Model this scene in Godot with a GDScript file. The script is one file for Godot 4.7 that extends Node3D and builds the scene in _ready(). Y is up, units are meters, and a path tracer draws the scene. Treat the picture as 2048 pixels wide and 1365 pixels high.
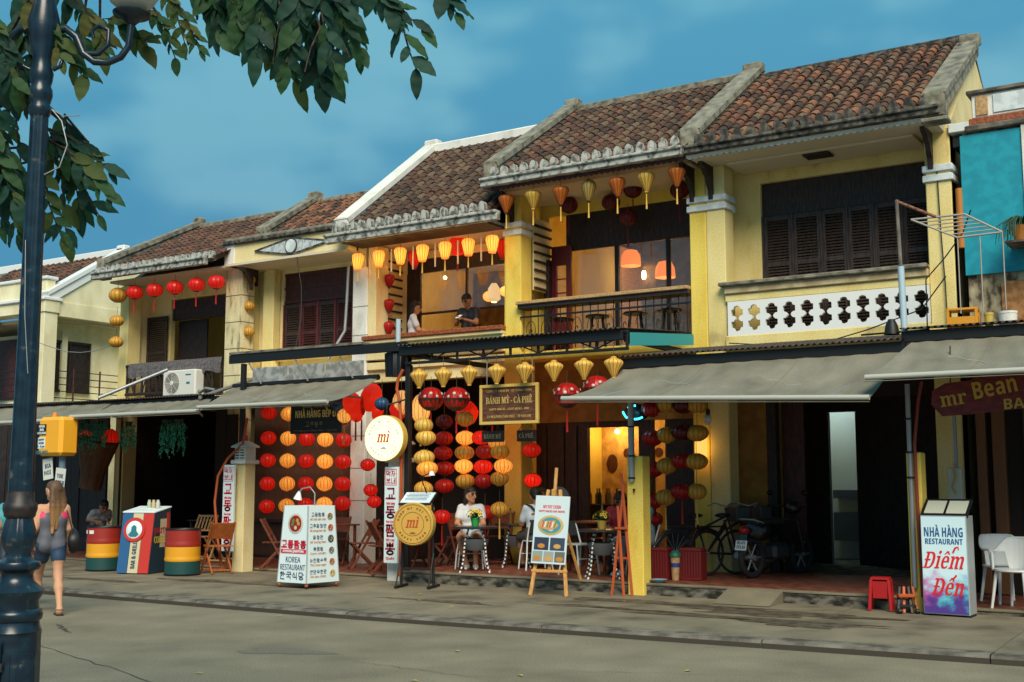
extends Node3D
# An old-town street of two-storey shophouses. x runs along the fronts, z towards the street, the pillar line is z = 0.

class Mb:
	var v := PackedVector3Array()
	var n := PackedVector3Array()
	var c := PackedColorArray()
	var col := Color.WHITE
	var tinted := false
	func tri(a: Vector3, b: Vector3, d: Vector3, na: Vector3, nb: Vector3, nd: Vector3) -> void:
		if (b - a).cross(d - a).dot(na + nb + nd) < 0.0:
			var t := b; b = d; d = t
			t = nb; nb = nd; nd = t
		v.append(a); v.append(d); v.append(b)
		n.append(na); n.append(nd); n.append(nb)
		if tinted:
			c.append(col); c.append(col); c.append(col)
	func quad(a: Vector3, b: Vector3, d: Vector3, e: Vector3, nn: Vector3) -> void:
		tri(a, b, d, nn, nn, nn)
		tri(a, d, e, nn, nn, nn)
	func face(a: Vector3, b: Vector3, d: Vector3, e: Vector3) -> void:   # counter-clockwise seen from outside
		var nn := (b - a).cross(d - a)
		if nn.length() < 1e-9:
			nn = (d - a).cross(e - a)
		quad(a, b, d, e, nn.normalized())
	func box(at: Vector3, s: Vector3, bev := 0.0, q := Basis()) -> Mb:
		var h := s * 0.5
		bev = minf(bev, minf(h.x, minf(h.y, h.z)) * 0.45)
		for ax in 3:
			var i := (ax + 1) % 3
			var j := (ax + 2) % 3
			for sg in [-1.0, 1.0]:
				var nn := Vector3.ZERO
				nn[ax] = sg
				var p: Array[Vector3] = []
				for k in [[-1, -1], [1, -1], [1, 1], [-1, 1]]:
					var w := Vector3.ZERO
					w[ax] = sg * h[ax]
					w[i] = k[0] * (h[i] - bev)
					w[j] = k[1] * (h[j] - bev)
					p.append(at + q * w)
				quad(p[0], p[1], p[2], p[3], q * nn)
		if bev > 0.0:
			for ax in 3:
				var i := (ax + 1) % 3
				var j := (ax + 2) % 3
				for si in [-1.0, 1.0]:
					for sj in [-1.0, 1.0]:
						var p: Array[Vector3] = []
						for k in [[-1, 0], [1, 0], [1, 1], [-1, 1]]:
							var w := Vector3.ZERO
							w[ax] = k[0] * (h[ax] - bev)
							w[i] = si * (h[i] - (bev if k[1] == 1 else 0.0))
							w[j] = sj * (h[j] - (0.0 if k[1] == 1 else bev))
							p.append(at + q * w)
						var nn := Vector3.ZERO
						nn[i] = si; nn[j] = sj
						quad(p[0], p[1], p[2], p[3], q * nn.normalized())
			for a in [-1.0, 1.0]:
				for b in [-1.0, 1.0]:
					for d in [-1.0, 1.0]:
						var e := Vector3(a, b, d)
						var g := h - Vector3.ONE * bev
						var nn := q * e.normalized()
						tri(at + q * (e * Vector3(h.x, g.y, g.z)), at + q * (e * Vector3(g.x, h.y, g.z)), at + q * (e * Vector3(g.x, g.y, h.z)), nn, nn, nn)
		return self
	func span(x0: float, x1: float, y0: float, y1: float, z0: float, z1: float, bev := 0.0) -> Mb:
		return box(Vector3((x0 + x1) / 2, (y0 + y1) / 2, (z0 + z1) / 2), Vector3(absf(x1 - x0), absf(y1 - y0), absf(z1 - z0)), bev)
	func bar(a: Vector3, b: Vector3, w: float, t: float, up := Vector3.UP, bev := 0.0) -> Mb:   # a square bar from a to b
		var y := (b - a).normalized()
		var x := up.cross(y)
		if x.length() < 0.01:
			x = Vector3.RIGHT.cross(y)
		x = x.normalized()
		return box((a + b) / 2, Vector3(w, (b - a).length(), t), bev, Basis(x, y, x.cross(y)))
	func tube(p: Array, r0: float, r1 := -1.0, seg := 8, caps := true) -> Mb:
		if r1 < 0.0: r1 = r0
		var side := Vector3.ZERO
		var pr: Array[Vector3] = []
		var pn: Array[Vector3] = []
		for i in p.size():
			var t: Vector3 = (p[mini(i + 1, p.size() - 1)] - p[maxi(i - 1, 0)]).normalized()
			if side == Vector3.ZERO:
				side = t.cross(Vector3.UP if absf(t.y) < 0.9 else Vector3.RIGHT).normalized()
			side = (side - t * side.dot(t)).normalized()
			var o := t.cross(side)
			var r := lerpf(r0, r1, float(i) / maxi(1, p.size() - 1))
			var cr: Array[Vector3] = []
			var cn: Array[Vector3] = []
			for k in seg + 1:
				var a := TAU * k / seg
				var d := side * cos(a) + o * sin(a)
				cn.append(d); cr.append(p[i] + d * r)
			if i > 0:
				for k in seg:
					tri(pr[k], cr[k], cr[k + 1], pn[k], cn[k], cn[k + 1])
					tri(pr[k], cr[k + 1], pr[k + 1], pn[k], cn[k + 1], pn[k + 1])
			if caps and (i == 0 or i == p.size() - 1) and r > 0.0005:
				var e := -t if i == 0 else t
				for k in seg:
					tri(p[i], cr[k], cr[k + 1], e, e, e)
			pr = cr; pn = cn
		return self
	func lathe(f: Array, seg := 16, x := Transform3D(), ribs := 0, depth := 0.0, soft := true) -> Mb:   # f: Vector2(radius, height)
		var m := f.size()
		var sn: Array[Vector2] = []
		for i in m - 1:
			var d: Vector2 = f[i + 1] - f[i]
			sn.append(Vector2(d.y, -d.x).normalized())
		for i in m - 1:
			var na := sn[i]
			var nb := sn[i]
			if soft:
				if i > 0 and sn[i - 1].dot(sn[i]) > 0.6: na = (sn[i - 1] + sn[i]).normalized()
				if i < m - 2 and sn[i + 1].dot(sn[i]) > 0.6: nb = (sn[i + 1] + sn[i]).normalized()
			for k in seg:
				var q := []
				for e in [[k, f[i], na], [k + 1, f[i], na], [k + 1, f[i + 1], nb], [k, f[i + 1], nb]]:
					var a: float = TAU * e[0] / seg
					var w := 1.0
					var sl := 0.0
					if ribs > 0:
						w = 1.0 - depth * absf(cos(a * ribs * 0.5))
						sl = depth * ribs * 0.5 * sin(a * ribs * 0.5) * signf(cos(a * ribs * 0.5) + 0.0001)
					var rad := Vector3(cos(a), 0, sin(a))
					var tan := Vector3(-sin(a), 0, cos(a))
					q.append(x * (rad * e[1].x * w + Vector3.UP * e[1].y))
					q.append((x.basis * (rad * e[2].x + Vector3.UP * e[2].y - tan * sl * 0.8 * absf(e[2].x))).normalized())
				if f[i].x > 1e-5: tri(q[0], q[2], q[4], q[1], q[3], q[5])
				if f[i + 1].x > 1e-5: tri(q[0], q[4], q[6], q[1], q[5], q[7])
		return self
	func ball(at: Vector3, r: Vector3, seg := 12, q := Basis()) -> Mb:
		var f := []
		for i in 9:
			var a := -PI / 2 + PI * i / 8.0
			f.append(Vector2(maxf(cos(a), 0.0), sin(a)))
		return lathe(f, seg, Transform3D(q * Basis.from_scale(r), at))
	func prism(p: PackedVector2Array, z0: float, z1: float, x := Transform3D()) -> Mb:
		var t := Geometry2D.triangulate_polygon(p)
		var f := x.basis * Vector3(0, 0, signf(z1 - z0))
		f = f.normalized()
		for i in range(0, t.size(), 3):
			var a := p[t[i]]; var b := p[t[i + 1]]; var d := p[t[i + 2]]
			tri(x * Vector3(a.x, a.y, z1), x * Vector3(b.x, b.y, z1), x * Vector3(d.x, d.y, z1), f, f, f)
			tri(x * Vector3(a.x, a.y, z0), x * Vector3(b.x, b.y, z0), x * Vector3(d.x, d.y, z0), -f, -f, -f)
		var cw := Geometry2D.is_polygon_clockwise(p)
		for i in p.size():
			var a := p[i]; var b := p[(i + 1) % p.size()]
			var e := b - a
			var o := Vector3(e.y, -e.x, 0) * (-1.0 if cw else 1.0)
			quad(x * Vector3(a.x, a.y, z0), x * Vector3(b.x, b.y, z0), x * Vector3(b.x, b.y, z1), x * Vector3(a.x, a.y, z1), (x.basis * o).normalized())
		return self
	func mesh() -> ArrayMesh:
		var a := []
		a.resize(Mesh.ARRAY_MAX)
		a[Mesh.ARRAY_VERTEX] = v
		a[Mesh.ARRAY_NORMAL] = n
		if tinted: a[Mesh.ARRAY_COLOR] = c
		var m := ArrayMesh.new()
		m.add_surface_from_arrays(Mesh.PRIMITIVE_TRIANGLES, a)
		return m

var rng := RandomNumberGenerator.new()
var mats := {}
var used := {}
var meshes := {}

func lin(r: float, g: float, b: float) -> Color:
	return Color(r, g, b).linear_to_srgb()

func mt(key: String, c := Color(0.5, 0.5, 0.5), rough := 0.8, metal := 0.0) -> StandardMaterial3D:   # a plain material, made once; c is linear
	if not mats.has(key):
		var m := StandardMaterial3D.new()
		m.resource_name = key
		m.albedo_color = c.linear_to_srgb()
		m.roughness = rough
		m.metallic = metal
		mats[key] = m
	return mats[key]

func noise_tex(freq: float, ramp: Gradient, seed_: int, size := 512, kind := 0, oct := 5) -> NoiseTexture2D:
	var f := FastNoiseLite.new()
	f.seed = seed_
	f.frequency = freq
	f.fractal_octaves = oct
	f.noise_type = FastNoiseLite.TYPE_CELLULAR if kind == 1 else FastNoiseLite.TYPE_SIMPLEX_SMOOTH
	var t := NoiseTexture2D.new()
	t.width = size; t.height = size
	t.seamless = true
	t.noise = f
	t.color_ramp = ramp
	return t

func ramp(stops: Array) -> Gradient:   # [offset, linear colour] pairs
	var g := Gradient.new()
	var o := PackedFloat32Array()
	var c := PackedColorArray()
	for s in stops:
		o.append(s[0]); c.append((s[1] as Color).linear_to_srgb())
	g.offsets = o; g.colors = c
	return g

# A worn surface: noise between several colours, mapped in world space; sc = repeats per metre, stretch pulls it out along y.
func worn(key: String, stops: Array, rough: float, sc := Vector3.ONE, bump := 0.0, freq := 0.012, seed_ := 1) -> StandardMaterial3D:
	if mats.has(key): return mats[key]
	var m := mt(key, Color.WHITE, rough)
	m.albedo_texture = noise_tex(freq, ramp(stops), seed_)
	m.uv1_triplanar = true
	m.uv1_world_triplanar = true
	m.uv1_scale = sc
	if bump > 0.0:
		if not mats.has("bump_tex"):
			mats["bump_tex"] = noise_tex(0.03, ramp([[0.0, Color.BLACK], [1.0, Color.WHITE]]), 77, 512, 0, 6)
		m.heightmap_enabled = true
		m.heightmap_texture = mats["bump_tex"]
		m.heightmap_scale = bump
	return m

# Fine grain multiplied over a worn surface: sc repeats per metre, lo the darkest linear grey.
func grit(m: StandardMaterial3D, sc: float, lo: float, freq := 0.09) -> void:
	var key := "grit%.2f_%.2f" % [lo, freq]
	if not mats.has(key):
		mats[key] = noise_tex(freq, ramp([[0.15, Color(lo, lo, lo)], [0.5, Color(0.95, 0.95, 0.95)], [0.85, Color(1, 1, 1)]]), 55, 512, 0, 4)
	m.detail_enabled = true
	m.detail_blend_mode = BaseMaterial3D.BLEND_MODE_MUL
	m.detail_albedo = mats[key]
	m.detail_uv_layer = BaseMaterial3D.DETAIL_UV_2
	m.uv2_triplanar = true
	m.uv2_world_triplanar = true
	m.uv2_scale = Vector3.ONE * sc

func glow(key: String, base: Color, e: Color, power: float) -> StandardMaterial3D:
	if not mats.has(key):
		var m := mt(key, base, 0.6)
		m.emission_enabled = true
		m.emission = e.linear_to_srgb()
		m.emission_energy_multiplier = power
	return mats[key]

func numbered(s: String, p: Node) -> String:
	var key := str(p.get_instance_id()) + s
	var k: int = used.get(key, -1) + 1
	used[key] = k
	return s if k == 0 else "%s_%03d" % [s, k]

func tag(o: Node, label: String, category := "", group := "", kind := "") -> Node:
	if label: o.set_meta("label", label)
	if category: o.set_meta("category", category)
	if group: o.set_meta("group", group)
	if kind: o.set_meta("kind", kind)
	return o

func thing(called: String, label: String, category: String, at := Vector3.ZERO, turn := 0.0, group := "") -> Node3D:
	var o := Node3D.new()
	o.name = numbered(called, self)
	add_child(o, true)
	o.position = at
	o.rotation.y = turn
	tag(o, label, category, group)
	return o

# One mesh, committed under its parent. World-space meshes of a thing that stands elsewhere are shifted back by the thing's place.
func part(p: Node, called: String, b, m: Material, at := Vector3.ZERO, q := Basis(), kind := "") -> MeshInstance3D:
	var o := MeshInstance3D.new()
	o.name = numbered(called, p)
	o.mesh = b.mesh() if b is Mb else b
	o.material_override = m
	o.transform = Transform3D(q, at)
	if kind: o.set_meta("kind", kind)
	p.add_child(o, true)
	return o

func wpart(p: Node3D, called: String, b: Mb, m: Material, kind := "") -> MeshInstance3D:   # b in world coordinates, p unturned
	var w := p.position
	var q := p.get_parent()
	if q is Node3D and q != self: w += (q as Node3D).position
	return part(p, called, b, m, -w, Basis(), kind)

func structure(called: String, b: Mb, m: Material) -> MeshInstance3D:
	var o := part(self, called, b, m)
	o.set_meta("kind", "structure")
	return o

func shared(key: String, b: Mb) -> ArrayMesh:
	if not meshes.has(key): meshes[key] = b.mesh()
	return meshes[key]

var fonts := {}
func font(kind: String) -> SystemFont:
	if not fonts.has(kind):
		var f := SystemFont.new()
		f.font_names = ["Droid Serif" if kind.begins_with("serif") else "Droid Sans"]
		f.font_weight = 700 if kind.ends_with("bold") else 400
		fonts[kind] = f
	return fonts[kind]

# A line of lettering h metres tall, centred on x's origin and facing its +z; w > 0 squeezes it to that width.
func words(p: Node, s: String, kind: String, h: float, m: Material, x: Transform3D, w := 0.0, lean := 0.0) -> void:
	var t := TextMesh.new()
	t.font = font(kind)
	t.text = s
	t.font_size = 48
	t.pixel_size = h / 36.0
	t.depth = 0.004
	t.curve_step = 3.0
	var sx := 1.0
	if w > 0.0:
		var have: float = t.font.get_string_size(s, HORIZONTAL_ALIGNMENT_LEFT, -1, 48).x * t.pixel_size
		sx = w / maxf(have, 0.01)
	part(p, "lettering", t, m, x.origin, x.basis * Basis(Vector3(sx, 0, 0), Vector3(lean, 1, 0), Vector3(0, 0, 1)))

const LEAD := ["0,0 1,0 1,1", "D0", "0,0 0,1 1,1", "1,0 0,0 0,1 1,1", "D3", "0,0 1,0 1,.5 0,.5 0,1 1,1", "0,0 1,0 1,1 0,1 0,0", "0,0 0,1 1,1 1,0|0,.5 1,.5", "D7", ".5,0 0,1|.5,.2 1,1", "D9", "O.5,.5,.5", "0,0 1,0|.5,0 0,1|.5,.35 1,1", "D12", ".3,-.15 .7,-.15|0,.15 1,.15|.5,.15 0,1|.5,.4 1,1", "0,0 1,0 1,1|0,.5 1,.5", "1,0 0,0 0,1 1,1|0,.5 1,.5", "0,0 1,0|0,1 1,1|.3,0 .3,1|.7,0 .7,1", ".3,0 .7,0|0,.22 1,.22|O.5,.68,.32"]
const VOWEL := [".2,0 .2,1|.2,.5 1,.5", "0,0 0,1|0,.5 .6,.5|.8,0 .8,1", ".2,0 .2,1|.2,.35 1,.35|.2,.65 1,.65", "", ".8,0 .8,1|0,.5 .8,.5", ".4,0 .4,1|0,.5 .4,.5|1,0 1,1", ".8,0 .8,1|0,.35 .8,.35|0,.65 .8,.65", "", "0,.9 1,.9|.5,.2 .5,.9", "", "", "", "0,.9 1,.9|.35,.2 .35,.9|.65,.2 .65,.9", "0,.1 1,.1|.5,.1 .5,.9", "", "", "", "0,.1 1,.1|.35,.1 .35,.9|.65,.1 .65,.9", "0,.5 1,.5", "", ".6,0 .6,1"]
const TAIL := [-1, 0, 1, -1, 2, -1, -1, 3, 5, -1, -1, -1, -1, -1, -1, -1, 6, 7, -1, 9, 10, 11, 12, 14, 15, 16, 17, 18]

func strokes(b: Mb, code: String, r: Rect2, x: Transform3D, t: float) -> void:
	if code.begins_with("D"):
		for k in 2:
			strokes(b, LEAD[code.substr(1).to_int()], Rect2(r.position.x + r.size.x * 0.54 * k, r.position.y, r.size.x * 0.42, r.size.y), x, t)
		return
	for line in code.split("|", false):
		var pts := []
		if line.begins_with("O"):
			var f := line.substr(1).split_floats(",")
			for k in 13:
				pts.append(Vector2(f[0] + f[2] * cos(TAU * k / 12), f[1] + f[2] * sin(TAU * k / 12)))
		else:
			for q in line.split(" "):
				var f := q.split_floats(",")
				pts.append(Vector2(f[0], f[1]))
		for k in pts.size() - 1:
			var a: Vector2 = r.position + pts[k] * r.size
			var c: Vector2 = r.position + pts[k + 1] * r.size
			var d := (c - a).normalized() * t * 0.5
			var o := Vector2(-d.y, d.x)
			var q := []
			for e in [a - d - o, c + d - o, c + d + o, a - d + o]:
				q.append(x * Vector3(e.x, -e.y, 0.003))
			b.quad(q[0], q[1], q[2], q[3], x.basis.z.normalized())

# Korean syllables from their strokes; cell metres each, set in a row or a column centred on x's origin.
func hangul(p: Node, s: String, cell: float, m: Material, x: Transform3D, column := false, weight := 0.11) -> void:
	var b := Mb.new()
	for k in s.length():
		var off := (k - (s.length() - 1) * 0.5) * cell * 1.05
		var o := Vector2(0, off) if column else Vector2(off, 0)
		var code := s.unicode_at(k) - 0xAC00
		if code < 0: continue
		var v := (code / 28) % 21
		var tl: int = TAIL[code % 28]
		var R := Rect2(o - Vector2.ONE * cell * 0.42, Vector2.ONE * cell * 0.84)
		var hi := 0.56 if tl >= 0 else 1.0
		var upright := v < 8 or v == 20
		var l := Rect2(0.04, 0.02, 0.5, hi * 0.9) if upright else Rect2(0.15, 0.0, 0.7, hi * 0.46)
		var w := Rect2(0.62, 0.0, 0.34, hi) if upright else Rect2(0.0, hi * 0.52, 1.0, hi * 0.42)
		strokes(b, LEAD[code / 588], Rect2(R.position + l.position * R.size, l.size * R.size), x, cell * weight)
		strokes(b, VOWEL[v], Rect2(R.position + w.position * R.size, w.size * R.size), x, cell * weight)
		if tl >= 0:
			strokes(b, LEAD[tl], Rect2(R.position + Vector2(0.15, 0.68) * R.size, Vector2(0.7, 0.32) * R.size), x, cell * weight)
	part(p, "lettering", b, m)

# The surface of a set of tapered limbs [a, b, ra, rb, colour], joined smoothly, as surface nets.
func nets(b: Mb, caps: Array, k: float, cell: float) -> void:
	var lo := Vector3.ONE * 1e9
	var hi := -lo
	for c in caps:
		for e in 2:
			var r: float = c[2 + e] + 0.02 + cell * 2
			lo = lo.min(c[e] - Vector3.ONE * r); hi = hi.max(c[e] + Vector3.ONE * r)
	var nx := int((hi.x - lo.x) / cell) + 2
	var ny := int((hi.y - lo.y) / cell) + 2
	var nz := int((hi.z - lo.z) / cell) + 2
	var f := PackedFloat32Array()
	f.resize(nx * ny * nz)
	f.fill(1.0)
	for c in caps:
		var a: Vector3 = c[0]; var d: Vector3 = c[1] - a
		var dd := maxf(d.length_squared(), 1e-9)
		var ra: float = c[2]; var rd: float = c[3] - ra
		var rm: float = maxf(c[2], c[3]) + k + cell * 1.5
		var p0 := ((a.min(c[1]) - Vector3.ONE * rm - lo) / cell).floor().max(Vector3.ZERO)
		var p1 := ((a.max(c[1]) + Vector3.ONE * rm - lo) / cell).ceil().min(Vector3(nx - 1, ny - 1, nz - 1))
		for z in range(int(p0.z), int(p1.z) + 1):
			for y in range(int(p0.y), int(p1.y) + 1):
				var at := (z * ny + y) * nx
				for x in range(int(p0.x), int(p1.x) + 1):
					var w := lo + Vector3(x, y, z) * cell - a
					var t := clampf(w.dot(d) / dd, 0.0, 1.0)
					var e := (w - d * t).length() - ra - rd * t
					var g := f[at + x]
					var h := maxf(k - absf(e - g), 0.0)
					f[at + x] = minf(e, g) - h * h * 0.25 / k
	var id := PackedInt32Array()
	id.resize(nx * ny * nz)
	id.fill(-1)
	var pts: Array[Vector3] = []
	var offs := [0, 1, nx, nx + 1, nx * ny, nx * ny + 1, nx * ny + nx, nx * ny + nx + 1]
	for z in nz - 1:
		for y in ny - 1:
			var at := (z * ny + y) * nx
			for x in nx - 1:
				var i := at + x
				var v0 := f[i]
				if v0 > cell * 2.0 or v0 < -cell * 2.0: continue
				var s := 0
				for o in 8:
					if f[i + offs[o]] < 0.0: s += 1
				if s == 0 or s == 8: continue
				var sum := Vector3.ZERO
				var cnt := 0
				for e in [[0, 1], [2, 3], [4, 5], [6, 7], [0, 2], [1, 3], [4, 6], [5, 7], [0, 4], [1, 5], [2, 6], [3, 7]]:
					var fa := f[i + offs[e[0]]]; var fb := f[i + offs[e[1]]]
					if (fa < 0.0) != (fb < 0.0):
						var t := fa / (fa - fb)
						var ca := Vector3(e[0] & 1, (e[0] >> 1) & 1, e[0] >> 2)
						var cb := Vector3(e[1] & 1, (e[1] >> 1) & 1, e[1] >> 2)
						sum += ca.lerp(cb, t); cnt += 1
				id[i] = pts.size()
				pts.append(lo + (Vector3(x, y, z) + sum / cnt) * cell)
	var nor: Array[Vector3] = []
	var cols: Array[Color] = []
	for p in pts:
		var q := ((p - lo) / cell)
		var x := clampi(int(q.x), 1, nx - 3); var y := clampi(int(q.y), 1, ny - 3); var z := clampi(int(q.z), 1, nz - 3)
		var i := (z * ny + y) * nx + x
		var fx := q - Vector3(x, y, z)
		var g := Vector3.ZERO
		for o in 8:
			var w := (fx.x if o & 1 else 1.0 - fx.x) * (fx.y if o & 2 else 1.0 - fx.y) * (fx.z if o & 4 else 1.0 - fx.z)
			var j: int = i + offs[o]
			g += Vector3(f[j + 1] - f[j - 1], f[j + nx] - f[j - nx], f[j + nx * ny] - f[j - nx * ny]) * w
		nor.append(g.normalized())
		var best := 1e9
		var bc := Color.WHITE
		for c in caps:
			var a: Vector3 = c[0]; var d: Vector3 = c[1] - a
			var t := clampf((p - a).dot(d) / maxf(d.length_squared(), 1e-9), 0.0, 1.0)
			var e: float = (p - a - d * t).length() - lerpf(c[2], c[3], t)
			if c.size() > 5: e -= c[5]
			if e < best: best = e; bc = c[4]
		cols.append(bc)
	b.tinted = true
	var ax := [[1, nx, nx * ny], [nx, nx * ny, 1], [nx * ny, 1, nx]]
	for z in range(1, nz - 1):
		for y in range(1, ny - 1):
			var at := (z * ny + y) * nx
			for x in range(1, nx - 1):
				var i := at + x
				if id[i] < 0: continue
				for e in ax:
					if (f[i] < 0.0) == (f[i + e[0]] < 0.0): continue
					var p: int = id[i]; var q: int = id[i - e[1]]; var r: int = id[i - e[1] - e[2]]; var s: int = id[i - e[2]]
					if q < 0 or r < 0 or s < 0: continue
					for t in [[p, q, r], [p, r, s]]:
						b.tri(pts[t[0]], pts[t[1]], pts[t[2]], nor[t[0]], nor[t[1]], nor[t[2]])
						var m := b.c.size()
						for u in 3: # colours follow the vertices, in the order that tri() kept
							for w in 3:
								if b.v[m - 3 + u] == pts[t[w]]: b.c[m - 3 + u] = cols[t[w]]

# ---------------------------------------------------------------- roofs and walls
func zy() -> Transform3D:   # a polygon drawn in (z, y), extruded along x
	return Transform3D(Basis(Vector3(0, 0, 1), Vector3(0, 1, 0), Vector3(1, 0, 0)), Vector3.ZERO)

func tile_mesh(kind: int, r: float, l: float) -> ArrayMesh:
	var key := "tile%d_%.3f_%.3f" % [kind, r, l]
	if meshes.has(key): return meshes[key]
	var b := Mb.new()
	var seg := 6
	var rr := rng.randf_range(0.95, 1.05)
	for s in seg:
		var q := []
		for e in [s, s + 1]:
			var a: float = PI * e / seg
			var d := Vector3(cos(a), sin(a), 0)
			q.append([d * r * rr * 0.86 + Vector3(0, 0, -l * 0.5), d * r * rr + Vector3(0, 0.012, l * 0.5), d, d * (r - 0.014) + Vector3(0, 0.012, l * 0.5)])
		b.tri(q[0][0], q[0][1], q[1][1], q[0][2], q[0][2], q[1][2])
		b.tri(q[0][0], q[1][1], q[1][0], q[0][2], q[1][2], q[1][2])
		b.quad(q[0][1], q[0][3], q[1][3], q[1][1], Vector3(0, 0, 1))
	return shared(key, b)

func tiled_roof(h: Node3D, x0: float, x1: float, e: Vector2, g: Vector2, cols: int, rows: int, tone: Array, capm: Material, caph: float) -> void:
	# e and g: (z, y) of the eave and the ridge
	var w := (x1 - x0) / cols
	var sl := g - e
	var ln := sl.length()
	var u := Vector3(0, sl.y / ln, sl.x / ln)
	var nn := Vector3(0, -u.z, u.y)
	var bed := Mb.new()
	var o := Vector3(0, e.y, e.x)
	for c in cols:   # the valleys between the barrels: shallow stepped pans
		var cx := x0 + w * (c + 0.5) + w * 0.5
		for k in rows:
			var s0 := ln * k / rows
			var s1 := ln * (k + 1) / rows
			for m in 3:
				var xa := cx + w * (m / 3.0 - 0.5)
				var xb := cx + w * ((m + 1) / 3.0 - 0.5)
				var ha := 0.03 * (1.0 if m == 0 else 0.0)
				var hb := 0.03 * (1.0 if m == 2 else 0.0)
				bed.face(Vector3(xa, 0, 0) + o + u * s0 + nn * (ha + 0.015), Vector3(xb, 0, 0) + o + u * s0 + nn * (hb + 0.015), Vector3(xb, 0, 0) + o + u * s1 + nn * hb, Vector3(xa, 0, 0) + o + u * s1 + nn * ha)
			bed.face(Vector3(cx - w / 2, 0, 0) + o + u * s0, Vector3(cx + w / 2, 0, 0) + o + u * s0, Vector3(cx + w / 2, 0, 0) + o + u * s0 + nn * 0.015, Vector3(cx - w / 2, 0, 0) + o + u * s0 + nn * 0.015)
	var under := Mb.new().prism(PackedVector2Array([e - Vector2(0, 0.07), e + Vector2(0, 0.0), g, Vector2(-4.9, e.y), Vector2(-4.9, e.y - 0.07), g - Vector2(0, 0.08)]), x0, x1, zy())
	var roof := wpart(h, "roof", under, worn("roof_under", [[0.3, Color(0.05, 0.03, 0.02)], [0.7, Color(0.11, 0.06, 0.04)]], 0.9))
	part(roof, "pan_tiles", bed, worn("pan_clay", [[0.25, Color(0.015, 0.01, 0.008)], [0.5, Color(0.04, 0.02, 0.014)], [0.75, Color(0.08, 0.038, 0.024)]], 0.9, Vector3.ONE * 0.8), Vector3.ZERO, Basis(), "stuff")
	var q := Basis(Vector3.RIGHT, nn, -u)
	var l := ln / rows * 1.12
	for k in rows:
		for c in cols:
			var at := Vector3(x0 + w * (c + 0.5) + rng.randf_range(-0.008, 0.008), 0, 0) + o + u * (ln * (k + 0.5) / rows) + nn * (0.012 + rng.randf() * 0.008)
			var qq := q * Basis(Vector3.UP, rng.randf_range(-0.05, 0.05)) * Basis(Vector3.FORWARD, rng.randf_range(-0.06, 0.06))
			part(roof, "roof_tile", tile_mesh(rng.randi() % 3, w * 0.36, l), tone[rng.randi() % tone.size()], at, qq)
	for c in cols:   # mortared ends standing along the eave
		var b := Mb.new()
		var pr := PackedVector2Array([Vector2(-w * 0.29, 0), Vector2(w * 0.29, 0)])
		for k in 7:
			pr.append(Vector2(cos(PI * k / 6) * w * 0.29, caph * 0.55 + sin(PI * k / 6) * caph * 0.45))
		b.prism(pr, -0.05, 0.05)
		part(roof, "eave_cap", b, capm, Vector3(x0 + w * (c + 0.5), e.y - 0.01 + rng.randf_range(-0.008, 0.008), e.x + 0.02), Basis(Vector3.RIGHT, rng.randf_range(-0.12, 0.02)))

func eave_board(h: Node3D, x0: float, x1: float, y: float, z: float, ht: float, m: Material) -> void:
	wpart(h, "eave_board", Mb.new().span(x0, x1, y - ht, y, z - 0.06, z + 0.06, 0.012), m)
	wpart(h, "eave_board", Mb.new().span(x0, x1, y - 0.02, y + 0.03, z - 0.07, z + 0.1, 0.012), m)

func scallops(h: Node3D, x0: float, x1: float, y: float, z: float, m: Material) -> void:
	var p := PackedVector2Array([Vector2(x1, y), Vector2(x0, y)])
	var cnt := int((x1 - x0) / 0.1)
	for k in cnt * 4 + 1:
		p.append(Vector2(x0 + (x1 - x0) * k / (cnt * 4.0), y - 0.06 - 0.028 * absf(sin(PI * k / 4.0))))
	wpart(h, "scalloped_trim", Mb.new().prism(p, z, z + 0.02), m)

func raking_coping(h: Node3D, x: float, e: Vector2, g: Vector2, w: float, up: float, m: Material, block := true) -> void:
	var d := (g - e).normalized()
	var nn := Vector2(d.y, -d.x) if d.x < 0 else Vector2(-d.y, d.x)
	if nn.y < 0: nn = -nn
	var p := PackedVector2Array([e - nn * 0.1, g - Vector2(0, 0.1), g + nn * up + d * 0.1, e + nn * up])
	wpart(h, "raking_coping", Mb.new().prism(p, x - w / 2, x + w / 2, zy()), m)
	var lip := PackedVector2Array([e + nn * (up - 0.05), g + nn * (up - 0.05) + d * 0.12, g + nn * (up + 0.04) + d * 0.12, e + nn * (up + 0.04)])
	wpart(h, "coping_lip", Mb.new().prism(lip, x - w / 2 - 0.035, x + w / 2 + 0.035, zy()), m)
	wpart(h, "ridge_knob", Mb.new().span(x - w / 2 - 0.03, x + w / 2 + 0.03, g.y + up - 0.05, g.y + up + 0.13, g.x - 0.12, g.x + 0.1, 0.03), m)
	if block:
		wpart(h, "coping_foot", Mb.new().span(x - w / 2 - 0.02, x + w / 2 + 0.02, e.y - 0.2, e.y + up + 0.06, e.x - 0.12, e.x + 0.1, 0.03), m)
		wpart(h, "coping_foot", Mb.new().span(x - w / 2 - 0.05, x + w / 2 + 0.05, e.y - 0.26, e.y - 0.2, e.x - 0.14, e.x + 0.13, 0.02), m)

func party_wall(h: Node3D, x0: float, x1: float, ye: float, g: Vector2, m: Material, z0 := -0.05) -> void:
	wpart(h, "side_wall", Mb.new().prism(PackedVector2Array([Vector2(z0, 0), Vector2(z0, ye), Vector2(g.x, g.y - 0.12), Vector2(-4.8, ye), Vector2(-4.8, 0)]), x0, x1, zy()), m)

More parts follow.
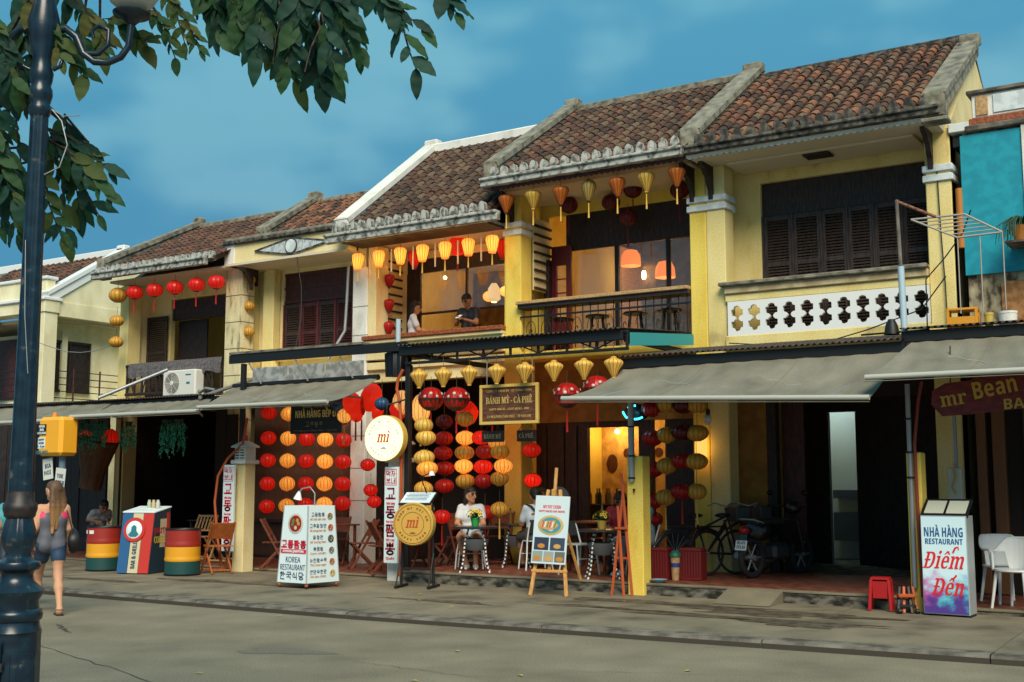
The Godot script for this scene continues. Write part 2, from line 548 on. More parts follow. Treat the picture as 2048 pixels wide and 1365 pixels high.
func pillar(h: Node3D, x0: float, x1: float, y0: float, y1: float, m: Material, z1 := 0.0, d := 0.36) -> void:
	wpart(h, "pillar", Mb.new().span(x0, x1, y0, y1, z1 - d, z1, 0.012), m)

func capital(h: Node3D, x0: float, x1: float, y: float, m: Material, z1 := 0.0, d := 0.36) -> void:
	for k in 2:
		wpart(h, "capital_band", Mb.new().span(x0 - 0.035, x1 + 0.035, y - 0.1 - k * 0.14, y - k * 0.14, z1 - d - 0.035, z1 + 0.035, 0.01), m)

func holed_wall(h: Node3D, x0: float, x1: float, y0: float, y1: float, z: float, ox0: float, ox1: float, oy0: float, oy1: float, m: Material, called := "wall") -> void:
	var b := Mb.new()
	if ox0 > x0: b.span(x0, ox0, y0, y1, z - 0.12, z)
	if x1 > ox1: b.span(ox1, x1, y0, y1, z - 0.12, z)
	if y1 > oy1: b.span(ox0, ox1, oy1, y1, z - 0.12, z)
	if oy0 > y0: b.span(ox0, ox1, y0, oy0, z - 0.12, z)
	wpart(h, called, b, m)

func shutter(h: Node3D, x0: float, x1: float, y0: float, y1: float, z: float, m: Material, mid := 0.4) -> void:
	var b := Mb.new()
	var s := 0.06
	b.span(x0, x0 + s, y0, y1, z - 0.04, z, 0.004)
	b.span(x1 - s, x1, y0, y1, z - 0.04, z, 0.004)
	var ym := lerpf(y0, y1, mid)
	for r in [[y0, y0 + 0.1], [ym - 0.04, ym + 0.04], [y1 - 0.08, y1]]:
		b.span(x0 + s, x1 - s, r[0], r[1], z - 0.038, z - 0.003, 0.004)
	var o := wpart(h, "shutter", b, m)
	var l := Mb.new()
	for r in [[y0 + 0.1, ym - 0.04], [ym + 0.04, y1 - 0.08]]:
		var k := int((r[1] - r[0]) / 0.045)
		for i in k:
			l.box(Vector3((x0 + x1) / 2, lerpf(r[0], r[1], (i + 0.5) / k), z - 0.02), Vector3(x1 - x0 - 2 * s, 0.04, 0.008), 0.0, Basis(Vector3.RIGHT, -0.6))
	part(o, "louvres", l, m, Vector3.ZERO, Basis(), "stuff")

func corrugated(p: Node3D, called: String, x0: float, x1: float, a: Vector2, c: Vector2, m: Material, pitch := 0.08, amp := 0.014) -> void:   # a, c: (z, y) of the two edges
	var b := Mb.new()
	var cnt := int((x1 - x0) / pitch) * 6
	var d := (c - a).normalized()
	var nn := Vector3(0, absf(d.x), -d.y * signf(d.x))
	for side in [0.0, -0.004]:
		for k in cnt:
			var q := []
			for e in [k, k + 1]:
				var xx: float = x0 + (x1 - x0) * e / cnt
				var off: Vector3 = nn * (amp * sin(TAU * e / 6.0) + side)
				q.append(Vector3(xx, a.y, a.x) + off); q.append(Vector3(xx, c.y, c.x) + off)
			b.face(q[0], q[2], q[3], q[1])
	wpart(p, called, b, m)

func bracket(h: Node3D, x: float, y: float, z: float, m: Material, s := 1.0) -> void:   # a carved timber bracket below the eave
	var p := PackedVector2Array([Vector2(0, 0), Vector2(0.5, 0), Vector2(0.48, -0.09), Vector2(0.36, -0.12), Vector2(0.3, -0.2), Vector2(0.2, -0.24), Vector2(0.15, -0.36), Vector2(0.08, -0.44), Vector2(0.06, -0.6), Vector2(0, -0.62)])
	for i in p.size(): p[i] = Vector2(z, y) + p[i] * s
	wpart(h, "eave_bracket", Mb.new().prism(p, x - 0.035, x + 0.035, zy()), m)

func glass() -> StandardMaterial3D:
	if not mats.has("pane"):
		var m := mt("pane", Color.WHITE, 0.02)
		m.albedo_color = Color(0.9, 0.95, 0.95, 0.06)
		m.transparency = BaseMaterial3D.TRANSPARENCY_ALPHA
	return mats["pane"]

func lamp_in(p: Node3D, at: Vector3, c: Color, e: float, size := 0.05) -> void:
	var l := OmniLight3D.new()
	l.name = "glow"
	l.light_color = c.linear_to_srgb()
	l.light_energy = e
	l.light_size = size
	l.omni_range = 12.0
	l.omni_attenuation = 2.0
	l.shadow_enabled = true
	l.position = at
	p.add_child(l, true)

# ---------------------------------------------------------------- lanterns
func lantern_profile(kind: String) -> Array:   # radius (1 = half the width), height (-0.5 .. 0.5)
	match kind:
		"round":
			var f := []
			for i in 11:
				var a := -1.25 + 2.5 * i / 10.0
				f.append(Vector2(cos(a), 0.5 * sin(a) / sin(1.25)))
			return f
		"ball":
			var f := []
			for i in 11:
				var a := -1.4 + 2.8 * i / 10.0
				f.append(Vector2(cos(a), 0.5 * sin(a) / sin(1.4)))
			return f
		"diamond":
			return [Vector2(0.2, -0.5), Vector2(0.3, -0.4), Vector2(0.62, -0.1), Vector2(0.92, 0.12), Vector2(1.0, 0.2), Vector2(0.97, 0.27), Vector2(0.75, 0.36), Vector2(0.38, 0.43), Vector2(0.26, 0.5)]
		"drop":
			return [Vector2(0.2, -0.5), Vector2(0.28, -0.42), Vector2(0.55, -0.16), Vector2(0.85, 0.1), Vector2(1.0, 0.28), Vector2(0.97, 0.37), Vector2(0.8, 0.45), Vector2(0.4, 0.49), Vector2(0.2, 0.5)]
		"slim":
			return [Vector2(0.22, -0.5), Vector2(0.5, -0.3), Vector2(0.85, -0.02), Vector2(1.0, 0.18), Vector2(0.88, 0.34), Vector2(0.5, 0.46), Vector2(0.2, 0.5)]
		"heart":
			return [Vector2(0.05, -0.5), Vector2(0.4, -0.3), Vector2(0.8, 0.0), Vector2(1.0, 0.25), Vector2(0.85, 0.42), Vector2(0.4, 0.5), Vector2(0.15, 0.5)]
	return [Vector2(0.52, -0.5), Vector2(0.62, -0.45), Vector2(0.82, -0.1), Vector2(0.98, 0.22), Vector2(1.0, 0.33), Vector2(0.9, 0.43), Vector2(0.7, 0.5)]   # tub

const SILK := {"red": Color(0.42, 0.008, 0.006), "gold": Color(0.66, 0.36, 0.045), "yellow": Color(0.76, 0.5, 0.09), "orange": Color(0.6, 0.16, 0.02), "wine": Color(0.11, 0.006, 0.012), "cream": Color(0.75, 0.62, 0.36), "blue": Color(0.02, 0.09, 0.22), "olive": Color(0.45, 0.33, 0.08)}

func silk(hue: String, lit: float) -> StandardMaterial3D:
	var key := "silk_%s_%.2f" % [hue, lit]
	if not mats.has(key):
		var c: Color = SILK[hue]
		var m := mt(key, c, 0.38)
		m.rim_enabled = true
		m.rim = 0.4
		m.rim_tint = 0.8
		m.backlight_enabled = true
		m.backlight = Color(c.r, c.g, c.b) / maxf(c.r, maxf(c.g, c.b)) * 0.6
		if lit > 0.0:
			m.emission_enabled = true
			m.emission = (Color(1.0, 0.03, 0.006) if hue == "red" else Color(1.0, 0.55, 0.1) if hue in ["gold", "olive"] else Color(1.0, 0.12, 0.01) if hue == "orange" else Color(1.0, 0.5, 0.1)).linear_to_srgb()
			m.emission_energy_multiplier = lit * 0.3
	return mats[key]

func lantern(kind: String, hue: String, lit: float, at: Vector3, w: float, ht: float, cord: float, tail: float, label: String, group: String) -> Node3D:
	var o := thing("silk_lantern", label, "lantern", at, rng.randf() * TAU, group)
	var key := "lantern_%s_%.3f_%.3f" % [kind, w, ht]
	if not meshes.has(key):
		var f := []
		for p in lantern_profile(kind): f.append(Vector2(p.x * w * 0.5, p.y * ht))
		meshes[key] = Mb.new().lathe(f, 56, Transform3D(), 14, 0.07).mesh()
	var sh := part(o, "shade", meshes[key], silk(hue, lit))
	sh.rotation = Vector3(rng.randf_range(-0.05, 0.05), 0, rng.randf_range(-0.05, 0.05))
	if not meshes.has(key + "r"):   # the bamboo ribs under the silk
		var rb := Mb.new()
		for k in 14:
			var a := TAU * (k + 0.5) / 14
			var p := []
			for q in lantern_profile(kind): p.append(Vector3(cos(a) * q.x * w * 0.5, q.y * ht, sin(a) * q.x * w * 0.5))
			rb.tube(p, 0.0042, 0.0042, 4, false)
		meshes[key + "r"] = rb.mesh()
	part(sh, "ribs", meshes[key + "r"], mt("rib_" + hue, SILK[hue] * Color(0.45, 0.32, 0.25), 0.6), Vector3.ZERO, Basis(), "stuff")
	var r0: float = lantern_profile(kind)[0].x * w * 0.5
	var r1: float = lantern_profile(kind)[-1].x * w * 0.5
	var dark := mt("lantern_wood", Color(0.03, 0.015, 0.01), 0.5)
	part(o, "cap", Mb.new().lathe([Vector2(r1 + 0.004, -0.006), Vector2(r1 + 0.004, 0.008), Vector2(0, 0.01)], 12), silk(hue, 0.0) if hue in ["gold", "yellow"] else dark, Vector3(0, ht * 0.5, 0))
	part(o, "base_ring", Mb.new().lathe([Vector2(0, -0.012), Vector2(r0 + 0.004, -0.01), Vector2(r0 + 0.004, 0.006)], 12), silk(hue, 0.0) if hue in ["gold", "yellow"] else dark, Vector3(0, -ht * 0.5, 0))
	if cord > 0.0:
		part(o, "cord", shared("cord%.2f" % cord, Mb.new().tube([Vector3.ZERO, Vector3(0, cord, 0)], 0.004, 0.004, 5)), mt("cord", Color(0.1, 0.07, 0.03), 0.8), Vector3(0, ht * 0.5, 0))
	if tail > 0.0:
		var b := Mb.new().lathe([Vector2(0.0, 0.03), Vector2(0.014, 0.02), Vector2(0.012, 0.0), Vector2(0.01, -0.02), Vector2(0.017, -tail), Vector2(0, -tail)], 8)
		b.tube([Vector3(0, 0.06, 0), Vector3.ZERO], 0.003, 0.003, 4)
		part(o, "tassel", shared("tassel%.2f" % tail, b), silk("yellow" if hue in ["orange", "yellow", "gold", "cream", "olive"] else "red" if hue == "red" else hue, 0.0), Vector3(0, -ht * 0.5 - 0.06, 0))
	if lit > 0.15:
		lamp_in(o, Vector3.ZERO, Color(1, 0.25, 0.05) if hue == "red" else Color(1, 0.62, 0.2), 0.022 * lit, 0.04)
	return o

const ORD := ["first", "second", "third", "fourth", "fifth", "sixth", "seventh", "eighth", "ninth"]

func _ready() -> void:
	rng.seed = 4711
	var cam := Camera3D.new()
	cam.name = "camera"
	cam.position = Vector3(8, 1.65, 17)
	cam.rotation_degrees = Vector3(6.83, 32.7, 0)
	cam.fov = 32.38
	cam.far = 900.0
	cam.near = 0.1
	add_child(cam)
	var env := Environment.new()
	env.background_mode = Environment.BG_SKY
	env.sky = Sky.new()
	env.sky.sky_material = evening_sky()
	env.tonemap_mode = Environment.TONE_MAPPER_LINEAR
	env.tonemap_exposure = EXPOSURE
	env.sdfgi_enabled = true
	env.ssao_enabled = true
	env.ssil_enabled = true
	var we := WorldEnvironment.new()
	we.name = "environment"
	we.environment = env
	add_child(we)
	var sun := DirectionalLight3D.new()
	sun.name = "overcast_sun"
	sun.light_color = Color(1.0, 0.95, 0.86)
	sun.light_energy = SUN
	sun.light_angular_distance = 34.0
	sun.shadow_enabled = true
	add_child(sun)
	sun.look_at_from_position(Vector3(8.0, 11.8, 10.2), Vector3.ZERO)
	palette()
	ground()
	for f in [house_far_white, house_one, house_two, house_three, house_four, house_five, house_six, canopies, lanterns_high, lanterns_low, signs, furniture, vehicles, clutter, people, street_lamp, tree]:
		f.call()

const EXPOSURE := 2.8
const SUN := 0.5

func evening_sky() -> PanoramaSkyMaterial:
	var im := Image.create(1024, 512, false, Image.FORMAT_RGBF)
	var f := FastNoiseLite.new()
	f.seed = 5
	f.frequency = 2.6
	f.fractal_octaves = 6
	var g := FastNoiseLite.new()
	g.seed = 9
	g.frequency = 7.0
	g.fractal_octaves = 5
	for y in 512:
		var el := PI / 2 - PI * (y + 0.5) / 512
		for x in 1024:
			var az := TAU * (x + 0.5) / 1024
			var d := Vector3(cos(el) * sin(az), sin(el), cos(el) * cos(az))
			var p := Vector3(d.x, d.y * 1.7, d.z)
			var n := f.get_noise_3dv(p) * 1.4 + 0.5
			var m := g.get_noise_3dv(p * Vector3(1, 1.6, 1)) * 1.4
			var up := clampf(el / 0.4, 0.0, 1.0)
			var t := clampf(n * 0.7 + m * 0.4 - 0.04 + 0.26 * up * up, 0.0, 1.0)
			var deep := Vector3(0.07, 0.25, 0.43).lerp(Vector3(0.09, 0.345, 0.52), up)
			var pale := Vector3(0.15, 0.36, 0.5).lerp(Vector3(0.18, 0.47, 0.6), up)
			var c := deep.lerp(pale, smoothstep(0.25, 0.85, t))
			c = c.lerp(Vector3(0.26, 0.4, 0.52), 0.75 * (1.0 - smoothstep(0.03, 0.27, absf(el))) * smoothstep(0.15, 0.6, t))
			c /= EXPOSURE
			im.set_pixel(x, y, Color(c.x, c.y, c.z))
	var s := PanoramaSkyMaterial.new()
	s.panorama = ImageTexture.create_from_image(im)
	return s

var M := {}
func palette() -> void:
	M.yellow = worn("yellow_wall", [[0.06, Color(0.56, 0.39, 0.07)], [0.22, Color(0.76, 0.54, 0.08)], [0.45, Color(0.83, 0.62, 0.11)], [0.8, Color(0.86, 0.67, 0.14)]], 0.85, Vector3(0.4, 0.2, 0.4), 0.06, 0.008, 3)
	M.pale = worn("pale_yellow_wall", [[0.06, Color(0.5, 0.39, 0.15)], [0.22, Color(0.73, 0.58, 0.22)], [0.5, Color(0.79, 0.65, 0.26)], [0.8, Color(0.82, 0.69, 0.31)]], 0.85, Vector3(0.4, 0.2, 0.4), 0.06, 0.008, 4)
	M.cream = worn("cream_wall", [[0.1, Color(0.7, 0.56, 0.26)], [0.5, Color(0.8, 0.66, 0.33)], [0.8, Color(0.84, 0.72, 0.4)]], 0.85, Vector3(0.4, 0.2, 0.4), 0.05, 0.008, 5)
	M.ivory = worn("ivory_wall", [[0.2, Color(0.72, 0.66, 0.42)], [0.6, Color(0.85, 0.79, 0.52)], [0.8, Color(0.88, 0.83, 0.6)]], 0.85, Vector3(0.4, 0.2, 0.4), 0.05, 0.008, 6)
	M.stained = worn("stained_pilaster", [[0.15, Color(0.28, 0.24, 0.14)], [0.35, Color(0.6, 0.52, 0.29)], [0.65, Color(0.72, 0.64, 0.38)], [0.9, Color(0.78, 0.72, 0.5)]], 0.9, Vector3(0.7, 0.2, 0.7), 0.1, 0.012, 7)
	M.whitewash = worn("whitewash", [[0.1, Color(0.6, 0.59, 0.52)], [0.4, Color(0.78, 0.77, 0.7)], [0.9, Color(0.84, 0.83, 0.78)]], 0.85, Vector3(0.5, 0.25, 0.5), 0.05, 0.008, 8)
	M.band = worn("blue_white_band", [[0.3, Color(0.5, 0.56, 0.58)], [0.6, Color(0.66, 0.72, 0.74)]], 0.8, Vector3.ONE * 0.7, 0.1, 0.01, 9)
	M.mould = worn("mouldy_concrete", [[0.12, Color(0.07, 0.066, 0.05)], [0.35, Color(0.17, 0.16, 0.12)], [0.6, Color(0.26, 0.245, 0.185)], [0.85, Color(0.36, 0.335, 0.255)]], 0.95, Vector3.ONE * 0.6, 0.15, 0.012, 10)
	M.lichen = worn("lichen_mortar", [[0.2, Color(0.09, 0.09, 0.08)], [0.4, Color(0.32, 0.33, 0.3)], [0.6, Color(0.5, 0.51, 0.47)]], 0.95, Vector3.ONE * 0.8, 0.12, 0.014, 11)
	M.soot = worn("sooty_mortar", [[0.25, Color(0.025, 0.024, 0.022)], [0.5, Color(0.075, 0.07, 0.06)], [0.75, Color(0.17, 0.16, 0.13)]], 0.95, Vector3.ONE * 0.8, 0.12, 0.014, 12)
	M.darkwood = worn("dark_wood", [[0.3, Color(0.012, 0.007, 0.006)], [0.7, Color(0.035, 0.02, 0.017)]], 0.6, Vector3(3, 0.6, 3), 0.15, 0.012, 13)
	M.redwood = worn("red_wood", [[0.3, Color(0.035, 0.009, 0.008)], [0.7, Color(0.085, 0.018, 0.016)]], 0.55, Vector3(3, 0.6, 3), 0.15, 0.012, 14)
	M.shutter = worn("shutter_wood", [[0.3, Color(0.022, 0.013, 0.011)], [0.7, Color(0.05, 0.03, 0.025)]], 0.6, Vector3(3, 0.6, 3), 0.15, 0.012, 15)
	M.steel = mt("black_steel", Color(0.012, 0.013, 0.014), 0.5, 0.3)
	M.grey_pipe = mt("galvanised", Color(0.3, 0.32, 0.33), 0.45, 0.5)
	M.fabric = worn("awning_cloth", [[0.12, Color(0.13, 0.12, 0.088)], [0.4, Color(0.19, 0.176, 0.13)], [0.6, Color(0.215, 0.2, 0.15)], [0.85, Color(0.26, 0.245, 0.19)]], 0.9, Vector3(0.3, 0.3, 0.3), 0.03, 0.008, 16)
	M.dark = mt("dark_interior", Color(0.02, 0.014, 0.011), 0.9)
	M.orange_wood = worn("oiled_wood", [[0.3, Color(0.2, 0.05, 0.015)], [0.7, Color(0.36, 0.1, 0.03)]], 0.5, Vector3(2, 2, 2), 0.1, 0.014, 17)
	M.tan_wood = worn("tan_wood", [[0.3, Color(0.38, 0.22, 0.09)], [0.7, Color(0.52, 0.33, 0.15)]], 0.6, Vector3(2, 2, 2), 0.1, 0.014, 18)
	M.pine = worn("pine_wood", [[0.3, Color(0.5, 0.24, 0.06)], [0.7, Color(0.65, 0.36, 0.11)]], 0.5, Vector3(3, 1, 3), 0.1, 0.014, 19)
	M.white = mt("white_paint", Color(0.75, 0.77, 0.76), 0.45)
	M.tones = []
	var t := [[Color(0.05, 0.026, 0.018), Color(0.13, 0.06, 0.036)], [Color(0.09, 0.042, 0.025), Color(0.2, 0.087, 0.05)], [Color(0.028, 0.019, 0.015), Color(0.085, 0.05, 0.035)], [Color(0.15, 0.064, 0.033), Color(0.32, 0.138, 0.068)], [Color(0.075, 0.048, 0.03), Color(0.2, 0.13, 0.078)], [Color(0.05, 0.03, 0.02), Color(0.125, 0.078, 0.05)]]
	for k in 6:
		M.tones.append(worn("clay%d" % k, [[0.25, t[k][0]], [0.6, t[k][1]], [0.8, t[k][1] * 1.2], [0.9, Color(0.36, 0.32, 0.25)]], 0.9, Vector3.ONE * (1.6 + 0.2 * k), 0.2, 0.022, 20 + k))
	M.road = worn("road_concrete", [[0.05, Color(0.175, 0.15, 0.1)], [0.35, Color(0.214, 0.184, 0.122)], [0.6, Color(0.232, 0.2, 0.133)], [0.9, Color(0.27, 0.232, 0.155)]], 0.9, Vector3.ONE * 0.16, 0.06, 0.01, 31)
	M.pave = worn("pavement_concrete", [[0.08, Color(0.1, 0.086, 0.058)], [0.36, Color(0.175, 0.15, 0.1)], [0.6, Color(0.21, 0.181, 0.12)], [0.85, Color(0.245, 0.21, 0.14)]], 0.85, Vector3.ONE * 0.2, 0.08, 0.01, 32)
	M.kerb = worn("kerb_stone", [[0.2, Color(0.07, 0.06, 0.05)], [0.5, Color(0.17, 0.15, 0.12)], [0.8, Color(0.22, 0.2, 0.16)]], 0.9, Vector3.ONE * 0.5, 0.1, 0.012, 33)
	M.grime = worn("grimy_step", [[0.25, Color(0.015, 0.015, 0.012)], [0.45, Color(0.07, 0.065, 0.05)], [0.7, Color(0.18, 0.165, 0.13)]], 0.95, Vector3(0.6, 1.2, 0.6), 0.15, 0.012, 34)
	M.redtile = worn("red_floor", [[0.3, Color(0.13, 0.035, 0.02)], [0.6, Color(0.22, 0.07, 0.04)], [0.8, Color(0.26, 0.1, 0.06)]], 0.55, Vector3.ONE * 0.8, 0.1, 0.012, 35)

	for g in [[M.road, 0.9, 0.6], [M.pave, 1.1, 0.55], [M.yellow, 0.7, 0.8], [M.pale, 0.7, 0.8], [M.cream, 0.7, 0.82], [M.ivory, 0.7, 0.82], [M.mould, 1.5, 0.5], [M.lichen, 2.0, 0.5], [M.soot, 2.0, 0.5], [M.fabric, 0.6, 0.85], [M.kerb, 1.5, 0.5], [M.grime, 1.5, 0.5], [M.whitewash, 0.8, 0.75], [M.stained, 0.8, 0.7]]:
		grit(g[0], g[1], g[2])
	for k in M.tones.size(): grit(M.tones[k], 3.0, 0.4, 0.05)

func ground() -> void:
	structure("ground", Mb.new().span(-220, 200, -0.3, -0.06, -260, 120), worn("earth", [[0.3, Color(0.1, 0.09, 0.06)], [0.7, Color(0.2, 0.18, 0.13)]], 0.95, Vector3.ONE * 0.05))
	var kl := [Vector2(-60, 5.86), Vector2(-1.3, 5.88), Vector2(2.8, 5.63), Vector2(6.2, 5.4), Vector2(30, 3.8)]
	structure("road", Mb.new().span(-60, 40, -0.1, 0.0, 3.0, 60), M.road)
	var crack := mt("crack_dirt", Color(0.05, 0.045, 0.035), 0.95)
	var road: Node3D = get_node("road")
	for c in [[Vector2(-3.6, 9.0), Vector2(2.75, 11.05), 0.018], [Vector2(-4.0, 8.1), Vector2(-3.2, 8.55), 0.05], [Vector2(0.6, 8.4), Vector2(2.4, 8.6), 0.01], [Vector2(2.6, 7.9), Vector2(4.2, 7.2), 0.008], [Vector2(3.2, 9.8), Vector2(4.4, 9.2), 0.008]]:
		var b := Mb.new()
		var d: Vector2 = (c[1] - c[0])
		var o := Vector2(-d.y, d.x).normalized()
		var prev := []
		var cnt := 28
		for k in cnt + 1:
			var p: Vector2 = c[0] + d * k / cnt + o * rng.randf_range(-0.03, 0.03)
			var w: float = c[2] * rng.randf_range(0.4, 1.0) * sin(PI * clampf(k / float(cnt), 0.04, 0.96)) ** 0.5
			var cur := [Vector3(p.x + o.x * w / 2, 0.004, p.y + o.y * w / 2), Vector3(p.x - o.x * w / 2, 0.004, p.y - o.y * w / 2)]
			if prev: b.quad(prev[0], prev[1], cur[1], cur[0], Vector3.UP)
			prev = cur
		part(road, "crack", b, crack)
	# a worn patch of coarser, darker asphalt
	var pb := Mb.new()
	var pc := Vector3(-0.25, 0.003, 8.3)
	var ring := []
	for k in 25:
		var a := TAU * k / 24
		var rr := 1.0 + 0.25 * sin(a * 3.0 + 1.0) + 0.12 * sin(a * 7.0)
		ring.append(pc + Basis(Vector3.UP, 0.35) * Vector3(cos(a) * 0.46 * rr, 0, sin(a) * 0.2 * rr))
	for k in 24: pb.tri(pc, ring[k], ring[k + 1], Vector3.UP, Vector3.UP, Vector3.UP)
	part(road, "worn_patch", pb, worn("patch", [[0.3, Color(0.12, 0.11, 0.085)], [0.7, Color(0.19, 0.17, 0.125)]], 0.95, Vector3.ONE * 1.5, 0.6, 0.05))
	var kz := func(x: float) -> float:
		for k in kl.size() - 1:
			if x <= kl[k + 1].x: return lerpf(kl[k].y, kl[k + 1].y, (x - kl[k].x) / (kl[k + 1].x - kl[k].x))
		return kl[-1].y
	var base := Mb.new().span(-60, 40, -0.05, 0.02, -0.7, 3.6)
	var pv := structure("pavement", base, M.pave)
	var xx := -24.0
	while xx < 14.0:
		var w := 2.35 + rng.randf_range(-0.3, 0.5)
		var a := Vector3(xx + 0.006, 0, kz.call(xx))
		var c := Vector3(xx + w - 0.006, 0, kz.call(xx + w))
		var dy := rng.randf_range(-0.004, 0.004)
		var ks := Mb.new()   # kerb stone with a rounded shoulder
		var back := 0.24
		var rows := [[0.0, 0.0], [0.0, 0.05], [0.02, 0.075], [0.05, 0.082], [back, 0.084]]
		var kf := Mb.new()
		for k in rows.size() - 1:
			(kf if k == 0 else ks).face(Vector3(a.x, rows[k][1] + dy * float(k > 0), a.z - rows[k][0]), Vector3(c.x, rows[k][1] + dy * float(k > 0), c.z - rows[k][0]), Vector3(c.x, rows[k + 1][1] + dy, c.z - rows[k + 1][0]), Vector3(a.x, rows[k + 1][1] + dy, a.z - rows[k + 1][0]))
		ks.face(Vector3(c.x, 0, c.z), Vector3(c.x, 0, c.z - back), Vector3(c.x, 0.084 + dy, c.z - back), Vector3(c.x, 0.06 + dy, c.z))
		part(part(pv, "kerb_stone", ks, M.kerb), "kerb_face", kf, mt("kerb_face_dark", Color(0.05, 0.042, 0.032), 0.95))  # front face in a darker colour than the top of the stone
		var z1 := 4.25
		for r in [[0, back + 0.008], [1, 0.0]]:
			var za: float = a.z - r[1] if r[0] == 0 else z1 - 0.008
			var zc: float = c.z - r[1] if r[0] == 0 else z1 - 0.008
			var zb: float = z1 if r[0] == 0 else (2.4 if xx > -3.6 else -0.6)
			var ha := 0.086 if r[0] == 0 else 0.108
			var hb := 0.108 if r[0] == 0 else 0.125
			var e := rng.randf_range(-0.003, 0.003)
			var s := Mb.new()
			var q := [Vector3(a.x, ha + e, za), Vector3(c.x, ha + e, zc), Vector3(c.x, hb + e, zb), Vector3(a.x, hb + e, zb)]
			s.face(q[0], q[1], q[2], q[3])
			for k in 4:
				var m: Vector3 = q[k]; var n: Vector3 = q[(k + 1) % 4]
				s.face(Vector3(m.x, 0.0, m.z), Vector3(n.x, 0.0, n.z), n, m)
			part(pv, "paving_slab", s, M.pave)
		xx += w
	# the raised terraces in front of the shops, with red floor tiles
	for t in [[-3.45, 4.42, 2.4, 0.285, "terrace"], [-9.4, -3.5, 1.95, 0.155, "low_terrace"], [-24.0, -9.45, 1.9, 0.15, "west_terrace"], [4.46, 12.0, 2.0, 0.15, "east_terrace"]]:
		var tr := structure(t[4], Mb.new().span(t[0], t[1], 0.0, t[3] - 0.022, -4.8, t[2], 0.02), M.grime)
		var cx := int((t[1] - t[0] - 0.04) / 0.4)
		var cnt := 0
		for i in cx:
			for j in 7:
				if cnt >= 290: break
				cnt += 1
				var b := Mb.new().box(Vector3.ZERO, Vector3((t[1] - t[0] - 0.04) / cx - 0.006, 0.02, 0.394), 0.003)
				part(tr, "floor_tile", shared("ftile_%.4f" % ((t[1] - t[0]) / cx), b), M.redtile, Vector3(t[0] + 0.02 + (i + 0.5) * (t[1] - t[0] - 0.04) / cx, t[3] - 0.011 + rng.randf() * 0.002, t[2] - 0.12 - (j + 0.5) * 0.4), Basis(Vector3.UP, PI * float(rng.randi() % 2)))
		part(tr, "nosing", Mb.new().span(t[0], t[1], t[3] - 0.03, t[3] + 0.002, t[2] - 0.11, t[2] + 0.012, 0.012), M.pave)
	# damp stains spread over the slabs
	for d in [[1.3, 3.2, 1.3, 0.16], [2.9, 3.5, 1.2, 0.3], [0.9, 4.0, 0.9, 0.12], [2.4, 4.1, 1.5, 0.14], [-1.2, 4.4, 0.8, 0.1], [-5.6, 3.9, 1.4, 0.12], [-7.9, 4.6, 1.2, 0.1], [3.6, 4.3, 0.7, 0.2]]:
		var st := Mb.new()
		var o := Vector3(d[0], 0.0, d[1])
		var h := func(p: Vector3) -> Vector3: return Vector3(p.x, 0.133 - 0.012 * (p.z - 2.4), p.z)
		var rg := []
		for k in 33:
			var a := TAU * k / 32
			var rr := 1.0 + 0.3 * sin(a * 3.0 + d[0]) + 0.2 * sin(a * 8.0 + d[1]) + 0.12 * sin(a * 13.0)
			rg.append(h.call(o + Vector3(cos(a) * d[2] * rr, 0, sin(a) * d[3] * rr)))
		for k in 32: st.tri(h.call(o), rg[k], rg[k + 1], Vector3.UP, Vector3.UP, Vector3.UP)
		part(pv, "damp_stain", st, worn("damp", [[0.3, Color(0.06, 0.048, 0.034)], [0.7, Color(0.12, 0.098, 0.066)]], 0.6, Vector3.ONE * 0.8, 0.05, 0.012, 36))
	# a loose concrete ramp against the step
	var ramp := Mb.new().prism(PackedVector2Array([Vector2(2.44, 0.12), Vector2(2.95, 0.13), Vector2(2.44, 0.28)]), 1.98, 2.72, zy())
	tag(part(self, "step_ramp", ramp, M.pave), "small concrete ramp leaning against the dirty terrace step", "ramp")
	# fallen leaves on the road
	var lf := mt("fallen_leaf", Color(0.5, 0.38, 0.05), 0.7)
	var spots := [Vector2(0.1, 9.7), Vector2(1.6, 9.5), Vector2(1.9, 9.0), Vector2(2.5, 8.3), Vector2(-2.4, 6.1), Vector2(1.2, 7.4), Vector2(-1.4, 4.6), Vector2(-0.6, 5.0), Vector2(-1.9, 3.9), Vector2(0.9, 3.3), Vector2(3.6, 7.3), Vector2(1.0, 10.3)]
	var where := ["on the road below the cafe terrace", "on the road, right of the dark patch", "on the road before the easel", "on the road nearest the kerb before the garage", "against the kerb before the pale sign box", "on the road halfway to the kerb", "on the pavement left of the easel", "on the pavement at the easel's rear leg", "on the pavement by the cafe step", "on the pavement before the yellow post", "on the road before the red stool", "on the road nearest the viewer"]
	for k in spots.size():
		var p: Vector2 = spots[k]
		var b := Mb.new()
		var q := Basis(Vector3.UP, rng.randf() * TAU)
		var pts := [Vector3(-0.05, 0.004, 0), Vector3(0, 0.012, 0.02), Vector3(0.05, 0.006, 0), Vector3(0, 0.014, -0.02)]
		b.tri(q * pts[0], q * pts[1], q * pts[3], Vector3.UP, Vector3.UP, Vector3.UP)
		b.tri(q * pts[1], q * pts[2], q * pts[3], Vector3.UP, Vector3.UP, Vector3.UP)
		tag(part(self, "fallen_leaf", b, lf, Vector3(p.x, 0.004 if p.y > 6 else 0.12, p.y)), "small yellow fallen leaf lying " + where[k], "leaf", "yellow fallen leaves")

# ---------------------------------------------------------------- the houses, from left to right
func house(called: String, label: String, x0: float, x1: float) -> Node3D:
	return thing(called, label, "house", Vector3((x0 + x1) / 2, 0, 0), 0.0, "shophouses along the street")

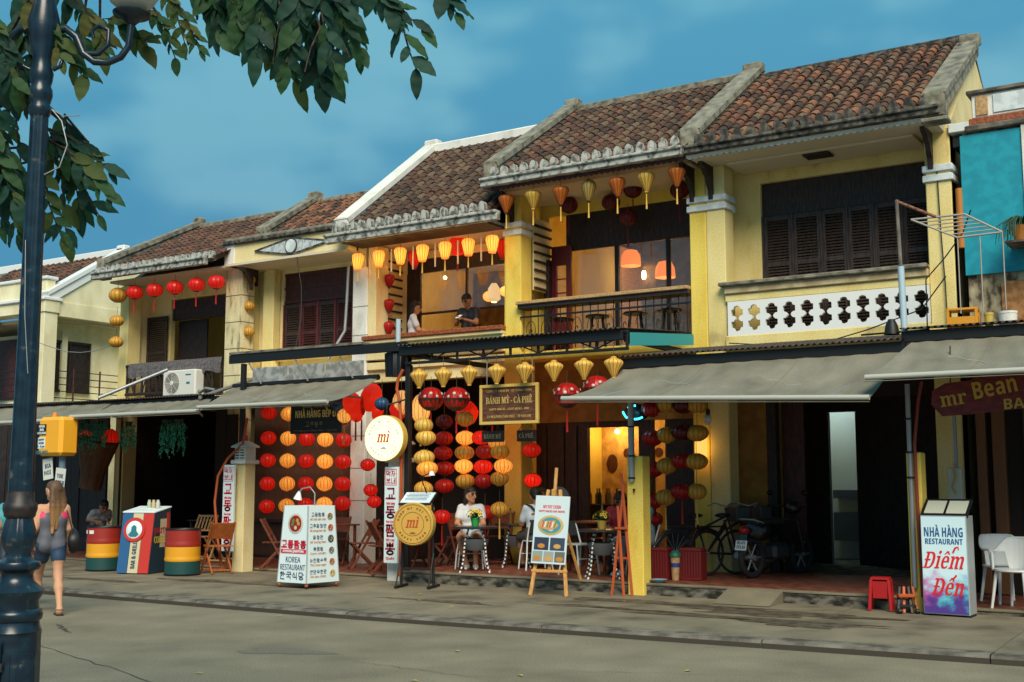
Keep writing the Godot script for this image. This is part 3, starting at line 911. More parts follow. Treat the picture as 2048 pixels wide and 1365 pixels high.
func core(h: Node3D, x0: float, x1: float, top: float, m: Material, floor_y := 3.72) -> void:   # slabs and rear wall
	wpart(h, "upper_floor", Mb.new().span(x0, x1, floor_y, floor_y + 0.14, -4.7, -0.01, 0.01), m)
	wpart(h, "ceiling", Mb.new().span(x0, x1, top, top + 0.05, -4.7, 0.3), mt("ceiling_paint", Color(0.62, 0.55, 0.42), 0.9))
	wpart(h, "rear_wall", Mb.new().span(x0, x1, 3.86, top, -4.8, -4.66), m)

func house_far_white() -> void:
	var h := thing("white_house", "ivory house with white roof edges and a side balcony at the far end", "house", Vector3(-18, 0, -2), 0.0, "shophouses along the street")
	var X := -16.0
	wpart(h, "front_wall", Mb.new().span(-24, X - 0.5, 0, 5.3, -1.1, -0.95), M.ivory)
	wpart(h, "pillar", Mb.new().span(X - 0.42, X, 0, 5.62, -0.42, -0.06, 0.01), M.ivory)
	wpart(h, "pillar", Mb.new().span(X - 2.6, X - 2.25, 0, 5.62, -0.42, -0.06, 0.01), M.ivory)
	wpart(h, "front_beam", Mb.new().span(-24, X + 0.03, 5.62, 5.9, -0.45, -0.03, 0.01), M.ivory)
	wpart(h, "cornice", Mb.new().span(-24, X + 0.06, 5.9, 5.98, -0.5, 0.03, 0.015), M.white)
	wpart(h, "parapet", Mb.new().span(-24, X - 0.1, 5.98, 6.42, -0.4, -0.15, 0.02), M.ivory)
	wpart(h, "parapet_cap", Mb.new().span(-24, X - 0.06, 6.42, 6.5, -0.45, -0.1, 0.02), M.white)
	wpart(h, "ceiling", Mb.new().span(-24, X - 0.31, 5.5, 5.58, -5.0, -0.46), mt("ceiling_paint", Color(0.62, 0.55, 0.42), 0.9))
	# side towards the street's gap: beam, recessed balcony, end wall
	wpart(h, "side_beam", Mb.new().span(X - 0.3, X + 0.004, 5.56, 5.9, -5.0, -0.46), M.ivory)
	wpart(h, "side_wall", Mb.new().span(X - 0.75, X - 0.6, 0, 5.55, -5.0, -0.43), M.ivory)
	wpart(h, "side_wall", Mb.new().span(X - 0.6, X - 0.05, 0, 3.55, -5.0, -0.43, 0.01), M.ivory)
	wpart(h, "pillar", Mb.new().span(X - 0.3, X, 3.55, 5.56, -3.4, -3.1, 0.01), M.ivory)
	wpart(h, "gable_wall", Mb.new().prism(PackedVector2Array([Vector2(-0.3, 5.9), Vector2(-2.25, 7.25), Vector2(-4.6, 5.9)]), X - 0.3, X - 0.02, zy()), M.ivory)
	raking_coping(h, X - 0.1, Vector2(-0.18, 5.95), Vector2(-2.3, 7.32), 0.24, 0.14, M.white, false)
	wpart(h, "ridge", Mb.new().span(-24, X, 7.3, 7.52, -2.42, -2.2, 0.02), M.white)
	tiled_roof(h, -20.5, X - 0.22, Vector2(-0.25, 6.0), Vector2(-2.3, 7.34), 18, 10, M.tones.slice(0, 3), M.lichen, 0.1)
	var w := wpart(h, "window", Mb.new().span(X - 0.6, X - 0.57, 3.85, 5.0, -1.75, -0.68), M.darkwood)
	part(w, "frame", Mb.new().span(X - 0.58, X - 0.52, 3.8, 3.87, -1.8, -0.63).span(X - 0.58, X - 0.52, 5.0, 5.06, -1.8, -0.63).span(X - 0.58, X - 0.53, 3.87, 5.0, -0.68, -0.63).span(X - 0.58, X - 0.53, 3.87, 5.0, -1.8, -1.75).span(X - 0.58, X - 0.53, 3.87, 5.0, -1.24, -1.19), M.darkwood)
	for k in 5:
		wpart(h, "balcony_rail", Mb.new().tube([Vector3(X - 0.02, 3.62 + 0.16 * k, -3.1), Vector3(X - 0.02, 3.62 + 0.16 * k, -0.25), Vector3(X - 0.3, 3.62 + 0.16 * k, -0.02), Vector3(X - 2.2, 3.62 + 0.16 * k, -0.02)], 0.012, 0.012, 6), M.steel)
	for z in [-0.25, -0.95, -1.7, -2.4]:
		wpart(h, "balcony_post", Mb.new().tube([Vector3(X - 0.02, 3.5, z), Vector3(X - 0.02, 4.33, z)], 0.022, 0.022, 6), M.redwood)
	wpart(h, "front_door", Mb.new().span(-19.6, -17.6, 3.7, 5.2, -0.95, -0.9), M.redwood)
	wpart(h, "rear_wall", Mb.new().span(-24, X, 0, 5.9, -5.1, -4.95), M.ivory)
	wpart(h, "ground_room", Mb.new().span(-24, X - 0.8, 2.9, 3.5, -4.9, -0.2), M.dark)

func house_one() -> void:
	var sf := thing("shop_front_and_shade", "dark boards added in place of the unlit shop interior below the ivory house", "shop front", Vector3(-17, 0, 0.2))  # added boards: the shade of the shop is put into their dark colour
	for k in 27:
		wpart(sf, "board", Mb.new().span(-21.3 + k * 0.3, -21.01 + k * 0.3, 0.15, 3.15, 0.16 + 0.01 * (k % 2), 0.2 + 0.01 * (k % 3), 0.006), M.darkwood)
	var x0 := -13.24
	var x1 := -9.72
	var h := house("shophouse", "old yellow shophouse with red balls of lanterns and cloths over its wooden balcony rail", x0, x1)
	core(h, x0, x1, 5.98, M.pale, 3.3)
	party_wall(h, x0 + 0.02, x0 + 0.2, 6.0, Vector2(-2.2, 7.6), M.cream)
	party_wall(h, x1 - 0.09, x1 + 0.09, 6.0, Vector2(-2.2, 7.6), M.pale)
	pillar(h, x0, x0 + 0.28, 0, 5.95, M.pale)
	holed_wall(h, x0 + 0.2, x1 - 0.09, 3.44, 5.98, -0.65, -12.32, -10.3, 3.46, 5.66, M.pale)
	wpart(h, "lintel_panel", Mb.new().span(-12.3, -10.32, 5.2, 5.64, -0.74, -0.68), M.darkwood)
	wpart(h, "inner_door", Mb.new().span(-12.3, -11.4, 3.46, 5.2, -0.9, -0.86), M.darkwood)
	shutter(h, -13.0, -12.35, 3.5, 5.3, -0.56, M.shutter, 0.55)
	tiled_roof(h, x0 - 0.05, x1 + 0.1, Vector2(0.62, 6.14), Vector2(-2.2, 7.64), 22, 13, M.tones.slice(0, 3), M.lichen, 0.16)
	eave_board(h, x0 - 0.1, x1 - 0.1, 6.14, 0.68, 0.13, M.lichen)
	raking_coping(h, x0, Vector2(0.5, 6.3), Vector2(-2.2, 7.66), 0.2, 0.14, M.mould)
	wpart(h, "ridge", Mb.new().span(x0, x1, 7.6, 7.76, -2.3, -2.1, 0.02), M.mould)
	bracket(h, -9.2, 5.95, 0.0, M.darkwood, 0.7)
	# wooden balustrade with crosses
	for y in [3.5, 4.12]: wpart(h, "rail", Mb.new().span(-12.93, -9.98, y, y + 0.06, -0.02, 0.05, 0.008), M.darkwood)
	for k in 13:
		var x := -12.9 + 2.9 * k / 12.0
		wpart(h, "baluster", Mb.new().span(x - 0.02, x + 0.02, 3.56, 4.12, -0.01, 0.035, 0.004), M.darkwood)
	for k in 12:
		if k % 2 == 1: continue
		var x := -12.9 + 2.9 * k / 12.0
		var b := Mb.new()
		b.bar(Vector3(x + 0.02, 3.57, 0.015), Vector3(x + 0.22, 4.1, 0.015), 0.02, 0.018, Vector3.BACK).bar(Vector3(x + 0.22, 3.57, 0.012), Vector3(x + 0.02, 4.1, 0.012), 0.02, 0.018, Vector3.BACK)
		wpart(h, "cross_brace", b, M.darkwood)
	# ground floor
	wpart(h, "ground_back", Mb.new().span(x0, x1, 0, 3.3, -3.6, -3.5), M.darkwood)
	for x in [x0 + 0.23, x1 - 0.12]: wpart(h, "shade_liner", Mb.new().span(x - 0.02, x + 0.02, 0.15, 3.3, -3.5, 0.03), M.darkwood)  # dark liners added over the pale walls to stand for the room's shade
	wpart(h, "shade_liner", Mb.new().span(-9.96, -9.47, 0.12, 3.0, 0.004, 0.03), M.dark)  # foot of the pillar covered in near-black, its shade as colour
	wpart(h, "ground_pier", Mb.new().span(x1 - 0.35, x1 - 0.08, 0, 3.3, -0.3, 0.05), M.dark)

func house_two() -> void:
	var x0 := -9.72
	var x1 := -6.35
	var h := house("shophouse", "cream shophouse with a diamond ornament on its flat front beam and red-brown shutters", x0, x1)
	core(h, x0 + 0.09, x1 - 0.1, 6.0, M.cream)
	party_wall(h, x1 - 0.1, x1 + 0.1, 6.1, Vector2(-2.34, 7.8), M.cream)
	pillar(h, -9.95, -9.48, 0, 6.05, M.stained)
	for y in [1.3, 2.1, 2.9, 3.35, 3.8, 4.35, 4.9, 5.45]:
		wpart(h, "pillar_joint", Mb.new().span(-9.953, -9.477, y - 0.008, y + 0.008, -0.363, 0.003), mt("joint", Color(0.12, 0.1, 0.07), 0.9))
	pillar(h, -9.3, -9.0, 3.86, 6.0, M.pale, -0.42, 0.2)
	holed_wall(h, -9.62, x1 - 0.1, 3.86, 6.0, -0.65, -8.94, -7.06, 4.2, 5.92, M.cream)
	wpart(h, "shutter_header", Mb.new().span(-8.94, -7.06, 5.28, 5.92, -0.76, -0.7), M.redwood)
	for k in 3: wpart(h, "header_rail", Mb.new().span(-8.94, -7.06, 5.3 + 0.28 * k, 5.35 + 0.28 * k, -0.7, -0.67, 0.005), M.redwood)
	for k in 4: shutter(h, -8.92 + 0.465 * k, -8.92 + 0.465 * k + 0.45, 4.22, 5.27, -0.67, M.shutter if k % 2 == 0 else M.redwood, 0.42)
	for k in 5: wpart(h, "mullion", Mb.new().span(-8.945 + 0.465 * k, -8.915 + 0.465 * k, 4.22, 5.28, -0.7, -0.64, 0.005), mt("red_lacquer", Color(0.14, 0.012, 0.014), 0.45))
	wpart(h, "sill", Mb.new().span(-9.5, -6.5, 4.1, 4.2, -0.68, -0.5, 0.01), M.cream)
	# front beam and its ornament
	wpart(h, "front_beam", Mb.new().span(-9.72, -6.42, 6.04, 6.44, 0.02, 0.26, 0.015), M.cream)
	wpart(h, "corner_block", Mb.new().span(-9.74, -9.45, 6.0, 6.46, 0.0, 0.275, 0.015), M.whitewash)
	wpart(h, "beam_cap", Mb.new().span(-9.78, -6.42, 6.44, 6.52, -0.04, 0.34, 0.015), M.soot)
	wpart(h, "beam_cap", Mb.new().span(-9.72, -6.42, 6.52, 6.58, 0.0, 0.28, 0.015), M.mould)
	var dm := PackedVector2Array([Vector2(-8.86, 6.24), Vector2(-7.87, 6.07), Vector2(-6.88, 6.24), Vector2(-7.87, 6.41)])
	wpart(h, "diamond_ornament", Mb.new().prism(dm, 0.255, 0.285), worn("chalky_blue", [[0.3, Color(0.3, 0.34, 0.35)], [0.6, Color(0.55, 0.6, 0.62)]], 0.9, Vector3(2, 0.6, 2), 0.2, 0.02, 41))
	for k in 4: wpart(h, "diamond_rim", Mb.new().bar(Vector3(dm[k].x, dm[k].y, 0.285), Vector3(dm[(k + 1) % 4].x, dm[(k + 1) % 4].y, 0.285), 0.03, 0.02, Vector3.BACK), M.soot)
	wpart(h, "round_boss", Mb.new().lathe([Vector2(0, 0.035), Vector2(0.13, 0.035), Vector2(0.13, 0.0)], 24, Transform3D(Basis(Vector3.RIGHT, PI / 2), Vector3(-7.87, 6.24, 0.28))), M.band)
	var rim := []
	for k in 25: rim.append(Vector3(-7.87 + cos(TAU * k / 24) * 0.15, 6.24 + sin(TAU * k / 24) * 0.15, 0.3))
	wpart(h, "boss_rim", Mb.new().tube(rim, 0.014, 0.014, 6), M.soot)
	tiled_roof(h, x0, x1 - 0.1, Vector2(-0.35, 6.5), Vector2(-2.34, 7.84), 21, 11, M.tones.slice(1, 4), M.lichen, 0.02)
	wpart(h, "ridge", Mb.new().span(x0, x1, 7.8, 7.93, -2.45, -2.25, 0.02), M.mould)
	raking_coping(h, x0 + 0.05, Vector2(-0.75, 6.85), Vector2(-2.34, 7.86), 0.26, 0.12, M.mould)
	bracket(h, -9.42, 6.0, -0.36, M.darkwood, 0.55)
	# ground floor: bamboo blind wall behind the lantern curtain
	var blind := wpart(h, "bamboo_blind", Mb.new().span(-9.3, -6.5, 0.15, 3.3, -0.32, -0.28), worn("bamboo_back", [[0.3, Color(0.03, 0.017, 0.011)], [0.7, Color(0.075, 0.042, 0.026)]], 0.85, Vector3(6, 0.3, 6), 0.3, 0.02, 42))
	var cane := Mb.new()
	for k in 110: cane.tube([Vector3(-9.28 + k * 0.0254, 0.2, -0.272), Vector3(-9.28 + k * 0.0254, 3.3, -0.272)], 0.011, 0.011, 5, false)
	part(blind, "canes", cane, worn("bamboo", [[0.3, Color(0.05, 0.026, 0.016)], [0.7, Color(0.11, 0.06, 0.036)]], 0.7, Vector3(5, 0.4, 5), 0.0, 0.02, 43), Vector3.ZERO, Basis(), "stuff")
	for y in [0.85, 3.25]: wpart(h, "blind_rail", Mb.new().span(-9.3, -6.5, y, y + 0.07, -0.27, -0.2, 0.005), M.darkwood)
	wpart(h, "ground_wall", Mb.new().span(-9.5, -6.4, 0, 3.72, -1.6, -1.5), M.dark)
	wpart(h, "fascia", Mb.new().span(-9.48, -6.5, 3.3, 3.72, -0.3, -0.1, 0.01), M.cream)

func house_three() -> void:
	var x0 := -6.35
	var x1 := -3.0
	var h := house("shophouse", "yellow shophouse with a white raking roof edge and an open dining balcony under lit lanterns", x0, x1)
	core(h, x0 + 0.1, x1 - 0.1, 6.12, M.cream)
	party_wall(h, x1 - 0.1, x1 + 0.1, 6.1, Vector2(-2.38, 8.5), M.yellow)
	wpart(h, "pillar", Mb.new().span(-6.53, -6.17, 0, 5.7, -0.36, 0.0, 0.012), M.whitewash)
	wpart(h, "pillar", Mb.new().span(-6.17, -5.98, 3.9, 6.1, -0.4, -0.02, 0.01), M.cream)
	for y in [1.3, 1.9, 2.5, 3.1, 4.4, 4.95]: wpart(h, "pillar_joint", Mb.new().span(-6.533, -6.167, y - 0.006, y + 0.006, -0.2, 0.003), mt("joint", Color(0.12, 0.1, 0.07), 0.9))
	tiled_roof(h, -6.5, -2.98, Vector2(0.64, 6.2), Vector2(-2.35, 8.5), 17, 17, [M.tones[0], M.tones[2], M.tones[4], M.tones[5], M.tones[5]], M.lichen, 0.24)
	eave_board(h, -6.62, -2.75, 6.2, 0.68, 0.14, M.lichen)
	raking_coping(h, -6.4, Vector2(0.42, 6.4), Vector2(-2.35, 8.5), 0.28, 0.15, M.whitewash)
	wpart(h, "ridge", Mb.new().span(-6.4, x1, 8.45, 8.66, -2.5, -2.2, 0.03), M.whitewash)
	wpart(h, "soffit", Mb.new().span(-6.3, -3.05, 6.06, 6.1, 0.0, 0.6), M.darkwood)
	# slatted screen at the left, and the opening
	var sc := wpart(h, "slatted_screen", Mb.new().span(-6.15, -6.12, 3.9, 6.05, -1.0, -0.4), M.cream)
	for k in 13: part(sc, "slat", Mb.new().span(-6.12, -6.09, 3.95 + k * 0.16, 3.985 + k * 0.16, -0.98, -0.42), M.darkwood)
	holed_wall(h, -6.25, -3.1, 3.86, 6.1, -1.0, -6.0, -3.12, 3.9, 5.95, M.cream)
	wpart(h, "lintel_panel", Mb.new().span(-6.0, -3.12, 5.68, 5.95, -1.08, -1.02), M.darkwood)
	wpart(h, "door_leaf", Mb.new().span(-6.0, -5.66, 3.9, 5.68, -1.05, -0.99, 0.008), M.darkwood)
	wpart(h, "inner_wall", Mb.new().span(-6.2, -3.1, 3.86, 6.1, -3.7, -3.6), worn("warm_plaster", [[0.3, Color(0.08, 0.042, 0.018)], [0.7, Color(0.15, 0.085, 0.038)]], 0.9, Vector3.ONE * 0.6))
	wpart(h, "glass_pane", Mb.new().span(-5.66, -3.12, 4.9, 5.68, -1.05, -1.045), glass())
	wpart(h, "window_rail", Mb.new().span(-5.66, -3.12, 4.86, 4.9, -1.07, -1.02, 0.004), M.darkwood)
	wpart(h, "mullion", Mb.new().span(-4.62, -4.57, 4.9, 5.68, -1.07, -1.02, 0.004), M.darkwood)
	# a patterned hanging and a pale curtain inside
	wpart(h, "wall_hanging", Mb.new().span(-5.2, -4.6, 4.1, 5.6, -3.58, -3.56), M.tan_wood)
	for k in 9: wpart(h, "hanging_disc", Mb.new().lathe([Vector2(0, 0.02), Vector2(0.08, 0.02), Vector2(0.08, 0)], 12, Transform3D(Basis(Vector3.RIGHT, PI / 2), Vector3(-5.05 + 0.15 * (k % 3), 4.5 + 0.35 * (k / 3), -3.56))), M.darkwood)
	for k in 3: wpart(h, "curtain", Mb.new().lathe([Vector2(0.06, 0), Vector2(0.07, 0.7), Vector2(0.05, 1.3)], 14, Transform3D(Basis(), Vector3(-4.25 + 0.3 * k, 4.2, -2.6)), 6, 0.2), mt("pale_curtain", Color(0.5, 0.52, 0.55), 0.8))
	# counter, mouldings
	wpart(h, "counter_board", Mb.new().span(-6.17, -3.04, 4.27, 4.35, -0.3, 0.16, 0.01), M.orange_wood)
	for r in [[4.2, 4.27, 0.12], [4.1, 4.2, 0.06], [3.9, 4.1, 0.02]]: wpart(h, "moulding", Mb.new().span(-6.17, -3.06, r[0], r[1], -0.25, r[2], 0.012), M.cream)
	lamp_in(h, Vector3(0.3, 5.55, -2.0), Color(1, 0.62, 0.28), 0.16, 0.08)
	var bulb := wpart(h, "wall_bulb", Mb.new().ball(Vector3(-5.37, 5.62, -1.4), Vector3.ONE * 0.035), glow("warm_bulb", Color(0.8, 0.6, 0.3), Color(1, 0.7, 0.3), 6.0))
	lamp_in(bulb, Vector3(-5.37, 5.62, -1.4), Color(1, 0.6, 0.25), 0.05, 0.03)
	var sh := wpart(h, "glass_lamp", Mb.new().lathe([Vector2(0.05, -0.16), Vector2(0.13, -0.1), Vector2(0.11, 0.1), Vector2(0.05, 0.2)], 16, Transform3D(Basis(), Vector3(-4.22, 5.2, -1.4))), glow("glass_lamp", Color(0.8, 0.7, 0.5), Color(1, 0.7, 0.3), 0.22))
	lamp_in(sh, Vector3(-4.22, 5.2, -1.4), Color(1, 0.65, 0.3), 0.05, 0.05)
	for p in [[-5.0, 5.35], [-4.6, 5.42], [-4.0, 5.45]]:
		wpart(h, "inner_lantern", Mb.new().ball(Vector3(p[0], p[1], -2.4), Vector3(0.13, 0.11, 0.13)), glow("inner_lantern", Color(0.6, 0.25, 0.05), Color(1, 0.4, 0.06), 0.5))
	# ground floor, open to the west terrace
	wpart(h, "shade_liner", Mb.new().span(-6.25, -6.2, 0.15, 3.7, -2.5, -0.37), M.darkwood)  # added dark liner, imitates the shade inside the ground floor
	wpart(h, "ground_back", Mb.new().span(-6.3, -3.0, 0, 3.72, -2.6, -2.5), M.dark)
	wpart(h, "fascia", Mb.new().span(-6.17, -3.06, 3.5, 3.72, -0.3, -0.08), M.cream)

func house_four() -> void:
	var x0 := -3.0
	var x1 := 0.73
	var h := house("shophouse", "deep yellow shophouse with silk drop lanterns and a balcony bar over the cafe", x0, x1)
	core(h, x0 + 0.1, x1 - 0.1, 6.62, M.yellow)
	party_wall(h, x1 - 0.1, x1 + 0.08, 6.7, Vector2(-2.35, 8.8), M.yellow)
	pillar(h, -3.06, -2.73, 0, 6.66, M.yellow)
	pillar(h, 0.45, 0.73, 0, 6.66, M.yellow)
	capital(h, -3.06, -2.73, 6.17, M.band)
	tiled_roof(h, -2.95, 0.62, Vector2(0.64, 6.8), Vector2(-2.35, 8.78), 18, 16, [M.tones[0], M.tones[1], M.tones[5], M.tones[2], M.tones[4], M.tones[0]], M.lichen, 0.2)
	eave_board(h, -3.1, 0.66, 6.78, 0.68, 0.12, M.lichen)
	scallops(h, -2.95, 0.66, 6.68, 0.6, M.redwood)
	raking_coping(h, -3.0, Vector2(0.5, 6.95), Vector2(-2.35, 8.78), 0.24, 0.15, M.mould)
	wpart(h, "ridge", Mb.new().span(-2.9, 0.7, 8.76, 8.9, -2.45, -2.25, 0.02), M.mould)
	wpart(h, "soffit", Mb.new().span(-2.9, 0.62, 6.64, 6.68, 0.0, 0.6), mt("pink_soffit", Color(0.45, 0.33, 0.22), 0.9))
	bracket(h, -2.9, 6.64, 0.0, M.darkwood, 0.8)
	holed_wall(h, -2.9, 0.63, 3.86, 6.62, -1.0, -2.75, 0.44, 3.87, 6.42, M.yellow)
	wpart(h, "lintel_panel", Mb.new().span(-2.4, 0.44, 5.76, 6.42, -1.08, -1.0, 0.005), M.darkwood)
	var sc := wpart(h, "slatted_screen", Mb.new().span(-2.73, -2.7, 5.0, 6.3, -0.95, -0.38), M.cream)
	for k in 8: part(sc, "slat", Mb.new().span(-2.7, -2.66, 5.02 + k * 0.16, 5.06 + k * 0.16, -0.94, -0.38), M.darkwood)
	wpart(h, "dark_jamb", Mb.new().span(-2.75, -2.66, 3.87, 5.6, -1.04, -0.8), M.darkwood)
	# red lacquered door leaf standing open
	var d := wpart(h, "door_leaf", Mb.new().span(-2.66, -2.56, 3.9, 5.85, -0.98, -0.92, 0.005).span(-2.36, -2.26, 3.9, 5.85, -0.98, -0.92, 0.005).span(-2.56, -2.36, 3.9, 4.5, -0.97, -0.93).span(-2.56, -2.36, 5.5, 5.85, -0.97, -0.93), mt("door_red", Color(0.12, 0.01, 0.012), 0.35))
	part(d, "pane", Mb.new().span(-2.56, -2.36, 4.5, 5.5, -0.955, -0.945), glass())
	for k in 3: part(d, "glazing_bar", Mb.new().span(-2.56, -2.36, 4.74 + 0.25 * k, 4.76 + 0.25 * k, -0.96, -0.935), mt("door_red", Color(0.12, 0.01, 0.012), 0.35))
	for r in [[-2.26, -1.43], [-1.36, -0.45], [-0.37, 0.44]]: wpart(h, "glass_pane", Mb.new().span(r[0], r[1], 3.9, 5.76, -1.05, -1.042), glass())
	for x in [-1.395, -0.41]: wpart(h, "mullion", Mb.new().span(x - 0.035, x + 0.035, 3.88, 5.76, -1.08, -1.01, 0.005), M.steel)
	# room behind
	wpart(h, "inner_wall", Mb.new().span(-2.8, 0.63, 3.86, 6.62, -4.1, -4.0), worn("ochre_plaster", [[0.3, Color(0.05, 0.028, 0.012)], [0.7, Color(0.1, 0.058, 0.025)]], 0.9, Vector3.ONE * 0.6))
	wpart(h, "inner_screen", Mb.new().span(-2.0, -1.9, 3.86, 6.0, -3.0, -2.2), M.tan_wood)
	for p in [[-1.56, 5.68, -1.9], [-0.88, 5.4, -1.9]]:
		var b := Mb.new().lathe([Vector2(0.05, 0.17), Vector2(0.12, 0.15), Vector2(0.175, 0.05), Vector2(0.19, -0.12), Vector2(0.185, -0.13)], 24, Transform3D(Basis(), Vector3(p[0], p[1], p[2])), 24, 0.03)
		var o := wpart(h, "basket_lamp", b, glow("basket_lamp", Color(0.35, 0.1, 0.02), Color(1, 0.22, 0.03), 0.4))
		part(o, "bulb", Mb.new().ball(Vector3(p[0], p[1] - 0.02, p[2]), Vector3.ONE * 0.05), glow("warm_bulb", Color(0.8, 0.6, 0.3), Color(1, 0.7, 0.3), 6.0))
		part(o, "flex", Mb.new().tube([Vector3(p[0], p[1] + 0.16, p[2]), Vector3(p[0], 6.62, p[2])], 0.006, 0.006, 5), M.steel)
		lamp_in(o, Vector3(p[0], p[1] - 0.02, p[2]), Color(1, 0.5, 0.18), 0.06, 0.05)
	for p in [[-2.28, 5.75, -3.95], [-0.3, 4.8, -3.95], [0.1, 4.75, -3.95]]:
		var o := wpart(h, "wall_sconce", Mb.new().lathe([Vector2(0.03, -0.08), Vector2(0.05, 0), Vector2(0.03, 0.08)], 12, Transform3D(Basis(), Vector3(p[0], p[1], p[2] + 0.06))), glow("warm_bulb", Color(0.8, 0.6, 0.3), Color(1, 0.7, 0.3), 6.0))
		lamp_in(o, Vector3(p[0], p[1], p[2] + 0.06), Color(1, 0.6, 0.25), 0.05, 0.03)
	# counter on the balustrade
	wpart(h, "counter_board", Mb.new().span(-2.76, 0.45, 4.67, 4.73, -0.25, 0.14, 0.01), M.tan_wood)
	wpart(h, "counter_edge", Mb.new().span(-2.74, 0.45, 4.6, 4.67, -0.2, 0.1, 0.006), M.darkwood)
	for y in [3.95, 4.45]: wpart(h, "rail", Mb.new().span(-2.73, 0.45, y, y + 0.03, 0.0, 0.03), M.steel)
	for k in 22:
		var x := -2.66 + 3.05 * k / 21.0
		wpart(h, "baluster", Mb.new().tube([Vector3(x, 3.88, 0.015), Vector3(x, 4.62, 0.015)], 0.009, 0.009, 5), M.steel)
	for k in 10:
		var cx := -2.5 + 0.3 * k
		var p := []
		for i in 20: p.append(Vector3(cx + cos(i * 0.5) * 0.012 * i * 0.5, 4.2 + sin(i * 0.5) * 0.012 * i, 0.02))
		wpart(h, "scroll", Mb.new().tube(p, 0.008, 0.006, 5), M.steel)
	# ground floor front of the cafe
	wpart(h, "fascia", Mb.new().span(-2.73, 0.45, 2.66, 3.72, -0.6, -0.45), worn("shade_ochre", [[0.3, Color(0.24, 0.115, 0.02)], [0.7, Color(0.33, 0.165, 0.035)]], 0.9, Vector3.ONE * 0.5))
	wpart(h, "shop_front_and_shade", Mb.new().span(-2.73, -1.72, 0.26, 2.66, -0.6, -0.5), M.darkwood)
	wpart(h, "shop_front_and_shade", Mb.new().span(-0.75, -0.5, 0.26, 2.66, -0.6, -0.5), M.darkwood)
	wpart(h, "shop_front_and_shade", Mb.new().span(-0.28, 0.44, 0.26, 2.66, -0.62, -0.52), M.darkwood)  # extra dark panel added for the shade behind the lantern chains
	wpart(h, "shop_front_and_shade", Mb.new().span(-1.72, -0.75, 2.56, 2.66, -0.6, -0.5), M.darkwood)
	for x in [-2.55, -2.2, -1.95]: wpart(h, "door_stile", Mb.new().span(x - 0.04, x + 0.04, 0.3, 2.6, -0.5, -0.47, 0.005), M.darkwood)
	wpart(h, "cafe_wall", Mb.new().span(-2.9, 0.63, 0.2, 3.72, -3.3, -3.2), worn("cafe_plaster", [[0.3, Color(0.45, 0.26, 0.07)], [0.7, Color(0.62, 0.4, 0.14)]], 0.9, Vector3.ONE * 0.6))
	wpart(h, "cafe_bar", Mb.new().span(-2.6, -1.9, 0.26, 1.25, -2.4, -1.7, 0.01), M.darkwood)
	for k in 5: wpart(h, "wall_plate", Mb.new().lathe([Vector2(0, 0.02), Vector2(0.11 if k == 1 else 0.08, 0.02), Vector2(0.12 if k == 1 else 0.09, 0)], 16, Transform3D(Basis(Vector3.RIGHT, PI / 2).scaled(Vector3(1, 1.5 if k == 1 else 1.0, 1)), Vector3(-3.0 + k * 0.33, 2.2 - 0.2 * (k % 2), -3.2))), M.redwood)
	for k in 7: wpart(h, "bottle", Mb.new().lathe([Vector2(0, 0), Vector2(0.04, 0), Vector2(0.04, 0.16), Vector2(0.015, 0.22), Vector2(0.015, 0.28), Vector2(0, 0.28)], 10, Transform3D(Basis(), Vector3(-2.55 + k * 0.1, 1.25, -2.0 + 0.1 * (k % 2)))), mt("bottle_glass%d" % (k % 3), [Color(0.02, 0.05, 0.02), Color(0.2, 0.1, 0.02), Color(0.25, 0.22, 0.1)][k % 3], 0.15))
	for p in [[-2.4, 2.6, -2.9], [-1.2, 2.75, -2.6]]:
		var o := wpart(h, "spot_lamp", Mb.new().ball(Vector3(p[0], p[1], p[2]), Vector3.ONE * 0.045), glow("warm_bulb", Color(0.8, 0.6, 0.3), Color(1, 0.7, 0.3), 6.0))
		lamp_in(o, Vector3(p[0], p[1], p[2]), Color(1, 0.6, 0.22), 0.15, 0.05)

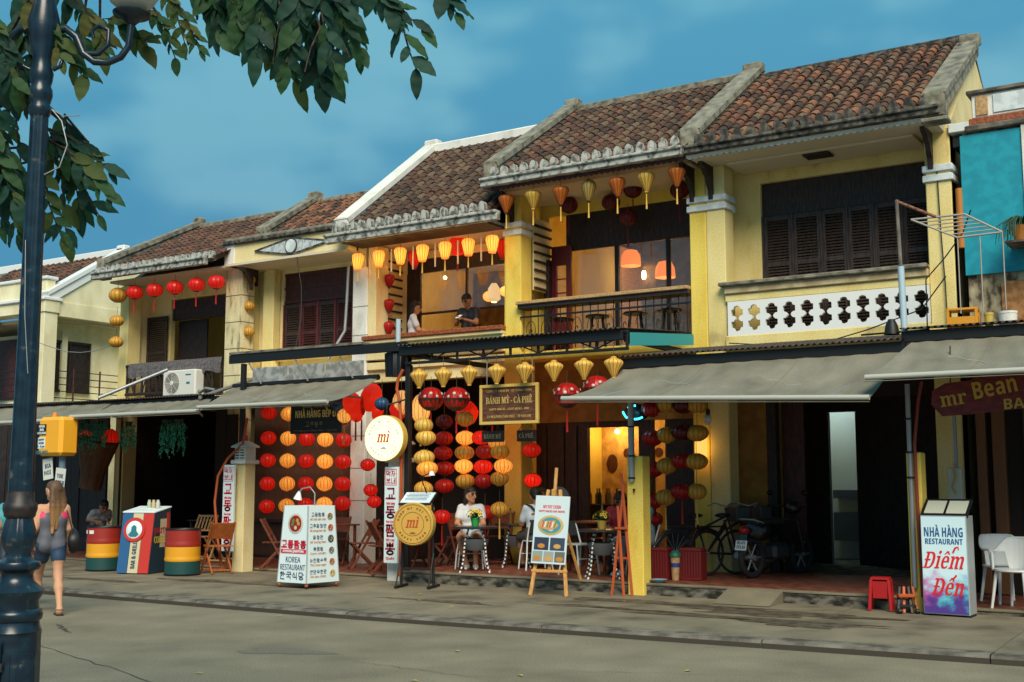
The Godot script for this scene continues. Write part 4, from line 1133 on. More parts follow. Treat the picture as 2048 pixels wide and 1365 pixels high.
func house_five() -> void:
	var x0 := 0.73
	var x1 := 4.46
	var h := house("shophouse", "pale yellow shophouse with dark louvred shutters and a pierced white balcony panel", x0, x1)
	core(h, x0 + 0.08, x1 - 0.18, 6.62, M.pale)
	party_wall(h, x1 - 0.18, x1, 6.7, Vector2(-2.05, 8.5), M.cream)
	pillar(h, 0.735, 1.05, 0, 6.66, M.pale)
	pillar(h, 4.11, 4.46, 0, 6.66, M.pale)
	capital(h, 0.45, 1.05, 6.15, M.band)
	capital(h, 4.11, 4.46, 6.13, M.band)
	tiled_roof(h, 0.82, 4.4, Vector2(0.64, 6.78), Vector2(-2.3, 8.72), 17, 17, [M.tones[1], M.tones[3], M.tones[0], M.tones[2], M.tones[1], M.tones[4], M.tones[5]], M.soot, 0.19)
	eave_board(h, 0.7, 4.5, 6.76, 0.68, 0.1, M.soot)
	scallops(h, 0.7, 4.48, 6.68, 0.62, M.whitewash)
	raking_coping(h, 0.72, Vector2(0.48, 6.95), Vector2(-2.3, 8.78), 0.3, 0.13, M.mould)
	raking_coping(h, 4.42, Vector2(0.6, 6.82), Vector2(-2.0, 8.42), 0.26, 0.13, M.mould)
	wpart(h, "ridge", Mb.new().span(0.8, 4.36, 8.6, 8.8, -2.4, -2.2, 0.02), M.soot)
	wpart(h, "soffit", Mb.new().span(0.75, 4.4, 6.6, 6.64, 0.0, 0.6), mt("ceiling_paint", Color(0.62, 0.55, 0.42), 0.9))
	wpart(h, "ceiling_step", Mb.new().span(1.15, 4.0, 6.56, 6.6, -0.55, 0.15, 0.01), mt("ceiling_paint", Color(0.62, 0.55, 0.42), 0.9))
	wpart(h, "ceiling_lamp", Mb.new().span(2.35, 2.75, 6.53, 6.56, -0.2, 0.1, 0.01), M.darkwood)
	bracket(h, 0.52, 6.62, 0.0, M.darkwood, 0.9)
	bracket(h, 0.84, 6.62, 0.0, M.darkwood, 0.9)
	bracket(h, 4.2, 6.62, 0.0, M.darkwood, 0.9)
	holed_wall(h, 0.82, 4.28, 3.86, 6.62, -0.65, 1.4, 4.1, 3.87, 6.4, M.pale)
	wpart(h, "shutter_header", Mb.new().span(1.4, 4.1, 5.86, 6.4, -0.76, -0.72), M.darkwood)
	var xs := [1.42, 1.9, 2.36, 2.77, 3.17, 3.6, 4.08]
	for k in 6: shutter(h, xs[k] + 0.01, xs[k + 1] - 0.01, 3.9, 5.85, -0.68, M.shutter, 0.6)
	for k in 7: wpart(h, "jamb", Mb.new().span(xs[k] - 0.015, xs[k] + 0.015, 3.88, 5.86, -0.74, -0.66, 0.004), M.shutter)
	# balcony front
	wpart(h, "coping_slab", Mb.new().span(0.98, 4.12, 4.65, 4.71, -0.22, 0.17, 0.012), M.mould)
	wpart(h, "balcony_beam", Mb.new().span(1.05, 4.11, 4.53, 4.65, -0.15, 0.1, 0.012), worn("dusty_beam", [[0.3, Color(0.4, 0.3, 0.16)], [0.7, Color(0.56, 0.45, 0.26)]], 0.9, Vector3(0.6, 0.6, 0.6)))
	wpart(h, "balcony_beam", Mb.new().span(1.05, 4.11, 4.41, 4.53, -0.12, 0.06, 0.01), M.pale)
	wpart(h, "balcony_base", Mb.new().span(1.05, 4.11, 3.6, 3.88, -0.15, 0.07, 0.012), M.pale)
	var half := [[0.0, 0.2], [0.045, 0.185], [0.06, 0.145], [0.096, 0.135], [0.096, 0.05], [0.06, 0.045], [0.032, 0.02], [0.026, 0.0]]
	var edges := [1.09]
	for k in 11: edges.append(1.24 + 0.276 * k)
	edges.append(4.11)
	for k in 12:   # pierced panel, one piece between each pair of openings
		var p := PackedVector2Array()
		var xa: float = edges[k]
		var xb: float = edges[k + 1]
		var side := []
		for i in half.size(): side.append(Vector2(half[i][0], half[i][1]))
		for i in range(half.size() - 2, -1, -1): side.append(Vector2(half[i][0], -half[i][1]))
		p.append(Vector2(xa, 0.265))
		if k > 0:
			for s in side: p.append(Vector2(xa + s.x, s.y))
		p.append(Vector2(xa, -0.265))
		p.append(Vector2(xb, -0.265))
		if k < 11:
			for i in range(side.size() - 1, -1, -1): p.append(Vector2(xb - side[i].x, side[i].y))
		p.append(Vector2(xb, 0.265))
		wpart(h, "pierced_panel", Mb.new().prism(p, 0.0, 0.06, Transform3D(Basis(), Vector3(0, 4.145, 0))), M.white)
	# ground floor
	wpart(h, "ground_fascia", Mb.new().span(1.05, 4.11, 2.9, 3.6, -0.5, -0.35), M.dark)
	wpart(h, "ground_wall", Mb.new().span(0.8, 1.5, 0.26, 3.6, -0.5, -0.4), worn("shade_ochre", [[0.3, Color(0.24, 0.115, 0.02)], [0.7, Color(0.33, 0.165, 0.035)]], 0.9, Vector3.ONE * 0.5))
	wpart(h, "door_post", Mb.new().span(1.5, 1.65, 0.26, 2.9, -0.55, -0.38, 0.01), M.darkwood)
	wpart(h, "folded_door", Mb.new().span(1.65, 2.0, 0.26, 2.9, -0.7, -0.64, 0.01), M.redwood)
	holed_wall(h, 0.8, 4.28, 0.2, 3.6, -3.0, 1.63, 2.1, 0.26, 2.84, M.darkwood, "ground_back")
	wpart(h, "courtyard_wall", Mb.new().span(0.4, 2.6, 0.2, 3.6, -4.6, -4.5), M.white)
	wpart(h, "courtyard_shelf", Mb.new().span(1.3, 1.9, 1.35, 1.5, -4.5, -4.2).span(1.3, 1.9, 0.6, 1.1, -4.5, -4.2), mt("blue_grey", Color(0.1, 0.12, 0.16), 0.8))
	lamp_in(h, Vector3(-1.3, 3.2, -3.7), Color(0.6, 0.88, 1.0), 0.16, 0.1)  # cool lamp in place of courtyard daylight
	wpart(h, "daylight_tube", Mb.new().tube([Vector3(1.0, 3.3, -3.75), Vector3(1.5, 3.3, -3.75)], 0.02, 0.02, 8), glow("daylight_glow", Color(0.8, 0.85, 0.9), Color(0.8, 0.92, 1.0), 3.0))  # glowing tube stands in for daylight in the courtyard

func house_six() -> void:
	var h := thing("bar_building", "weathered building with a turquoise sheet and cream parapet beside the last shophouse", "building", Vector3(7, 0, 0), 0.0, "shophouses along the street")
	wpart(h, "wall", Mb.new().span(4.62, 11, 0.1, 6.62, -5, -0.06), worn("stained_render", [[0.25, Color(0.08, 0.06, 0.04)], [0.45, Color(0.3, 0.24, 0.15)], [0.8, Color(0.5, 0.43, 0.28)]], 0.95, Vector3(0.7, 0.4, 0.7), 0.4, 0.014, 51))
	wpart(h, "turquoise_sheet", Mb.new().span(4.6, 5.4, 4.5, 6.5, -0.05, 0.0, 0.004), worn("turquoise_paint", [[0.3, Color(0.0, 0.25, 0.34)], [0.7, Color(0.003, 0.31, 0.41)]], 0.6, Vector3.ONE * 0.4, 0.05, 0.02, 52))
	wpart(h, "edge_strip", Mb.new().span(5.41, 5.47, 4.4, 6.55, -0.05, 0.03, 0.006), M.whitewash)
	wpart(h, "turquoise_sheet", Mb.new().span(5.48, 6.6, 4.5, 6.5, -0.05, 0.0, 0.004), worn("turquoise_paint", [[0.5, Color(0, 0.2, 0.25)]], 0.6))
	wpart(h, "cornice", Mb.new().span(4.68, 11, 6.53, 6.62, -0.06, 0.06, 0.015), M.kerb)
	wpart(h, "cornice", Mb.new().span(4.74, 11, 6.62, 6.72, -0.2, 0.02, 0.012), M.orange_wood)
	wpart(h, "parapet", Mb.new().span(4.78, 11, 6.72, 7.06, -0.3, 0.0, 0.012), M.whitewash)
	wpart(h, "parapet_panel", Mb.new().span(4.84, 5.0, 6.75, 7.03, 0.0, 0.02, 0.004), M.tan_wood)
	wpart(h, "parapet_panel", Mb.new().span(5.07, 6.4, 6.76, 7.02, 0.0, 0.02, 0.004), M.band)
	wpart(h, "parapet_cap", Mb.new().span(4.72, 11, 7.06, 7.12, -0.34, 0.05, 0.012), M.kerb)
	wpart(h, "gutter", Mb.new().span(4.46, 4.74, 6.55, 6.68, -0.5, 0.05, 0.01), M.band)
	wpart(h, "gutter", Mb.new().span(4.5, 4.76, 6.35, 6.5, -0.5, -0.02, 0.01), M.steel)
	wpart(h, "rust_pipe", Mb.new().tube([Vector3(4.56, 4.9, -0.02), Vector3(4.56, 5.75, -0.02)], 0.05, 0.05, 10), mt("orange_pipe", Color(0.45, 0.16, 0.02), 0.6))
	wpart(h, "hatch", Mb.new().span(5.05, 5.9, 3.75, 4.38, -0.05, -0.02, 0.006), worn("rust_panel", [[0.3, Color(0.3, 0.13, 0.04)], [0.7, Color(0.45, 0.22, 0.08)]], 0.85, Vector3.ONE * 1.2))
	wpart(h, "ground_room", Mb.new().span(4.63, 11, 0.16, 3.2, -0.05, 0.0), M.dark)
	wpart(h, "door_post", Mb.new().span(4.66, 4.78, 0.16, 3.1, 0.001, 0.12, 0.008), mt("brown_post", Color(0.16, 0.06, 0.015), 0.6))
	wpart(h, "door_post", Mb.new().span(4.86, 5.02, 0.16, 3.1, 0.001, 0.12, 0.008), mt("brown_post", Color(0.16, 0.06, 0.015), 0.6))
	wpart(h, "door_post", Mb.new().span(5.25, 5.36, 0.16, 3.1, 0.001, 0.08, 0.008), mt("grey_post", Color(0.06, 0.055, 0.05), 0.7))

# ---------------------------------------------------------------- awnings and canopies
func awning(label: String, b0: Vector3, b1: Vector3, f0: Vector3, f1: Vector3) -> Node3D:   # back edge and front bar, left to right
	var h := thing("awning", label, "awning", Vector3((b0.x + b1.x) / 2, 0, 0), 0.0, "grey awnings over the pavement")
	var b := Mb.new()
	var nu := 48
	var nv := 10
	var g := func(i: int, j: int) -> Vector3:
		var u := i / float(nu)
		var v := j / float(nv)
		var p := b0.lerp(b1, u).lerp(f0.lerp(f1, u), v)
		p.y -= sin(PI * v) * 0.05 * (1.0 + 0.5 * sin(u * 9.0 + b0.x)) + 0.01 * sin(u * 34.0 + v * 5.0 + b0.x) * v * (1.1 - v) * 2.0 + 0.006 * sin(u * 71.0 - v * 8.0)
		return p
	for side in [0.0, -0.006]:
		for i in nu:
			for j in nv:
				var o := Vector3(0, side, 0)
				b.face(g.call(i, j) + o, g.call(i, j + 1) + o, g.call(i + 1, j + 1) + o, g.call(i + 1, j) + o)
	wpart(h, "cloth", b, M.fabric)
	for k in 4:   # seams, and pale creases rubbed into the cloth
		var p := []
		if k < 2:
			for j in nv + 1: p.append((g.call(16 + 16 * k, j) as Vector3) + Vector3(0, 0.003, 0))
		else:
			for j in 5: p.append((g.call(10 + 18 * (k - 2) + 2 * j, 3 + (j + k) / 2) as Vector3) + Vector3(0, 0.002, 0))
		wpart(h, "seam" if k < 2 else "crease", Mb.new().tube(p, 0.004, 0.004, 5), M.fabric if k < 2 else mt("crease_pale", Color(0.4, 0.4, 0.36), 0.8))
	wpart(h, "front_bar", Mb.new().tube([f0, f1], 0.032, 0.032, 10), mt("bar_paint", Color(0.42, 0.42, 0.37), 0.5))
	var hem := Mb.new()
	hem.bar(f0 + Vector3(0, -0.05, 0.02), f1 + Vector3(0, -0.05, 0.02), 0.06, 0.006, Vector3.UP)
	wpart(h, "hem", hem, M.fabric)
	wpart(h, "roller", Mb.new().tube([b0 + Vector3(0, 0.02, -0.03), b1 + Vector3(0, 0.02, -0.03)], 0.05, 0.05, 10), M.steel)
	for u in [0.12, 0.88]:
		var p := b0.lerp(b1, u) + Vector3(0, -0.3, -0.1)
		var q := f0.lerp(f1, u)
		wpart(h, "arm", Mb.new().tube([p, p.lerp(q, 0.5) + Vector3(0.12, 0.06, 0), q], 0.018, 0.018, 8), M.grey_pipe)
	return h

func canopies() -> void:
	awning("wide grey awning stretched over the dark garage front, longest of the awnings", Vector3(0.5, 3.24, 2.35), Vector3(4.28, 3.27, 2.35), Vector3(0.12, 2.75, 3.5), Vector3(4.22, 2.6, 3.6))
	awning("grey awning with pale scratches above the red bar sign", Vector3(4.42, 3.34, 2.4), Vector3(7.2, 3.34, 2.4), Vector3(4.18, 2.83, 3.6), Vector3(7.4, 2.83, 3.6))
	awning("grey awning above the black restaurant board and lantern curtain", Vector3(-7.59, 3.33, 2.0), Vector3(-4.26, 3.34, 2.0), Vector3(-6.94, 2.88, 3.4), Vector3(-4.09, 2.87, 3.4))
	awning("grey awning above the hanging green vines", Vector3(-10.74, 3.12, 2.2), Vector3(-7.9, 3.13, 2.2), Vector3(-10.25, 2.82, 3.4), Vector3(-6.9, 2.82, 3.4))
	awning("grey awning behind the lamp post and above the orange box", Vector3(-15.5, 3.2, 2.2), Vector3(-10.6, 3.15, 2.2), Vector3(-15.0, 2.78, 3.2), Vector3(-10.4, 2.79, 3.2))
	var rust := worn("rusty_sheet", [[0.3, Color(0.02, 0.018, 0.016)], [0.6, Color(0.07, 0.055, 0.045)], [0.85, Color(0.16, 0.1, 0.07)]], 0.7, Vector3.ONE * 1.2, 0.0, 0.014, 61)
	for r in [["corrugated iron roof edge above the wide garage awning", 0.42, 4.34, Vector2(2.5, 3.38), Vector2(0.1, 3.72)], ["corrugated iron roof with a yellow crate on it, above the bar", 4.3, 8.0, Vector2(2.5, 3.5), Vector2(0.05, 3.8)], ["corrugated iron roof edge under the balcony with the cloths", -15.5, -7.7, Vector2(2.3, 3.2), Vector2(0.1, 3.42)], ["corrugated iron sheet on the black steel truss of the cafe", -3.45, 0.5, Vector2(2.55, 3.78), Vector2(0.15, 3.98)]]:
		var h := thing("corrugated_roof", r[0], "roof", Vector3((r[1] + r[2]) / 2, 3, 1))
		corrugated(h, "sheet", r[1], r[2], r[3], r[4], rust)
		wpart(h, "edge_beam", Mb.new().span(r[1], r[2], r[3].y - 0.16, r[3].y - 0.025, r[3].x - 0.16, r[3].x - 0.08, 0.006), M.steel)
	# the cafe's truss with its posts
	var t := thing("steel_truss", "black steel lattice truss carrying the row of yellow lanterns over the cafe", "truss", Vector3(-1.4, 0, 2.4))
	for y in [3.5, 3.74]: wpart(t, "chord", Mb.new().span(-3.36, 0.56, y - 0.02, y + 0.02, 2.37, 2.43, 0.004), M.steel)
	for k in 9:
		var x := -3.34 + k * 0.485
		wpart(t, "strut", Mb.new().span(x - 0.018, x + 0.018, 3.52, 3.72, 2.385, 2.415, 0.003), M.steel)
		if k < 8: wpart(t, "diagonal", Mb.new().bar(Vector3(x + 0.02, 3.53 if k % 2 else 3.71, 2.4), Vector3(x + 0.465, 3.71 if k % 2 else 3.53, 2.4), 0.02, 0.018, Vector3.BACK), M.steel)
	for x in [-3.34]: wpart(t, "post", Mb.new().span(x - 0.045, x + 0.045, 0.1, 3.48, 2.3, 2.39, 0.006), M.steel)
	for x in [-3.3, 0.5]: wpart(t, "side_beam", Mb.new().span(x - 0.03, x + 0.03, 3.6, 3.68, 0.0, 2.36), M.steel)
	var tq := mt("turquoise_board", Color(0.03, 0.33, 0.34), 0.6)
	wpart(t, "end_board", Mb.new().prism(PackedVector2Array([Vector2(0.2, 3.76), Vector2(2.36, 3.54), Vector2(2.36, 3.73), Vector2(0.2, 3.93)]), 0.565, 0.575, zy()), tq)
	tag(part(self, "turquoise_board", Mb.new().span(-5.1, -3.05, 4.0, 4.1, 0.06, 0.12, 0.006), tq), "turquoise sheet under the moulded front of the lit dining balcony", "board")
	# H-beam over the lantern curtain with its dusty plastic panels
	var b := thing("canopy_beam", "long dark steel beam under the red-brown shutters", "beam", Vector3(-5.5, 3.7, 2.2))
	wpart(b, "web", Mb.new().span(-7.47, -3.5, 3.73, 3.88, 2.17, 2.23, 0.005), M.steel)
	wpart(b, "shelf_board", Mb.new().span(-7.45, -4.4, 3.885, 3.93, 1.9, 2.25, 0.006), M.kerb)
	wpart(b, "post", Mb.new().span(-7.2, -7.12, 0.12, 3.72, 2.12, 2.2, 0.005), M.steel)
	for x in [-7.0, -5.9, -4.9]: wpart(b, "stay", Mb.new().tube([Vector3(x, 3.72, 2.2), Vector3(x + 0.16, 3.36, 2.05)], 0.014, 0.014, 6), M.grey_pipe)
	var pl := worn("dusty_plastic", [[0.3, Color(0.2, 0.21, 0.2)], [0.7, Color(0.38, 0.4, 0.39)]], 0.4, Vector3.ONE * 0.8)
	for k in 3: wpart(b, "plastic_panel", Mb.new().span(-7.9 + k * 0.9, -7.02 + k * 0.9, 3.4, 3.76, 1.2, 1.21), pl)
	tag(part(self, "folded_tarp", Mb.new().lathe([Vector2(0.0, 0), Vector2(0.1, 0.02), Vector2(0.11, 0.4), Vector2(0.05, 0.46), Vector2(0, 0.46)], 20, Transform3D(Basis.from_scale(Vector3(2.6, 1, 1)), Vector3(-3.75, 3.32, 2.1)), 9, 0.25), M.steel), "black folded tarpaulin hung beside the truss of the cafe", "tarpaulin")
	# slanting awning struts above the iron roof on the left
	for s in [[Vector3(-10.9, 3.25, 2.3), Vector3(-10.25, 3.85, 1.2), "grey awning strut slanting up towards the ivory house"], [Vector3(-8.1, 3.15, 2.3), Vector3(-8.55, 3.62, 0.6), "grey awning strut beside the air conditioner"]]:
		tag(part(self, "awning_strut", Mb.new().tube([s[0], s[1]], 0.035, 0.035, 10), M.grey_pipe), s[2], "strut", "awning struts")

# ---------------------------------------------------------------- lanterns
func lanterns_high() -> void:
	var hues := ["orange", "yellow", "orange", "olive", "orange", "yellow", "orange"]
	var xs := [-2.74, -2.2, -1.66, -1.13, -0.6, -0.08, 0.45]
	for k in 7:
		var kind := "slim" if k == 3 else "drop"
		lantern(kind, hues[k], 0.0, Vector3(xs[k], 6.38 + [0.0, 0.0, 0.0, 0.02, 0, 0.01, 0.02][k], 0.45), 0.24 if k == 3 else 0.28, 0.36 if k == 3 else 0.31, 0.16, 0.22, "%s silk drop lantern, %s from the left under the eave of the balcony bar" % [hues[k], ORD[k]], "silk drop lanterns under the eave")
	for p in [[-2.11, 6.49, "beside the dark lintel"], [-1.27, 6.43, "middle of the three higher ones"], [-0.85, 6.6, "highest of the wine-red ones"], [-0.95, 6.12, "lowest, hanging before the lintel"], [0.02, 6.47, "rightmost, behind an orange one"]]:
		lantern("ball", "wine", 0.0, Vector3(p[0], p[1], -0.6), 0.32, 0.28, 0.1, 0.32, "wine-red round lantern inside the balcony bar, " + p[2], "wine-red lanterns inside the balcony bar")
	for k in 7:
		lantern("tub", "yellow", 0.95, Vector3(-6.16 + 0.505 * k, 5.75, 0.3), 0.24, 0.29, 0.08, 0.16, "lit yellow tub lantern, %s from the left under the white-edged roof" % ORD[k], "lit yellow lanterns under the white-edged roof")
	for k in 6:
		tag(part(self, "wind_rod", Mb.new().tube([Vector3(-6.02 + k * 0.505, 5.95, 0.1), Vector3(-6.02 + k * 0.505, 5.52, 0.1)], 0.016, 0.016, 6), mt("rod", Color(0.62, 0.6, 0.55), 0.4)), "slim white rod hanging between lit lanterns, %s from the left" % ORD[k], "hanging rod", "white rods between the lit lanterns")
	for p in [[-5.44, 5.84, "slim", "left"], [-3.45, 5.83, "slim", "right"]]:
		lantern(p[2], "red", 0.28, Vector3(p[0], p[1], -0.5), 0.25, 0.36, 0.1, 0.0, "red slim lantern behind the lit yellow row, at its %s end" % p[3], "red lanterns behind the lit row")
	lotus(Vector3(-4.4, 5.93, -0.45), 0.4, "big red lotus lantern in the middle behind the lit yellow row")
	for k in 3:
		lantern("heart", "red", 0.05, Vector3(-5.92, [5.44, 4.96, 4.53][k], -0.35), 0.21, 0.27, 0.12, 0.0, "red heart-shaped lantern by the slatted screen, %s" % ["uppermost", "middle one", "lowest"][k], "red lanterns by the slatted screen")
	for k in 5:
		lantern("round", "red", 0.22, Vector3([-12.23, -11.6, -10.98, -10.33, -9.75][k], 5.67, 0.45), 0.35, 0.27, 0.14, 0.26, "red round lantern, %s of the row above the cloths" % ORD[k], "red lanterns above the balcony cloths")
	for k in 3:
		lantern("round", "gold", 0.0, Vector3(-12.77, [5.66, 5.1, 4.64][k], 0.45), 0.38 if k == 0 else 0.3, 0.3 if k == 0 else 0.22, 0.2, 0.0, "gold round lantern at the house corner beyond the red row, %s" % ["topmost", "middle one", "lowest"][k], "gold lanterns at the house corner")
		lantern("round", "gold", 0.0, Vector3(-9.43, [5.78, 5.23, 4.7][k], -0.17), 0.22, 0.19, 0.2, 0.0, "gold round lantern half hidden behind the jointed pillar, %s" % ["topmost", "middle one", "lowest"][k], "gold lanterns behind the jointed pillar")

func lotus(at: Vector3, s: float, label: String, hue := "red") -> void:
	var o := thing("lotus_lantern", label, "lantern", at, 0.4, "big red lotus lanterns")
	for k in 8:
		var b := Mb.new()
		var g := func(i: int, j: int) -> Vector3:
			var v := i / 6.0
			var w := sin(PI * clampf(v * 0.85 + 0.15, 0, 1)) * 0.32 * s
			var t := (j / 4.0 - 0.5) * 2.0
			return Vector3(t * w, s * (-0.35 + 0.8 * v), 0.12 * s + sin(v * PI * 0.7) * 0.42 * s - t * t * 0.12 * s)
		for i in 6:
			for j in 4:
				b.face(g.call(i, j), g.call(i, j + 1), g.call(i + 1, j + 1), g.call(i + 1, j))
		part(o, "petal", b, silk(hue, 0.3), Vector3.ZERO, Basis(Vector3.UP, TAU * k / 8 + (0.2 if k % 2 else 0.0)) * Basis(Vector3.RIGHT, -0.5 if k % 2 else -0.9))
	part(o, "heart", Mb.new().ball(Vector3.ZERO, Vector3(0.3, 0.32, 0.3) * s), silk(hue, 0.3))
	part(o, "tassel", Mb.new().tube([Vector3(0, -0.3 * s, 0), Vector3(0, -0.3 * s - 0.3, 0)], 0.012, 0.016, 6), silk("red", 0.0))
	lamp_in(o, Vector3(0, 0.1 * s, 0), Color(1, 0.3, 0.06), 0.03)

func butterfly(at: Vector3, s: float, label: String) -> void:   # two large rounded silk wings on wire
	var o := thing("butterfly_lantern", label, "lantern", at, 0.25)
	for k in [[-0.55, 0.05, 0.62, 0.75, 0.5], [0.4, 0.32, 0.7, 0.85, -0.35], [-0.35, -0.42, 0.42, 0.5, 0.2], [0.75, -0.3, 0.36, 0.6, -0.3]]:
		part(o, "wing", Mb.new().ball(Vector3(k[0], k[1], 0) * s, Vector3(k[2], k[3], 0.22) * s * 0.8, 16, Basis(Vector3.BACK, k[4])), silk("red", 0.6))
	part(o, "body", Mb.new().ball(Vector3.ZERO, Vector3(0.12, 0.5, 0.2) * s), silk("red", 0.1))
	for x in [-0.3, 0.0]: part(o, "tassel", Mb.new().tube([Vector3(x * s, -0.7 * s, 0.05), Vector3(x * s, -0.7 * s - 0.35, 0.05)], 0.012, 0.016, 6), silk("wine", 0.0))

func lanterns_low() -> void:
	var cx := [-8.49, -7.97, -7.49, -7.015, -6.57]
	for c in 5:
		var red := c % 2 == 0
		for r in 5:
			var y: float = [2.92, 2.46, 2.04, 1.61, 1.21][r] + (c - 2) * [-0.035, -0.02, -0.012, 0.0, 0.02][r]
			var lit := 0.2 if red else (0.5 if c == 3 else 0.32)
			lantern("ball", "red" if red else "gold", lit * rng.randf_range(0.85, 1.1), Vector3(cx[c], y, 0.15), 0.31, 0.27, 0.2, 0.0, "%s ball lantern in the lantern curtain, %s column from left, %s row from top" % ["red" if red else "gold", ORD[c], ORD[r]], "lantern curtain before the bamboo blind")
	for k in 8:
		lantern("diamond", "yellow", 0.1, Vector3([-2.93, -2.47, -1.99, -1.5, -1.01, -0.52, -0.03, 0.44][k], 3.225, 2.62), 0.27, 0.28, 0.16, 0.0, "pale yellow diamond-shaped lantern, %s from the left along the cafe truss" % ORD[k], "yellow lanterns along the cafe truss")  # faint emission stands in for daylight on these unlit lanterns
	for p in [[-3.01, 2.94, "with white blossoms, nearest the steel post"], [-2.52, 2.92, "with dark leaves, left of the wooden cafe board"], [-0.55, 2.9, "right of the wooden cafe board"], [-0.05, 2.98, "half hidden by the wide awning"]]:
		var l := lantern("round", "red", 0.14, Vector3(p[0], p[1], 2.2), 0.4, 0.35, 0.18, 0.3, "large painted red lantern " + p[2], "large painted red lanterns")  # emission in the silk stands in for daylight on the front
		var lower := Mb.new().lathe([Vector2(0.075, -0.178), Vector2(0.13, -0.14), Vector2(0.175, -0.08), Vector2(0.2, -0.02), Vector2(0.214, 0.0)], 32, Transform3D(), 16, 0.05)
		part(l, "painted_band", lower, mt("painted_dark", Color(0.05, 0.03, 0.02), 0.5))
		for a in 12:
			var d := Vector3(cos(a * TAU / 12), 0.35 + 0.25 * (a % 2), sin(a * TAU / 12))
			part(l, "blossom", Mb.new().lathe([Vector2(0, 0.012), Vector2(0.022, 0.006), Vector2(0.026, 0)], 8), mt("blossom", Color(0.7, 0.6, 0.55), 0.6), Vector3(d.x * 0.196, 0.03 + 0.045 * (a % 2), d.z * 0.196), Basis(Quaternion(Vector3.UP, Vector3(d.x, 0.3, d.z).normalized())))
	# hanging chains of lanterns in the cafe: x, y, hue, glow
	var chains := [
		["gold chain right beside the steel post", 2.35, [[-3.03, 2.52, "yellow", 0.0], [-3.0, 2.33, "yellow", 0.1], [-3.03, 2.02, "yellow", 0.0], [-2.95, 1.85, "gold", 0.3], [-3.02, 1.54, "gold", 0.05], [-3.02, 1.23, "gold", 0.05]]],
		["red chain left of the lit gold one", 1.2, [[-3.5, 2.64, "wine", 0.0], [-3.48, 2.36, "red", 0.06], [-3.48, 2.12, "red", 0.05], [-3.48, 1.87, "red", 0.05], [-3.47, 1.58, "red", 0.12], [-3.49, 1.08, "red", 0.2]]],
		["partly lit gold chain above the woman", 1.2, [[-3.05, 2.67, "gold", 0.03], [-3.07, 2.36, "yellow", 0.6], [-3.08, 2.12, "gold", 0.05], [-3.07, 1.9, "yellow", 0.6], [-3.07, 1.66, "gold", 0.05]]],
		["red chain below the wooden cafe board", 1.15, [[-2.79, 2.36, "red", 0.45], [-2.69, 2.13, "red", 0.05], [-2.74, 1.89, "red", 0.45], [-2.71, 1.66, "red", 0.03], [-2.69, 1.16, "red", 0.12]]],
		["gold chain beside the yellow pillar", 1.1, [[-2.51, 2.27, "gold", 0.3], [-2.46, 2.13, "gold", 0.02], [-2.36, 1.9, "yellow", 0.5], [-2.45, 1.7, "gold", 0.05], [-2.46, 1.21, "gold", 0.08]]],
		["short chain right of the yellow pillar", 0.6, [[-2.14, 2.16, "red", 0.2], [-2.12, 1.67, "red", 0.5]]],
		["red chain behind the yellow post", 1.2, [[0.33, 2.72, "red", 0.0], [0.32, 2.29, "red", 0.0], [0.31, 1.83, "red", 0.0], [0.31, 1.36, "red", 0.02], [0.3, 1.1, "red", 0.0]]],
		["gold chain right of the yellow post", 1.2, [[0.56, 2.78, "gold", 0.0], [0.56, 2.33, "gold", 0.0], [0.55, 1.88, "gold", 0.0], [0.54, 1.42, "gold", 0.0]]],
		["red chain before the garage wall", 1.2, [[0.83, 2.76, "wine", 0.0], [0.82, 2.37, "wine", 0.0], [0.81, 1.95, "red", 0.0], [0.8, 1.51, "red", 0.0]]],
		["gold chain before the garage wall", 1.2, [[1.05, 2.75, "gold", 0.0], [1.04, 2.35, "gold", 0.0], [1.03, 1.94, "gold", 0.0], [1.02, 1.51, "gold", 0.0]]]]
	var pos := ["topmost", "second from the top", "third from the top", "fourth from the top", "fifth from the top", "lowest"]
	for c in chains:
		for k in c[2].size():
			var l: Array = c[2][k]
			lantern("round", l[2], l[3], Vector3(l[0], l[1], c[1] + rng.randf_range(-0.03, 0.03)), 0.31 * rng.randf_range(0.92, 1.08), 0.22, 0.2 if k else maxf(0.05, 3.3 - l[1]), 0.3 if k == c[2].size() - 1 else 0.0, "%s lantern, %s in the %s" % [{"wine": "dark red", "yellow": "lit yellow" if l[3] > 0.2 else "pale gold"}.get(l[2], l[2]), pos[k], c[0]], "lantern chains of the cafe")
	lantern("ball", "cream", 0.55, Vector3(-4.07, 2.95, 1.6), 0.3, 0.42, 0.3, 0.35, "tall lit cream lantern behind the round lit sign", "tall lit cream lanterns")
	lantern("ball", "cream", 0.6, Vector3(-3.74, 2.84, 1.5), 0.32, 0.5, 0.3, 0.3, "tall lit cream lantern right behind the steel post", "tall lit cream lanterns")
	lantern("ball", "cream", 0.35, Vector3(-5.17, 2.76, 1.75), 0.25, 0.25, 0.3, 0.3, "pale ribbed ball lantern under the red butterfly", "pale ball lanterns")
	lantern("ball", "blue", 0.0, Vector3(-4.2, 2.92, 1.95), 0.24, 0.2, 0.3, 0.0, "deep blue ribbed ball lantern above the round lit sign", "blue ball lanterns")
	lantern("ball", "blue", 0.0, Vector3(-5.38, 2.92, 1.7), 0.2, 0.16, 0.3, 0.0, "small blue lantern left of the red butterfly", "blue ball lanterns")
	butterfly(Vector3(-4.72, 2.93, 1.8), 0.36, "big red butterfly lantern with rounded silk wings above the jointed white pillar")
	lotus(Vector3(-4.13, 2.78, 1.6), 0.34, "red lotus lantern behind the round lit sign and the blue ball")
	lotus(Vector3(-3.15, 2.72, 1.0), 0.42, "orange-red lotus lantern glowing behind the painted red pair")
